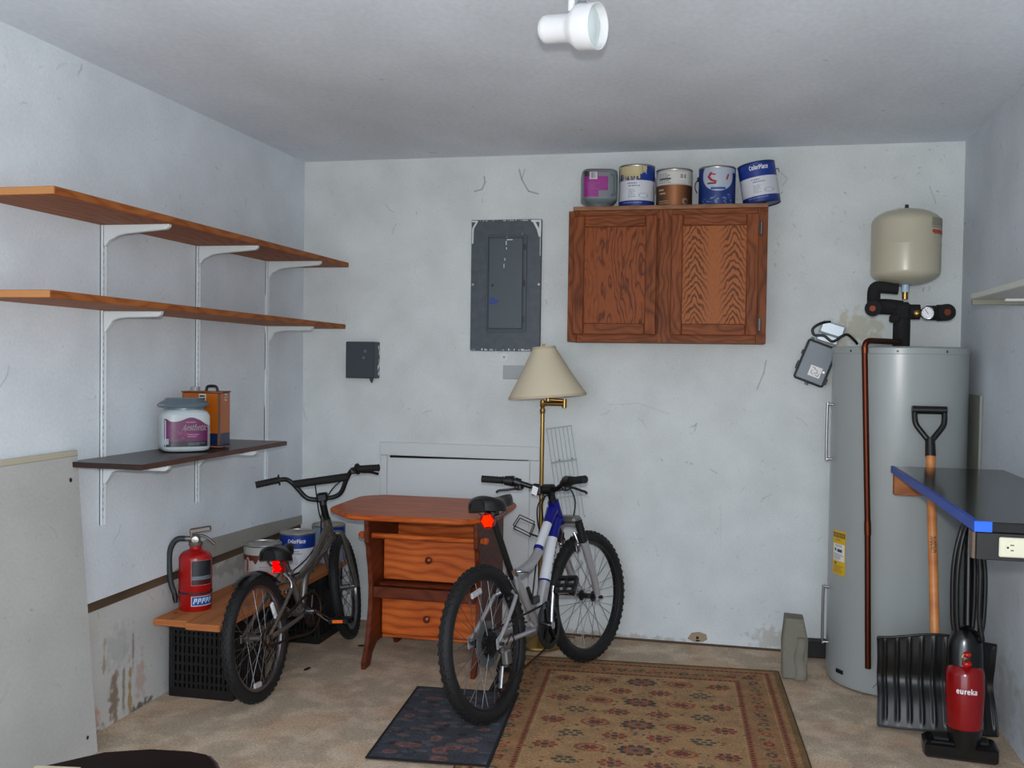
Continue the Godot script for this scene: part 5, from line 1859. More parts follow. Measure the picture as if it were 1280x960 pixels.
	for s in [-1, 1]:
		grip(t, Vector3(0.573, 0.855, s * 0.188), Vector3(0.536, 0.865, s * 0.277), S)
		mb = MB.new()
		mb.X = S
		mb.bar(Vector3(0.592, 0.849, s * 0.143), Vector3(0.576, 0.854, s * 0.180), 0.025, 16, 0.020)
		mb.bar(Vector3(0.608, 0.838, s * 0.118), Vector3(0.594, 0.848, s * 0.140), 0.020, 14)
		part("shifter", mb, mats.black_plastic, t)
		mb = MB.new()
		mb.X = S
		mb.box(Vector3(0.612, 0.826, s * 0.13), Vector3(0.04, 0.036, 0.034), 0.008)
		mb.ball(Vector3(0.592, 0.822, s * 0.128), Vector3(0.012, 0.012, 0.012), 10, 6)
		mb.tube(smooth([Vector3(0.630, 0.822, s * 0.135), Vector3(0.638, 0.812, s * 0.165), Vector3(0.618, 0.808, s * 0.20), Vector3(0.595, 0.806, s * 0.235), Vector3(0.592, 0.798, s * 0.245)], 4), 0.0055, 8)
		part("brake_lever", mb, mats.dark_steel, t)
	mb = MB.new()
	mb.X = S
	mb.box(Vector3(0.625, 0.806, -0.045), Vector3(0.022, 0.044, 0.05), 0.006)
	mb.bar(Vector3(0.638, 0.818, -0.065), Vector3(0.638, 0.815, -0.045), 0.018, 12)
	var rf := part("bar_reflector", mb, mats.black_plastic, t)
	mb = MB.new()
	mb.X = S * Transform3D(Basis(Vector3.RIGHT, 0.35), Vector3(0.6125, 0.806, -0.045))
	mb.box(Vector3.ZERO, Vector3(0.003, 0.038, 0.03), 0.001)
	part("reflector_face", mb, mat("bright_white", Color(0.93, 0.93, 0.94), 0.25), rf)
	for path in [
		[S * Vector3(0.62, 0.828, 0.12), S * Vector3(0.69, 0.805, 0.06), Vector3(0.72, 0.785, -0.03), Vector3(0.70, 0.74, -0.085), Vector3(0.66, 0.66, -0.075), Vector3(0.60, 0.615, -0.03)],
		[S * Vector3(0.62, 0.828, -0.12), S * Vector3(0.68, 0.805, -0.08), Vector3(0.70, 0.775, -0.05), Vector3(0.675, 0.74, -0.055), Vector3(0.655, 0.70, -0.045), Vector3(0.62, 0.655, -0.025)],
		[S * Vector3(0.62, 0.828, -0.11), S * Vector3(0.70, 0.81, -0.04), Vector3(0.745, 0.80, 0.05), Vector3(0.76, 0.74, 0.07), Vector3(0.765, 0.67, 0.05)],
		[Vector3(0.60, 0.61, -0.03), Vector3(0.53, 0.52, -0.03), Vector3(0.45, 0.36, -0.03), Vector3(0.40, 0.26, -0.03)]]:
		mb = MB.new()
		mb.tube(smooth(path, 5), 0.0033, 7)
		part("cable", mb, mats.black_plastic, t)
	# wire carrier clipped in front of the bars
	mb = MB.new()
	for e in [0.0, 0.014]:
		var off := Vector3(0.004, -e, 0.0)
		var q := [Vector3(0.41, 0.687, -0.06), Vector3(0.475, 0.722, -0.06), Vector3(0.60, 0.675, -0.06), Vector3(0.545, 0.632, -0.06)]
		for k in 4:
			mb.bar(q[k] + off, q[(k + 1) % 4] + off, 0.0022, 6)
	mb.bar(Vector3(0.545, 0.632, -0.06), Vector3(0.60, 0.60, -0.02), 0.004, 8)
	part("wire_carrier", mb, mats.dark_steel, t)
	# drivetrain
	mb = MB.new()
	cog(mb, bb, 0.088, 0.048, 0.003)
	cog(mb, bb, 0.070, 0.042, 0.003)
	mb.X = Transform3D(Basis(Vector3.RIGHT, PI / 2), bb + Vector3(0, 0, 0.054))
	mb.lathe([Vector2(0.074, -0.002), Vector2(0.096, -0.002), Vector2(0.098, 0.0), Vector2(0.096, 0.003), Vector2(0.074, 0.003), Vector2(0.074, -0.002)], 48)
	mb.X = Transform3D.IDENTITY
	for k in 5:
		var a := k * TAU / 5 + 0.3
		mb.bar(bb + Vector3(0, 0, 0.052), bb + Vector3(cos(a) * 0.082, sin(a) * 0.082, 0.052), 0.007, 8)
	part("chainring", mb, mat("ring_black", Color(0.09, 0.09, 0.095), 0.3, 0.6), t)
	for s in [1.0, -1.0]:
		var tip := bb + Vector3(0.022 * s, 0.158 * s, 0.083 * s)
		mb = MB.new()
		mb.tube(smooth([bb + Vector3(-0.002 * s, -0.012 * s, 0.066 * s), bb + Vector3(0.006 * s, 0.05 * s, 0.07 * s), tip], 5), 0.0105, 10, false, true, 0.75)
		mb.bar(bb + Vector3(0, 0, 0.03 * s), bb + Vector3(0, 0, 0.075 * s), 0.016, 14)
		part("crank", mb, mats.chrome, t)
		pedal(t, tip + Vector3(0, 0, 0.06 * s), mats.white_reflector, 0.75)
	mb = MB.new()
	for k in 6:
		cog(mb, A, 0.058 - k * 0.006, 0.022 + k * 0.005, 0.002)
	part("cassette", mb, mats.dark_steel, t)
	mb = MB.new()
	mb.disc(A + Vector3(0, 0, 0.0172), Vector3(0, 0, 1), 0.084, 40, 0.03)
	mb.disc(A + Vector3(0, 0, 0.0158), Vector3(0, 0, -1), 0.084, 40, 0.03)
	mb.tube(arc(A + Vector3(0, 0, 0.0165), Vector3.RIGHT, Vector3.UP, 0.084, 0, TAU, 40).slice(0, 40), 0.0016, 6, true)
	part("spoke_guard", mb, mat("guard_grey", Color(0.30, 0.31, 0.31), 0.35), t)
	mb = MB.new()
	mb.tube(smooth([Vector3(0.0, R - 0.02, 0.062), Vector3(0.02, R - 0.05, 0.072), Vector3(0.025, R - 0.09, 0.066)], 4), 0.011, 8)
	mb.box(Vector3(0.02, R - 0.055, 0.078), Vector3(0.045, 0.055, 0.026), 0.006)
	mb.tube([Vector3(0.025, R - 0.09, 0.05), Vector3(-0.005, R - 0.165, 0.05)], 0.010, 8, false, true, 0.5)
	mb.tube([Vector3(0.04, R - 0.085, 0.044), Vector3(0.012, R - 0.162, 0.044)], 0.007, 8, false, true, 0.5)
	part("derailleur", mb, mats.steel, t)
	mb = MB.new()
	cog(mb, Vector3(0.03, R - 0.088, 0), 0.021, 0.045, 0.006)
	cog(mb, Vector3(0.0, R - 0.160, 0), 0.021, 0.045, 0.006)
	each("jockey_wheel", mb, mats.black_plastic, t)
	mb = MB.new()
	mb.tube(smooth([Vector3(0.02, R - 0.01, 0.082), Vector3(0.055, R + 0.025, 0.09), Vector3(0.075, R - 0.03, 0.085), Vector3(0.04, R - 0.07, 0.085)], 5), 0.003, 6)
	part("shift_cable", mb, mats.black_plastic, t)
	mb = MB.new()
	mb.bar(Vector3(0.005, R + 0.050, 0.040), bb + Vector3(0.0, 0.086, 0.046), 0.0042, 6)
	mb.bar(Vector3(0.012, R - 0.168, 0.045), bb + Vector3(0.0, -0.084, 0.046), 0.0042, 6)
	part("chain", mb, mats.rusty_steel, t)
	mb = MB.new()
	mb.box(bb + Vector3(-0.055, 0.115, 0.035), Vector3(0.05, 0.03, 0.02), 0.004)
	mb.tube([bb + Vector3(-0.05, 0.11, 0.018), bb + Vector3(-0.075, 0.17, 0.016)], 0.008, 8)
	part("chain_guide", mb, mats.dark_steel, t)
	for cc in [A, fw]:
		var ad := Vector3(0, 0, 1) if cc == A else axle_f
		mb = MB.new()
		mb.bar(cc - ad * 0.078, cc + ad * 0.082, 0.0075, 10)
		part("axle", mb, mats.dark_steel, t)
	mb = MB.new()
	mb.tube([Vector3(0.36, 0.262, -0.05), Vector3(0.33, 0.16, -0.10), Vector3(0.30, 0.022, -0.185)], [0.010, 0.009, 0.010], 10)
	part("kickstand", mb, mats.black_plastic, t)

func small_bike() -> void:
	var t := thing("small_bike", "small pewter grey children's bike between the crates and the table", "bicycle", Vector3(-1.82, 0.0006, 1.257))
	t.basis = bike_basis(deg_to_rad(0.6), deg_to_rad(5.0))
	var R := 0.25
	var rt := 0.024
	var fm: StandardMaterial3D = mats.pewter_paint
	var A := Vector3(0, R, 0)
	var bb := Vector3(0.42, 0.255, 0)
	var c0 := Vector3(0.80, 0.47, 0)
	var axis := Vector3(-0.342, 0.94, 0)
	var S := steer_xf(c0, axis, deg_to_rad(12.0))
	var fw := S * Vector3(0.93, R, 0)
	var axle_f := S.basis * Vector3(0, 0, 1)
	var w1 := wheel("wheel", t, A, Vector3(0, 0, 1), R, rt, 50, mats.steel, 0.0)
	spoke_reflector(w1, A, Vector3(0, 0, 1), 0.175, -1.15, 0.075, mats.bright_white)
	spoke_reflector(w1, A, Vector3(0, 0, 1), 0.185, PI - 0.1, 0.06, mats.pale_reflector)
	wheel("wheel", t, fw, axle_f, R, rt, 50, mats.steel, 0.1)
	var mb := MB.new()
	var seat_top := Vector3(0.328, 0.437, 0)
	mb.tube(smooth([Vector3(0.752, 0.575, 0), Vector3(0.66, 0.515, 0), Vector3(0.56, 0.452, 0), Vector3(0.45, 0.418, 0), Vector3(0.335, 0.405, 0)], 5), 0.0165, 14)
	mb.tube(smooth([Vector3(0.772, 0.52, 0), Vector3(0.68, 0.475, 0), Vector3(0.55, 0.435, 0), Vector3(0.478, 0.40, 0), Vector3(0.445, 0.33, 0), bb], 5), 0.0185, 14)
	mb.tube([seat_top, bb], 0.0155, 12)
	mb.bar(Vector3(0.742, 0.615, 0), Vector3(0.782, 0.505, 0), 0.021, 16)
	mb.bar(bb - Vector3(0, 0, 0.036), bb + Vector3(0, 0, 0.036), 0.024, 16)
	for s in [-1, 1]:
		mb.tube(smooth([seat_top + Vector3(0.01, -0.03, s * 0.012), Vector3(0.265, 0.40, s * 0.042), Vector3(0.16, 0.345, s * 0.052), Vector3(0.0, R + 0.008, s * 0.058)], 5), 0.0085, 10)
		mb.tube(smooth([bb + Vector3(-0.01, 0.0, s * 0.022), Vector3(0.28, 0.252, s * 0.044), Vector3(0.0, R, s * 0.058)], 5), 0.0095, 10)
		mb.prism(PackedVector2Array([Vector2(-0.022, R - 0.016), Vector2(0.03, R - 0.012), Vector2(0.03, R + 0.012), Vector2(-0.02, R + 0.016)]), s * 0.058 - 0.003, s * 0.058 + 0.003)
	part("frame", mb, fm, t)
	# fork with curved blades
	mb = MB.new()
	mb.X = S
	for s in [-1, 1]:
		mb.tube(smooth([Vector3(0.798, 0.535, s * 0.018), Vector3(0.81, 0.525, s * 0.046), Vector3(0.83, 0.48, s * 0.053), Vector3(0.88, 0.36, s * 0.055), Vector3(0.93, R, s * 0.055)], 6), 0.0125, 12)
	mb.bar(Vector3(0.782, 0.505, 0), Vector3(0.795, 0.54, 0), 0.02, 14)
	part("fork", mb, fm, t)
	# seat
	mb = MB.new()
	mb.tube([seat_top + Vector3(0.01, -0.03, 0), Vector3(0.275, 0.545, 0)], 0.0125, 12)
	part("seat_post", mb, mats.steel, t)
	mb = MB.new()
	mb.tube([seat_top + Vector3(0.004, -0.016, 0), seat_top + Vector3(-0.006, 0.012, 0)], 0.02, 14)
	mb.tube([seat_top + Vector3(-0.02, 0, 0.02), seat_top + Vector3(0.03, 0.0, 0.028)], 0.006, 8)
	part("seat_clamp", mb, mats.chrome, t)
	saddle(t, Vector3(0.15, 0.580, 0), 0.215, -0.012, 0.072)
	var rc := Vector3(0.235, 0.49, 0.0)
	mb = MB.new()
	mb.box(rc + Vector3(0.008, 0, 0), Vector3(0.018, 0.052, 0.056), 0.006)
	mb.bar(rc + Vector3(0.01, 0.0, 0), rc + Vector3(0.055, 0.012, 0), 0.007, 8)
	var tl := part("reflector", mb, mats.reflector_case, t)
	part("reflector_lens", corner_cubes(rc + Vector3(-0.004, 0, 0), Vector3(-1, 0.08, 0.5), 0.025, 0.006, false, 0.023), mats.red_reflector, tl)
	# short rear mudguard
	mb = MB.new()
	var rows := []
	for k in 13:
		var a := lerpf(2.05, 0.75, k / 12.0)
		var line := []
		for i in 7:
			var z := lerpf(-0.034, 0.034, i / 6.0)
			var rr := R + 0.016 - 12.0 * z * z
			line.append(A + Vector3(cos(a) * rr, sin(a) * rr, z))
		rows.append(line)
	mb.sheet(rows, A)
	part("mudguard", mb, mat("mudguard_black", Color(0.06, 0.05, 0.06), 0.2), t)
	# bars
	mb = MB.new()
	mb.X = S
	mb.tube([Vector3(0.742, 0.61, 0), Vector3(0.722, 0.668, 0), Vector3(0.716, 0.69, 0)], 0.0165, 14)
	mb.tube([Vector3(0.716, 0.68, 0), Vector3(0.725, 0.715, 0)], 0.017, 14)
	mb.box(Vector3(0.728, 0.718, 0), Vector3(0.045, 0.045, 0.055), 0.010)
	part("stem", mb, mats.black_plastic, t)
	mb = MB.new()
	var half := [Vector3(0.728, 0.72, 0.0), Vector3(0.728, 0.72, 0.045), Vector3(0.724, 0.738, 0.085), Vector3(0.712, 0.79, 0.118), Vector3(0.70, 0.83, 0.15), Vector3(0.68, 0.838, 0.185), Vector3(0.652, 0.832, 0.285)]
	var full := []
	for k in range(6, 0, -1):
		full.append(Vector3(half[k].x, half[k].y, -half[k].z))
	full.append_array(half)
	var SB := S * Transform3D(Basis(Vector3.RIGHT, 0.0), Vector3(0, -0.008, 0.006))
	mb.X = SB
	mb.tube(smooth(full, 5), 0.0112, 12)
	part("handlebar", mb, mats.black_plastic, t)
	mb = MB.new()
	mb.X = SB
	mb.bar(Vector3(0.709, 0.806, -0.128), Vector3(0.709, 0.806, 0.128), 0.019, 14)
	part("crossbar_pad", mb, mat("pad_black", Color(0.06, 0.06, 0.06), 0.8), t)
	for s in [-1, 1]:
		grip(t, Vector3(0.678, 0.838, s * 0.190), Vector3(0.651, 0.832, s * 0.29), SB)
		mb = MB.new()
		mb.X = SB
		mb.tube([Vector3(0.680, 0.838, s * 0.183), Vector3(0.678, 0.838, s * 0.189)], 0.026, 16)
		part("grip_flange", mb, mats.rubber, t)
	mb = MB.new()
	mb.X = SB
	mb.box(Vector3(0.70, 0.832, 0.163), Vector3(0.04, 0.03, 0.03), 0.006)
	mb.tube(smooth([Vector3(0.715, 0.828, 0.172), Vector3(0.725, 0.818, 0.20), Vector3(0.715, 0.812, 0.24), Vector3(0.70, 0.80, 0.275)], 5), 0.006, 8)
	part("brake_lever", mb, mats.black_plastic, t)
	for path in [
		[SB * Vector3(0.715, 0.83, 0.165), Vector3(0.76, 0.80, 0.10), Vector3(0.77, 0.74, 0.02), Vector3(0.765, 0.64, -0.03), Vector3(0.70, 0.535, -0.02), Vector3(0.55, 0.465, -0.02), Vector3(0.34, 0.43, -0.02)],
		[Vector3(0.71, 0.80, -0.03), Vector3(0.73, 0.73, -0.035), Vector3(0.755, 0.62, -0.035), Vector3(0.80, 0.55, -0.01)]]:
		mb = MB.new()
		mb.tube(smooth(path, 5), 0.0032, 7)
		part("cable", mb, mats.black_plastic, t)
	# drivetrain
	mb = MB.new()
	cog(mb, bb, 0.072, 0.044, 0.003)
	for k in 5:
		var a := k * TAU / 5
		mb.bar(bb + Vector3(0, 0, 0.044), bb + Vector3(cos(a) * 0.068, sin(a) * 0.068, 0.044), 0.006, 8)
	part("chainring", mb, mats.dark_steel, t)
	mb = MB.new()
	var guard := []
	for s in [1, -1]:
		guard.append(Vector3(0.42, 0.255 + s * 0.082, 0.052))
	mb.tube(smooth([Vector3(-0.03, R + 0.0, 0.052), Vector3(0.0, R + 0.036, 0.052), Vector3(0.2, R + 0.055, 0.052), Vector3(0.42, 0.34, 0.052), Vector3(0.503, 0.255, 0.052), Vector3(0.42, 0.172, 0.052), Vector3(0.2, R - 0.055, 0.052), Vector3(0.0, R - 0.036, 0.052)], 6), 0.0058, 8, true)
	part("chain", mb, mats.rusty_steel, t)
	mb = MB.new()
	cog(mb, A, 0.035, 0.046, 0.004)
	mb.bar(A - Vector3(0, 0, 0.060), A + Vector3(0, 0, 0.066), 0.007, 10)
	mb.bar(A + Vector3(0, 0, 0.06), A + Vector3(0, 0, 0.066), 0.014, 6)
	part("axle", mb, mats.rusty_steel, t)
	mb = MB.new()
	mb.bar(fw - axle_f * 0.062, fw + axle_f * 0.062, 0.007, 10)
	part("axle", mb, mats.dark_steel, t)
	for s in [1.0, -1.0]:
		var tip := bb + Vector3(0.118 * s, -0.072 * s, 0.072 * s)
		mb = MB.new()
		mb.tube(smooth([bb + Vector3(0, 0, 0.056 * s), bb + Vector3(0.05 * s, -0.03 * s, 0.062 * s), tip], 4), 0.0095, 10)
		mb.bar(bb + Vector3(0, 0, 0.03 * s), bb + Vector3(0, 0, 0.064 * s), 0.017, 14)
		part("crank", mb, mats.chrome, t)
		pedal(t, tip + Vector3(0, 0, 0.058 * s), mat("amber_plastic", Color(0.95, 0.42, 0.05), 0.3), -0.1)
	for s in [-1, 1]:
		mb = MB.new()
		mb.box(Vector3(0.235, 0.385, s * 0.03), Vector3(0.05, 0.016, 0.014), 0.004)
		mb.tube(smooth([Vector3(0.24, 0.375, s * 0.045), Vector3(0.25, 0.42, s * 0.042), Vector3(0.255, 0.455, s * 0.01)], 4), 0.006, 8)
		part("brake", mb, mats.chrome, t)
	mb = MB.new()
	mb.tube([Vector3(0.34, 0.25, -0.045), Vector3(0.30, 0.12, -0.09), Vector3(0.27, 0.017, -0.15)], 0.008, 10)
	part("kickstand", mb, mats.dark_steel, t)

func snow_shovel() -> void:
	# stands on its blade, the handle leaning on the water heater
	var t := thing("snow_shovel", "black snow shovel with a wooden handle leaning on the water heater", "shovel", Vector3(0.772, 0.0, 0.93))
	var lean := Basis(Vector3.RIGHT, -0.255)
	t.basis = lean * Basis(Vector3.BACK, 0.0)
	var bw: StandardMaterial3D = mats.black_plastic
	# ribbed scoop; rows go up, columns across
	var rows := []
	var back := []
	for j in 25:
		var s := j / 24.0
		var line := []
		var lb := []
		for i in 97:
			var x := lerpf(-0.217, 0.198, i / 96.0)
			var ph := fposmod((x + 0.215) / 0.043, 1.0)
			var rib := 0.0065 * (smoothstep(0.30, 0.42, ph) - smoothstep(0.58, 0.70, ph)) * smoothstep(0.02, 0.12, s) * smoothstep(1.0, 0.93, s)
			var curve := 0.055 * pow(s, 2.2) + 0.05 * pow(1.0 - s, 2.0) * 0.6 - 0.028 * exp(-pow((s - 0.52) / 0.16, 2.0))
			var cup := 0.030 * (1.0 - pow(absf(x) / 0.215, 2.2))
			var y := s * 0.335 + (0.012 * cos(x * 14.0) if s > 0.9 else 0.0) * (s - 0.9) * 10.0
			var xx := x * (1.0 - 0.03 * sin(s * PI))
			line.append(Vector3(xx, y + 0.012, curve + cup + rib + 0.018))
			lb.append(Vector3(xx, y + 0.012, curve + cup + rib + 0.014))
		rows.append(line)
		back.append(lb)
	var mb := MB.new()
	mb.sheet(rows, Vector3(0, 0.16, -3.0))
	mb.sheet(back, Vector3(0, 0.16, 3.0))
	var edge := []
	for i in 97:
		edge.append(rows[24][i].lerp(back[24][i], 0.5))
	mb.tube(edge, 0.005, 8)
	for i in [0, 96]:
		edge = []
		for j in 25:
			edge.append(rows[j][i].lerp(back[j][i], 0.5))
		mb.tube(edge, 0.0042, 8)
	edge = []
	for i in 97:
		edge.append(rows[0][i].lerp(back[0][i], 0.5))
	mb.tube(edge, 0.004, 8)
	mb.tube([Vector3(0, 0.14, 0.0), Vector3(0, 0.26, 0.0), Vector3(0, 0.345, 0.0)], [0.012, 0.02, 0.022], 14)
	part("blade", mb, bw, t)
	var wm := texmat("handle_wood", wood(256, 64, 77, Color(0.86, 0.58, 0.33), Color(0.72, 0.43, 0.22), 3.0, 0.6), 0.45, 2.0)
	mb = MB.new()
	mb.bar(Vector3(0, 0.24, 0.0), Vector3(0.0, 1.075, 0.0), 0.0175, 18)
	var sh := part("shaft", mb, wm, t)
	var lt := letters("UNION", 0.021, 0.0176, true, 0.0, false, PI / 2, 0.062)
	part("lettering", lt, mats.dark_print, sh, Vector3(0.0, 0.70, 0.0003))
	# D grip
	mb = MB.new()
	mb.bar(Vector3(0, 1.05, 0), Vector3(0, 1.12, 0), 0.021, 16, 0.019)
	mb.tube(smooth([Vector3(0, 1.105, 0), Vector3(-0.022, 1.135, 0), Vector3(-0.05, 1.175, 0), Vector3(-0.056, 1.205, 0), Vector3(-0.056, 1.238, 0)], 5), [0.014] .duplicate() + _fill(0.0115, 20), 12)
	mb.tube(smooth([Vector3(0, 1.105, 0), Vector3(0.022, 1.135, 0), Vector3(0.05, 1.175, 0), Vector3(0.056, 1.205, 0), Vector3(0.056, 1.238, 0)], 5), [0.014] .duplicate() + _fill(0.0115, 20), 12)
	mb.bar(Vector3(-0.066, 1.238, 0), Vector3(0.066, 1.238, 0), 0.0165, 14)
	part("d_grip", mb, bw, t)

func _fill(x: float, n: int) -> Array:
	var a := []
	a.resize(n)
	a.fill(x)
	return a

func vacuum() -> void:
	var t := thing("stick_vacuum", "red and black stick vacuum cleaner standing in front of the snow shovel", "vacuum cleaner", Vector3(0.815, 0.0, 1.155))
	t.rotation.y = -0.10
	var bk := mat("vacuum_black", Color(0.05, 0.05, 0.055), 0.22)
	var mb := MB.new()
	var o := PackedVector2Array([Vector2(-0.13, -0.055), Vector2(0.105, -0.055), Vector2(0.11, -0.03), Vector2(0.11, 0.045), Vector2(0.095, 0.06), Vector2(-0.12, 0.06), Vector2(-0.135, 0.045), Vector2(-0.135, -0.03)])
	mb.X = Transform3D(Basis(Vector3.RIGHT, -PI / 2), Vector3.ZERO)
	mb.prism(o, 0.004, 0.060, 0.010)
	part("floor_head", mb, bk, t)
	mb = MB.new()
	mb.box(Vector3(-0.01, 0.064, -0.005), Vector3(0.18, 0.012, 0.06), 0.004)
	mb.box(Vector3(-0.05, 0.060, 0.045), Vector3(0.12, 0.006, 0.012), 0.002)
	part("bumper", mb, mats.rubber, t)
	# leaning body
	var L := Transform3D(Basis(Vector3.RIGHT, -0.11), Vector3(0.0, 0.09, 0.01))
	mb = MB.new()
	mb.X = L
	mb.lathe([Vector2(0, -0.045), Vector2(0.05, -0.045), Vector2(0.056, 0.0), Vector2(0.058, 0.02)], 28)
	part("neck", mb, bk, t)
	var rm := mat("cup_red", Color(0.50, 0.03, 0.045), 0.18)
	mb = MB.new()
	mb.X = L
	mb.lathe([Vector2(0.0, 0.015), Vector2(0.05, 0.015), Vector2(0.056, 0.02), Vector2(0.060, 0.06), Vector2(0.064, 0.14), Vector2(0.064, 0.205), Vector2(0.060, 0.225), Vector2(0.050, 0.235), Vector2(0.0, 0.235)], 40)
	var cup := part("dust_cup", mb, rm, t)
	var lt := letters("eureka", 0.020, 0.0642, true, 0.0, false, 0.0, 0.068)
	var lo := part("lettering", lt, mats.white_print, cup)
	lo.transform = L * Transform3D(Basis.IDENTITY, Vector3(0, 0.155, 0))
	# black shell behind and above the cup
	mb = MB.new()
	mb.X = L
	var rows := []
	for j in 17:
		var s := j / 16.0
		var line := []
		var hw := 0.058 * sqrt(maxf(0.0, 1.0 - pow(maxf(0.0, (s - 0.35) / 0.65), 2.4))) + 0.002
		var dz := lerpf(0.052, 0.040, s)
		for i in 24:
			var w := TAU * i / 24
			line.append(Vector3(cos(w) * hw, 0.20 + s * 0.175, -0.012 + sin(w) * dz * sqrt(maxf(0.02, 1.0 - pow(maxf(0.0, (s - 0.5) / 0.5), 3.0)))))
		rows.append(line)
	mb.sheet(rows, L.origin + Vector3(0, 0.24, -0.05), true)
	mb.box(Vector3(0, 0.12, -0.055), Vector3(0.09, 0.26, 0.05), 0.015)
	part("motor_housing", mb, bk, t)
	mb = MB.new()
	mb.X = L
	mb.ball(Vector3(0.0, 0.247, 0.046), Vector3(0.017, 0.013, 0.014))
	mb.ball(Vector3(0.002, 0.278, 0.040), Vector3(0.014, 0.011, 0.013))
	each("release_knob", mb, mat("knob_red", Color(0.66, 0.06, 0.06), 0.22), t)
	mb = MB.new()
	mb.X = L
	mb.tube(smooth([Vector3(-0.008, 0.252, 0.062), Vector3(-0.017, 0.265, 0.052), Vector3(-0.010, 0.280, 0.05)], 4), 0.003, 6)
	part("latch_ring", mb, mats.brass, t)
	# handle tube up to the worktop, cord hung in long loops
	mb = MB.new()
	mb.X = L
	mb.bar(Vector3(0.01, 0.33, -0.03), Vector3(0.01, 0.80, -0.018), 0.018, 12)
	part("handle_tube", mb, bk, t)
	mb = MB.new()
	for k in 3:
		var x0: float = [-0.042, -0.030, 0.040][k]
		var x1: float = [0.028, 0.050, 0.056][k]
		var top: float = [0.835, 0.825, 0.82][k]
		var z: float = -0.055 + k * 0.018
		mb.tube(smooth([Vector3(0.01, top, z), Vector3((x0 + 0.01) / 2, top - 0.03, z), Vector3(x0, top - 0.16, z + 0.01), Vector3(x0, 0.50, z + 0.012), Vector3(x0 + 0.012, 0.42, z + 0.01), Vector3((x0 + x1) / 2, 0.395 + k * 0.012, z), Vector3(x1 - 0.01, 0.42, z), Vector3(x1, 0.50, z), Vector3(x1, top - 0.16, z), Vector3((x1 + 0.01) / 2, top - 0.03, z)], 5), 0.0085, 8)
	each("cord", mb, mats.black_plastic, t)

func ceiling_spot() -> void:
	var t := thing("ceiling_spotlight", "white spotlight hanging from the ceiling, not lit", "spotlight", Vector3(-0.44, 2.4, 2.35))
	var wm := mat("lamp_white", Color(0.84, 0.85, 0.86), 0.35)
	var mb := MB.new()
	mb.lathe([Vector2(0, -0.022), Vector2(0.045, -0.022), Vector2(0.052, -0.014), Vector2(0.052, -0.001), Vector2(0, -0.001)], 32)
	part("ceiling_plate", mb, wm, t)
	mb = MB.new()
	mb.bar(Vector3(0.018, -0.02, 0), Vector3(0.018, -0.13, 0), 0.010, 14)
	part("stem", mb, wm, t)
	mb = MB.new()
	mb.bar(Vector3(0.035, -0.118, 0.004), Vector3(0.056, -0.118, 0.004), 0.013, 14)
	part("swivel", mb, mat("swivel_grey", Color(0.45, 0.47, 0.49), 0.4), t)
	# the head: a small can that widens into a bell, its mouth towards +x and a little to the viewer
	var dir := Vector3(0.94, -0.10, 0.32).normalized()
	var up := Vector3.UP
	var bx := up.cross(dir).normalized()
	mb = MB.new()
	mb.X = Transform3D(Basis(bx, dir, bx.cross(dir)), Vector3(-0.058, -0.168, -0.01))
	mb.lathe([Vector2(0, 0.0), Vector2(0.028, 0.0), Vector2(0.034, 0.006), Vector2(0.036, 0.016), Vector2(0.036, 0.078), Vector2(0.040, 0.086), Vector2(0.054, 0.104), Vector2(0.057, 0.112), Vector2(0.057, 0.160), Vector2(0.0545, 0.160), Vector2(0.052, 0.115), Vector2(0.030, 0.098), Vector2(0.0, 0.095)], 48)
	var hd := part("lamp_head", mb, wm, t)
	mb = MB.new()
	mb.X = Transform3D(Basis(bx, dir, bx.cross(dir)), Vector3(-0.058, -0.168, -0.01))
	mb.lathe([Vector2(0.0, 0.152), Vector2(0.03, 0.150), Vector2(0.052, 0.138), Vector2(0.052, 0.128), Vector2(0.0, 0.11)], 40)
	part("bulb_face", mb, mat("bulb_glass", Color(0.80, 0.85, 0.85), 0.15), hd)

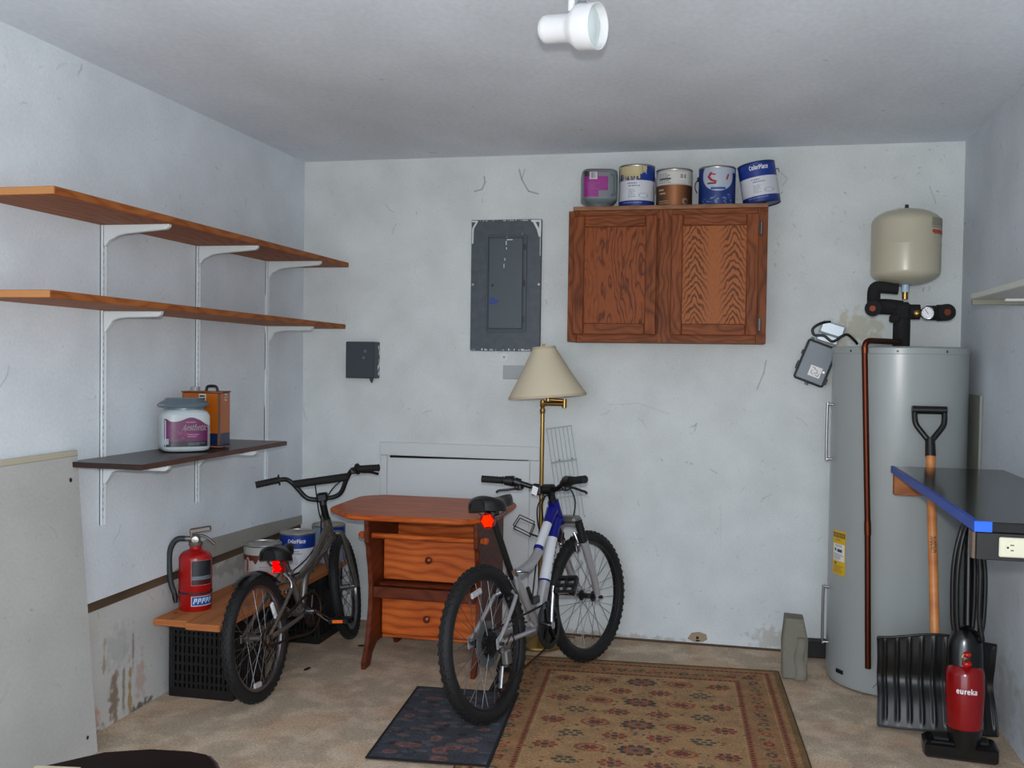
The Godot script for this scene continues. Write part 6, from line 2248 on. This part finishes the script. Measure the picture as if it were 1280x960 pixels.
func corner_table() -> void:
	var y := 0.55
	var t := thing("dark_table", "dark polished wooden table in the near left, in front of the leaning panel", "table", Vector3(-1.17, 0.0, 3.25))
	# outline in x and -z
	var out := PackedVector2Array()
	for p in [[-0.62, 0.10], [-0.40, 0.02], [-0.18, -0.09], [-0.098, -0.192], [-0.012, -0.232], [0.076, -0.242], [0.118, -0.235], [0.145, -0.21], [0.20, -0.14], [0.25, -0.02], [0.26, 0.15], [0.2, 0.36], [0.0, 0.5], [-0.35, 0.5], [-0.6, 0.36]]:
		out.append(Vector2(p[0], -p[1]))
	var mb := MB.new()
	mb.X = Transform3D(Basis(Vector3.RIGHT, -PI / 2), Vector3.ZERO)
	mb.prism(out, y - 0.026, y, 0.006)
	var mh := texmat("mahogany", wood(256, 128, 83, Color(0.10, 0.035, 0.03), Color(0.055, 0.02, 0.018), 6.0, 2.0), 0.5, 2.0)
	mh.metallic_specular = 0.2
	part("tabletop", mb, mh, t)
	mb = MB.new()
	var rim := []
	for p in out:
		rim.append(Vector3(p.x, y - 0.014, -p.y))
	mb.tube(rim, 0.009, 8, true)
	part("rim", mb, mat("mahogany_edge", Color(0.20, 0.07, 0.055), 0.3), t)
	for p in [[0.16, -0.02], [0.12, 0.32], [-0.45, 0.34], [-0.36, 0.12]]:
		mb = MB.new()
		mb.tube([Vector3(p[0] * 1.08, 0.001, p[1]), Vector3(p[0], y - 0.03, p[1])], [0.014, 0.022], 12)
		part("leg", mb, mats.mahogany_edge, t)
	var f := Vector3(-1.17, 0, 3.25) + Vector3(-0.085, y + 0.0145, 0.02)
	mb = MB.new()
	mb.box(Vector3.ZERO, Vector3(0.10, 0.028, 0.14), 0.006)
	tag(part("cream_box", mb, mat("cream_card", Color(0.66, 0.62, 0.53), 0.7), self, f), "small cream box lying on the dark polished table", "box").rotation.y = 0.15

func can_body(t: Node3D, r: float, h: float, label: Image, key: String, lid: Material, bail_side: float) -> void:
	var mb := MB.new()
	mb.lathe([Vector2(0, 0.004), Vector2(r - 0.004, 0.004), Vector2(r, 0.0), Vector2(r + 0.002, 0.003), Vector2(r, 0.008), Vector2(r, h - 0.008), Vector2(r + 0.002, h - 0.004), Vector2(r, h), Vector2(r - 0.004, h), Vector2(r - 0.006, h - 0.006), Vector2(r - 0.016, h - 0.008), Vector2(r - 0.018, h - 0.003), Vector2(r - 0.022, h - 0.003), Vector2(r - 0.026, h - 0.008), Vector2(0, h - 0.008)], 48)
	part("can", mb, lid, t)
	mb = MB.new()
	mb.lathe([Vector2(r + 0.0007, 0.009), Vector2(r + 0.0007, h - 0.009)], 48, -PI, PI)
	part("label", mb, texmat(key, label, 0.4), t)
	if bail_side == 0.0:
		return
	# wire handle hanging down, its ears on either side
	mb = MB.new()
	for s in [-1, 1]:
		mb.X = Transform3D(Basis(Vector3.BACK, -PI / 2 * s), Vector3(s * (r + 0.001), h * 0.7, 0))
		mb.lathe([Vector2(0.011, 0), Vector2(0.011, 0.003), Vector2(0.006, 0.006), Vector2(0, 0.006)], 14)
	each("ear", mb, mats.steel, t)
	mb = MB.new()
	var pts := []
	for k in 21:
		var a := PI * k / 20.0
		pts.append(Vector3(-cos(a) * (r + 0.006 + 0.004 * sin(a)), h * 0.7 - sin(a) * h * 0.42, sin(a) * (r + 0.006) * bail_side))
	mb.tube(pts, 0.0016, 6)
	part("wire_handle", mb, mats.steel, t)

func cp_label(seed_: int, low_band: bool) -> Image:
	# blue and white paint label: the front (facing the viewer) is the middle of the picture
	var im := Image.create_empty(384, 160, false, Image.FORMAT_RGB8)
	var white := Color(0.78, 0.79, 0.82)
	im.fill(white)
	rect(im, 0, 0, 384, 56, Color(0.06, 0.19, 0.52))
	for k in 60:
		var x := rng.randi_range(0, 380)
		rect(im, x, rng.randi_range(4, 50), rng.randi_range(2, 8), 1, Color(0.08, 0.22, 0.57))
	small_print(im, 168, 66, 42, 1, 8, Color(0.35, 0.38, 0.5), seed_)
	small_print(im, 172, 76, 52, 1, 8, Color(0.3, 0.33, 0.45), seed_ + 1)
	small_print(im, 172, 92, 30, 5, 7, Color(0.5, 0.51, 0.56), seed_ + 2)
	small_print(im, 60, 70, 70, 9, 8, Color(0.5, 0.51, 0.56), seed_ + 3)
	small_print(im, 270, 70, 70, 9, 8, Color(0.5, 0.51, 0.56), seed_ + 4)
	if low_band:
		rect(im, 0, 136, 384, 24, Color(0.06, 0.18, 0.47))
		small_print(im, 150, 142, 80, 1, 8, Color(0.5, 0.55, 0.7), seed_ + 5)
	for k in 18:
		blot(im, 224 + cos(k * 0.35) * 16, 116 + sin(k * 0.35) * 9, 1.5, 1.5, Color(0.5, 0.52, 0.58))
	return im

func brand(t: Node3D, text: String, r: float, y: float, h: float, w: float, a: float, m: Material, slant := 0.0) -> void:
	var o := part("lettering", letters(text, h, r + 0.001, true, slant, false, 0.0, w), m, t, Vector3(0, y, 0))
	o.rotation.y = a

func cans_on_cabinet() -> void:
	var y := 2.0865
	var z := 0.17
	# grey plastic jug, handle side showing
	var t := thing("paint_jug", "grey plastic paint jug with a magenta label, leftmost on the cabinet", "paint jug", Vector3(-0.642, y, z), 0.22, "paint containers on the cabinet")
	jug(t, false)
	t.scale = Vector3(0.98, 1.0, 0.98)
	# blue can with drips
	t = thing("paint_can", "blue and white paint can with cream drips, second from the left on the cabinet", "paint can", Vector3(-0.463, y, z), -0.05, "paint containers on the cabinet")
	var im := cp_label(300, true)
	for k in 70:
		var x := rng.randi_range(120, 238)
		var dd := rng.randf_range(26, 60) if x < 206 else rng.randf_range(6, 34)
		rect(im, x, 0, rng.randi_range(2, 9), int(dd), Color(0.72, 0.67, 0.50))
	rect(im, 120, 0, 86, 30, Color(0.74, 0.69, 0.53))
	for k in 6:
		rect(im, 158 + k * 11, 40, 4, 12, Color(0.15, 0.2, 0.35))
	can_body(t, 0.083, 0.205, im, "can_label_drips", mats.tin_rim, 0.0)
	var mb := MB.new()
	for s in [1]:
		mb.tube(smooth([Vector3(s * 0.086, 0.15, 0.0), Vector3(s * 0.094, 0.10, 0.03), Vector3(s * 0.093, 0.07, 0.045)], 5), 0.0018, 6)
	part("wire_handle", mb, mats.steel, t)
	# brown stain can
	t = thing("stain_can", "brown and white wood stain can in the middle of the row on the cabinet", "can", Vector3(-0.288, y, z), 0.0, "paint containers on the cabinet")
	im = Image.create_empty(384, 160, false, Image.FORMAT_RGB8)
	im.fill(Color(0.70, 0.70, 0.68))
	for x in 384:
		var k := absf(x - 196) / 60.0
		rect(im, x, 66, 1, 94, Color(0.64, 0.38, 0.16).lerp(Color(0.26, 0.155, 0.09), clampf(k * 1.2, 0, 1)))
	rect(im, 132, 8, 116, 52, Color(0.76, 0.76, 0.74))
	small_print(im, 136, 14, 50, 6, 8, Color(0.35, 0.35, 0.36), 31)
	rect(im, 140, 36, 44, 7, Color(0.2, 0.2, 0.22))
	barcode(im, 214, 16, 24, 26, 5)
	rect(im, 134, 84, 24, 7, Color(0.7, 0.6, 0.45))
	rect(im, 140, 100, 26, 7, Color(0.66, 0.56, 0.42))
	small_print(im, 136, 136, 44, 2, 9, Color(0.72, 0.64, 0.5), 33)
	blot(im, 234, 138, 12, 14, Color(0.62, 0.55, 0.46), 0.8)
	blot(im, 238, 140, 7, 8, Color(0.30, 0.18, 0.10), 0.9)
	can_body(t, 0.083, 0.182, im, "can_label_brown", mats.tin_rim, 0.0)
	# blue can with a pale splash
	t = thing("paint_can", "dark blue paint can with a red mark on a pale patch, fourth on the cabinet", "paint can", Vector3(-0.092, y, z), 0.0, "paint containers on the cabinet")
	im = Image.create_empty(384, 160, false, Image.FORMAT_RGB8)
	im.fill(Color(0.07, 0.18, 0.44))
	blot(im, 196, 34, 56, 66, Color(0.66, 0.70, 0.76))
	rect(im, 150, 0, 120, 20, Color(0.66, 0.70, 0.76))
	stroke(im, [Vector2(172, 24), Vector2(164, 40), Vector2(174, 54), Vector2(188, 60)], 4.0, Color(0.62, 0.10, 0.10), 1.6)
	stroke(im, [Vector2(176, 28), Vector2(186, 30)], 2.5, Color(0.62, 0.10, 0.10), 1.4)
	stroke(im, [Vector2(232, 30), Vector2(226, 50)], 3.0, Color(0.62, 0.2, 0.2), 1.4)
	rect(im, 160, 64, 30, 7, Color(0.4, 0.16, 0.18))
	rect(im, 172, 84, 50, 10, Color(0.16, 0.30, 0.55))
	for k in 70:
		blot(im, rng.randf_range(140, 250), rng.randf_range(112, 158), rng.randf_range(2, 7), rng.randf_range(1.5, 4), Color(0.42, 0.52, 0.68) if k % 2 == 0 else Color(0.12, 0.22, 0.45), 0.7)
	can_body(t, 0.083, 0.188, im, "can_label_splash", mats.tin_rim, 0.0)
	mb = MB.new()
	mb.tube(smooth([Vector3(-0.084, 0.14, 0.0), Vector3(-0.097, 0.12, 0.02), Vector3(-0.098, 0.09, 0.035), Vector3(-0.088, 0.07, 0.045)], 5), 0.0022, 6)
	mb.ball(Vector3(-0.086, 0.14, 0), Vector3(0.006, 0.011, 0.011), 10, 6)
	part("wire_handle", mb, mats.dark_steel, t)
	# leaning can
	t = thing("paint_can", "blue and white paint can at the right end of the cabinet, tilted against its neighbour", "paint can", Vector3(0.113, y + 0.0145, z), 0.0, "paint containers on the cabinet")
	t.basis = Basis(Vector3.BACK, 0.17) * Basis(Vector3.UP, -0.05)
	im = cp_label(320, true)
	can_body(t, 0.083, 0.190, im, "can_label_leaning", mat("lid_blue", Color(0.10, 0.18, 0.40), 0.35, 0.3), 0.0)
	brand(t, "ColorPlace", 0.083, 0.163, 0.022, 0.086, 0.12, mats.white_print)
	mb = MB.new()
	mb.tube(smooth([Vector3(0.085, 0.15, 0.0), Vector3(0.094, 0.15, 0.02), Vector3(0.096, 0.13, 0.03)], 5), 0.0018, 6)
	part("wire_handle", mb, mats.steel, t)

func cans_on_plank() -> void:
	var y := 0.3455
	var t := thing("paint_can", "rusty topped white paint can with orange drips on the planks behind the small bike's seat", "paint can", Vector3(-2.062, y, 0.77), 0.15, "paint cans on the planks")
	var im := Image.create_empty(384, 160, false, Image.FORMAT_RGB8)
	im.fill(Color(0.66, 0.63, 0.62))
	rect(im, 0, 0, 384, 34, Color(0.62, 0.62, 0.6))
	for x in range(90, 300):
		rect(im, x, 32, 1, 22 + int(9.0 * sin(x * 0.11) + 6.0 * sin(x * 0.31)), Color(0.34, 0.15, 0.11))
	rect(im, 0, 36, 100, 50, Color(0.34, 0.15, 0.11))
	for k in 26:
		blot(im, rng.randf_range(150, 214), rng.randf_range(104, 150), rng.randf_range(3, 9), rng.randf_range(3, 9), Color(0.72, 0.22, 0.08), 0.85)
	rect(im, 152, 50, 9, 50, Color(0.50, 0.26, 0.18))
	small_print(im, 200, 80, 60, 6, 9, Color(0.45, 0.45, 0.48), 41)
	can_body(t, 0.083, 0.188, im, "can_label_rusty", mats.tin_rim, 0.0)
	t = thing("paint_can", "blue and white paint can on the planks in the middle of the three", "paint can", Vector3(-2.03, y, 0.475), 0.35, "paint cans on the planks")
	can_body(t, 0.083, 0.192, cp_label(340, false), "can_label_middle", mats.tin_rim, 0.0)
	brand(t, "ColorPlace", 0.083, 0.158, 0.021, 0.084, 0.05, mats.white_print)
	t = thing("paint_can", "blue paint can on the far end of the planks in the corner", "paint can", Vector3(-1.985, y, 0.205), 0.5, "paint cans on the planks")
	im = cp_label(360, false)
	rect(im, 0, 56, 384, 104, Color(0.55, 0.55, 0.66))
	rect(im, 100, 0, 60, 160, Color(0.52, 0.60, 0.66))
	can_body(t, 0.083, 0.188, im, "can_label_corner", mats.tin_rim, 0.0)
	brand(t, "ColorPlace", 0.083, 0.155, 0.020, 0.080, 0.1, mats.white_print)

func extinguisher() -> void:
	var t := thing("fire_extinguisher", "red fire extinguisher standing on the plank by the left wall", "fire extinguisher", Vector3(-2.125, 0.3455, 1.235), 0.42)
	var r := 0.0655
	var mb := MB.new()
	var prof := [Vector2(0, 0.004), Vector2(r - 0.012, 0.004), Vector2(r - 0.003, 0.0), Vector2(r, 0.006), Vector2(r, 0.205)]
	for k in 9:
		var w := k / 8.0 * PI / 2 * 0.86
		prof.append(Vector2(0.026 + (r - 0.026) * cos(w), 0.205 + sin(w) * 0.034))
	prof.append_array([Vector2(0.024, 0.245), Vector2(0.024, 0.262), Vector2(0, 0.262)])
	mb.lathe(prof, 48)
	part("cylinder", mb, mats.red_gloss, t)
	var im := Image.create_empty(128, 160, false, Image.FORMAT_RGB8)
	im.fill(Color(0.62, 0.56, 0.54))
	rect(im, 2, 2, 124, 156, Color(0.11, 0.12, 0.14))
	for k in 8:
		small_print(im, 10, 10 + k * 12, 100, 2, 5, Color(0.26, 0.28, 0.32), 50 + k)
	rect(im, 2, 100, 124, 26, Color(0.30, 0.34, 0.38))
	small_print(im, 8, 104, 108, 3, 7, Color(0.6, 0.62, 0.66), 61)
	rect(im, 2, 128, 124, 28, Color(0.30, 0.06, 0.07))
	small_print(im, 10, 132, 100, 3, 7, Color(0.18, 0.1, 0.11), 62)
	mb = MB.new()
	mb.lathe([Vector2(r + 0.0008, 0.106), Vector2(r + 0.0008, 0.206)], 16, -0.15, 1.25)
	part("instruction_label", mb, texmat("extinguisher_label", im, 0.4), t)
	im = Image.create_empty(128, 64, false, Image.FORMAT_RGB8)
	im.fill(Color(0.10, 0.26, 0.50))
	rect(im, 0, 0, 128, 4, Color(0.66, 0.70, 0.76))
	rect(im, 0, 58, 128, 6, Color(0.66, 0.70, 0.76))
	rect(im, 0, 0, 5, 64, Color(0.66, 0.70, 0.76))
	for k in 5:
		stroke(im, [Vector2(14 + k * 22, 46), Vector2(20 + k * 22, 16), Vector2(30 + k * 22, 16), Vector2(26 + k * 22, 34)], 3.2, Color(0.72, 0.80, 0.88), 1.6)
	mb = MB.new()
	mb.lathe([Vector2(r + 0.0008, 0.022), Vector2(r + 0.0008, 0.062)], 16, -0.15, 1.3)
	part("blue_label", mb, texmat("extinguisher_blue_label", im, 0.4), t)
	mb = MB.new()
	mb.lathe([Vector2(r + 0.0005, 0.068), Vector2(r + 0.0016, 0.069), Vector2(r + 0.0016, 0.076), Vector2(r + 0.0005, 0.077)], 48)
	part("strap", mb, mats.dark_print, t)
	var vm := mat("valve_grey", Color(0.44, 0.41, 0.39), 0.45, 0.6)
	mb = MB.new()
	mb.lathe([Vector2(0.026, 0.258), Vector2(0.028, 0.262), Vector2(0.028, 0.272), Vector2(0.019, 0.276), Vector2(0.019, 0.300), Vector2(0.0, 0.302)], 20)
	mb.bar(Vector3(-0.015, 0.285, 0), Vector3(-0.045, 0.286, 0), 0.011, 12)
	part("valve", mb, vm, t)
	mb = MB.new()
	mb.X = Transform3D(Basis(Vector3.BACK, 0.15), Vector3(0.012, 0.308, 0))
	mb.box(Vector3(0.008, 0.012, 0), Vector3(0.085, 0.020, 0.026), 0.004)
	mb.box(Vector3(-0.028, 0.0, 0), Vector3(0.012, 0.03, 0.024), 0.003)
	part("squeeze_lever", mb, vm, t)
	mb = MB.new()
	mb.tube(smooth([Vector3(0.0, 0.298, 0), Vector3(0.03, 0.296, 0), Vector3(0.052, 0.283, 0), Vector3(0.075, 0.262, 0)], 4), 0.011, 8, false, true, 0.5)
	part("carry_handle", mb, vm, t)
	mb = MB.new()
	mb.X = Transform3D(Basis(Vector3.RIGHT, PI / 2), Vector3(0.0, 0.283, 0.016))
	mb.lathe([Vector2(0, 0), Vector2(0.013, 0.0), Vector2(0.014, 0.008), Vector2(0.0, 0.009)], 16)
	part("pressure_gauge", mb, mats.tin_rim, t)
	mb = MB.new()
	mb.tube(smooth([Vector3(-0.04, 0.286, 0.0), Vector3(-0.075, 0.282, -0.002), Vector3(-0.098, 0.245, -0.004), Vector3(-0.103, 0.19, -0.004), Vector3(-0.096, 0.11, 0.0), Vector3(-0.082, 0.066, 0.004)], 6), 0.0115, 12)
	part("hose", mb, mat("hose_grey", Color(0.14, 0.17, 0.18), 0.6), t)
	mb = MB.new()
	mb.tube([Vector3(-0.082, 0.068, 0.004), Vector3(-0.078, 0.05, 0.005), Vector3(-0.076, 0.026, 0.006)], [0.010, 0.012, 0.008], 12)
	part("nozzle", mb, mats.black_plastic, t)

func jug(t: Node3D, clear_: bool) -> void:
	# squarish paint jug with rounded corners; front faces +z
	var w := 0.086
	var rows := []
	var prof: Array
	if clear_:
		prof = [[0.0, 0.86], [0.006, 0.97], [0.02, 1.0], [0.11, 1.0], [0.128, 0.99], [0.142, 0.90], [0.150, 0.80]]
	else:
		prof = [[0.0, 0.66], [0.004, 0.70], [0.022, 0.72], [0.030, 0.80], [0.045, 0.98], [0.06, 1.0], [0.165, 1.0], [0.182, 0.97], [0.189, 0.88], [0.190, 0.0]]
	for p in prof:
		var line := []
		for k in 40:
			var a := TAU * k / 40
			var cx := cos(a)
			var cz := sin(a)
			var e := pow(pow(absf(cx), 5.0) + pow(absf(cz), 5.0), -0.2)
			var round_ := clampf((0.9 - p[1]) / 0.2, 0.0, 1.0)
			e = lerpf(e, 1.0, round_)
			line.append(Vector3(cx * e * w * p[1], p[0], cz * e * w * p[1]))
		rows.append(line)
	var mb := MB.new()
	mb.sheet(rows, Vector3(0, 0.09, 0), true)
	var bm := mat("jug_white", Color(0.70, 0.74, 0.75), 0.35) if clear_ else mat("jug_grey", Color(0.42, 0.46, 0.48), 0.38)
	part("jug_body", mb, bm, t)
	if clear_:
		mb = MB.new()
		mb.lathe([Vector2(0.0, 0.149), Vector2(0.070, 0.149), Vector2(0.070, 0.157), Vector2(0.086, 0.160), Vector2(0.090, 0.168), Vector2(0.084, 0.176), Vector2(0.072, 0.182), Vector2(0.064, 0.190), Vector2(0.0, 0.193)], 48)
		mb.box(Vector3(-0.082, 0.167, 0.03), Vector3(0.03, 0.012, 0.03), 0.004)
		part("lid", mb, mat("lid_grey", Color(0.36, 0.42, 0.46), 0.28), t)
	else:
		mb = MB.new()
		mb.tube(smooth([Vector3(0.045, 0.160, 0.0855), Vector3(0.062, 0.160, 0.0855), Vector3(0.071, 0.145, 0.0855), Vector3(0.071, 0.085, 0.0855), Vector3(0.062, 0.068, 0.0855), Vector3(0.05, 0.066, 0.0855)], 5), 0.005, 8)
		part("handle_groove", mb, mat("jug_groove", Color(0.36, 0.40, 0.42), 0.4), t)
	var im := Image.create_empty(192, 160, false, Image.FORMAT_RGB8)
	var purple := Color(0.34, 0.03, 0.27)
	if not clear_:
		purple = Color(0.54, 0.07, 0.48)
	im.fill(Color(0.66, 0.69, 0.70))
	for x in 192:
		var s := x / 192.0
		var top := 34.0 - 22.0 * exp(-pow((s - 0.58) / 0.2, 2.0)) - 16.0 * exp(-pow((s - 0.02) / 0.08, 2.0)) + 20.0 * smoothstep(0.75, 1.0, s)
		if not clear_:
			top = 30.0
		rect(im, x, int(top), 1, 160 - int(top), purple)
	if clear_:
		rect(im, 0, 132, 192, 28, Color(0.05, 0.06, 0.12))
		small_print(im, 90, 34, 66, 1, 9, Color(0.75, 0.5, 0.66), 71)
		small_print(im, 96, 96, 60, 2, 10, Color(0.70, 0.45, 0.62), 72)
		for k in 20:
			blot(im, rng.randf_range(46, 96), rng.randf_range(84, 130), rng.randf_range(3, 9), rng.randf_range(3, 8), Color(0.50, 0.12, 0.40) if k % 2 == 0 else Color(0.28, 0.02, 0.16), 0.7)
		small_print(im, 100, 140, 80, 2, 8, Color(0.4, 0.45, 0.42), 73)
		rect(im, 0, 118, 18, 30, Color(0.6, 0.62, 0.64))
		small_print(im, 2, 50, 26, 8, 8, Color(0.48, 0.16, 0.42), 74)
	else:
		rect(im, 0, 0, 192, 32, Color(0.2, 0.12, 0.2))
		rect(im, 70, 0, 122, 160, purple)
		for k in 40:
			blot(im, rng.randf_range(0, 190), rng.randf_range(40, 150), rng.randf_range(3, 14), rng.randf_range(3, 8), Color(0.60, 0.10, 0.53) if k % 2 == 0 else Color(0.46, 0.05, 0.41), 0.5)
		small_print(im, 10, 70, 120, 4, 12, Color(0.55, 0.25, 0.5), 75)
		rect(im, 116, 118, 76, 42, Color(0.42, 0.46, 0.48))
		barcode(im, 42, 4, 62, 44, 9)
		rect(im, 112, 4, 80, 26, Color(0.42, 0.46, 0.48))
	mb = MB.new()
	var y0 := 0.018 if clear_ else 0.055
	var y1 := 0.132 if clear_ else 0.175
	var xa := -0.078
	var xb := 0.078 if clear_ else 0.036
	var grid := []
	for j in 5:
		var line := []
		for i in 13:
			var x := lerpf(xa, xb, i / 12.0)
			var zz := w * pow(maxf(0.0, 1.0 - pow(absf(x) / w, 5.0)), 0.2)
			line.append(Vector3(x, lerpf(y1, y0, j / 4.0), zz + 0.0008))
		grid.append(line)
	mb.sheet(grid, Vector3(0, 0.09, 0))
	var lb := part("label", mb, texmat("jug_label_%s" % ("front" if clear_ else "back"), im, 0.4), t)
	if clear_:
		part("lettering", letters("Aesthetic", 0.022, 0.0, false, 0.35, true, 0.0, 0.085), mat("script_silver", Color(0.55, 0.50, 0.52), 0.4), lb, Vector3(0.026, 0.088, w + 0.0012))

func jug_and_tin() -> void:
	var t := thing("paint_jug", "clear white paint jug with a purple label and grey lid on the dark shelf", "paint jug", Vector3(-2.085, 1.0085, 1.395), 0.68)
	jug(t, true)
	t.scale = Vector3(1.06, 1.06, 1.06)
	var o := thing("solvent_tin", "orange rectangular solvent tin standing behind the paint jug on the dark shelf", "tin", Vector3(-2.093, 1.0075, 1.215), 0.05)
	var w := 0.165
	var d := 0.10
	var h := 0.225
	var mb := MB.new()
	mb.box(Vector3(0, h / 2, 0), Vector3(w, h, d), 0.008)
	var im := Image.create_empty(96, 128, false, Image.FORMAT_RGB8)
	im.fill(Color(0.62, 0.32, 0.03))
	rect(im, 0, 96, 96, 32, Color(0.06, 0.12, 0.26))
	rect(im, 44, 6, 18, 16, Color(0.75, 0.76, 0.74))
	rect(im, 46, 9, 13, 4, Color(0.15, 0.16, 0.2))
	rect(im, 49, 15, 11, 4, Color(0.15, 0.16, 0.2))
	part("tin_body", mb, texmat("solvent_print", im, 0.28), o)
	mb = MB.new()
	for y in [0.003, h - 0.003]:
		var rim := []
		for q in [[-1, -1], [1, -1], [1, 1], [-1, 1]]:
			rim.append(Vector3(q[0] * (w / 2 - 0.001), y, q[1] * (d / 2 - 0.001)))
		mb.tube(rim, 0.003, 6, true)
	each("seam", mb, mat("tin_orange_dark", Color(0.46, 0.24, 0.05), 0.35), o)
	mb = MB.new()
	mb.bar(Vector3(-0.045, h, 0.005), Vector3(-0.045, h + 0.016, 0.005), 0.018, 16)
	part("screw_cap", mb, mat("cap_grey", Color(0.55, 0.57, 0.57), 0.4), o)
	mb = MB.new()
	mb.tube(smooth([Vector3(0.0, h, 0), Vector3(0.004, h + 0.016, 0), Vector3(0.02, h + 0.02, 0), Vector3(0.042, h + 0.018, 0), Vector3(0.05, h, 0)], 5), 0.006, 8)
	part("handle", mb, mats.black_plastic, o)

func small_things() -> void:
	# wire rack leaning on the back wall
	var t := thing("wire_rack", "white wire rack leaning crooked against the back wall behind the lamp pole", "wire rack", Vector3(-0.772, 0.60, 0.012))
	t.rotation.z = 0.165
	var mb := MB.new()
	for k in 7:
		var x := -0.062 + k * 0.0207
		mb.tube(smooth([Vector3(x, 0.448, 0.0), Vector3(x, 0.30, 0.004), Vector3(x, 0.10, 0.008), Vector3(x, 0.02 if k % 3 != 0 else 0.0, 0.012), Vector3(x + (0.01 if k % 3 == 0 else 0.0), 0.0, 0.03)], 3), 0.002, 6)
	for y in [0.448, 0.28, 0.275, 0.10]:
		mb.bar(Vector3(-0.066, y, 0.002), Vector3(0.066, y, 0.002), 0.0026, 6)
	each("wire", mb, mat("rack_white", Color(0.66, 0.69, 0.70), 0.45), t)
	mb = MB.new()
	mb.box(Vector3(-0.02, 0.285, 0.006), Vector3(0.010, 0.010, 0.008), 0.002)
	mb.box(Vector3(0.044, 0.285, 0.006), Vector3(0.010, 0.010, 0.008), 0.002)
	each("clip", mb, mats.steel, t)
	# broken concrete block by the heater
	t = thing("concrete_block", "broken upright concrete block between the rug and the water heater", "concrete block", Vector3(0.285, 0.0, 0.38))
	var cm := texmat("block_concrete", plaster(256, 256, 171, Color(0.47, 0.455, 0.41), 200, [], [[60.0, 60.0, 50.0, 40.0, Color(0.42, 0.41, 0.33), 0.5], [180.0, 150.0, 40.0, 60.0, Color(0.40, 0.37, 0.33), 0.5]]), 0.95, 3.0)
	mb = MB.new()
	mb.prism(PackedVector2Array([Vector2(-0.052, 0.002), Vector2(0.052, 0.002), Vector2(0.053, 0.175), Vector2(0.034, 0.264), Vector2(-0.045, 0.268), Vector2(-0.056, 0.15)]), -0.06, 0.052, 0.007)
	part("block", mb, cm, t)
	mb = MB.new()
	var rows := []
	for j in 9:
		var s := j / 8.0
		var line := []
		for i in 9:
			var a := PI * i / 8.0
			line.append(Vector3(0.022 + 0.006 * sin(s * 9.0) - cos(a) * lerpf(0.027, 0.020, s), 0.003 + s * 0.185, 0.048 + sin(a) * (0.016 + 0.004 * sin(s * 13.0))))
		rows.append(line)
	mb.sheet(rows, Vector3(0.022, 0.1, 0.0))
	mb.face([rows[8][0], rows[8][2], rows[8][4], rows[8][6], rows[8][8]], Vector3(0.022, 0.0, 0.05))
	part("broken_rib", mb, cm, t)
	# dark box behind it
	mb = MB.new()
	mb.box(Vector3.ZERO, Vector3(0.13, 0.075, 0.07), 0.003)
	tag(part("black_box", mb, mat("black_wood", Color(0.045, 0.045, 0.055), 0.6), self, Vector3(0.385, 0.041, 0.045)), "short black block on the floor behind the concrete block", "block")
	# dry leaves
	for k in 6:
		var p: Vector3 = [Vector3(-1.905, 0.002, 0.50), Vector3(-1.80, 0.002, 0.86), Vector3(-0.70, 0.002, 0.035), Vector3(-0.76, 0.002, 0.06), Vector3(-0.655, 0.002, 0.03), Vector3(-0.60, 0.002, 0.045)][k]
		if k == 0:
			p = Vector3(-1.70, 0.002, 0.47)
		mb = MB.new()
		rows = []
		for j in 6:
			var s := j / 5.0
			var line := []
			var hw := 0.010 * sin(PI * clampf(s * 0.92 + 0.04, 0, 1)) + 0.0008
			for i in 5:
				var q := i / 4.0 * 2.0 - 1.0
				line.append(Vector3(lerpf(-0.018, 0.018, s), 0.001 + 0.006 * q * q + 0.004 * s * s, q * hw))
			rows.append(line)
		mb.sheet(rows, Vector3(0, -1, 0))
		var dark := k < 2
		var leaf := part("dry_leaf", mb, mat("leaf_dark", Color(0.12, 0.09, 0.07), 0.9) if dark else mat("leaf_orange", Color(0.50, 0.27, 0.08), 0.8), self, p)
		leaf.rotation.y = k * 1.1
		tag(leaf, ["small dark leaf on the concrete beside the small bike's front wheel", "small dark leaf on the floor in front of the table's left foot", "dry orange leaf at the foot of the back wall, second from the lamp base", "dry orange leaf closest to the brass lamp base by the back wall", "dry orange leaf at the foot of the back wall, third from the lamp base", "dry orange leaf at the foot of the back wall, farthest from the lamp base"][k], "leaf", "" if dark else "dry leaves by the back wall")
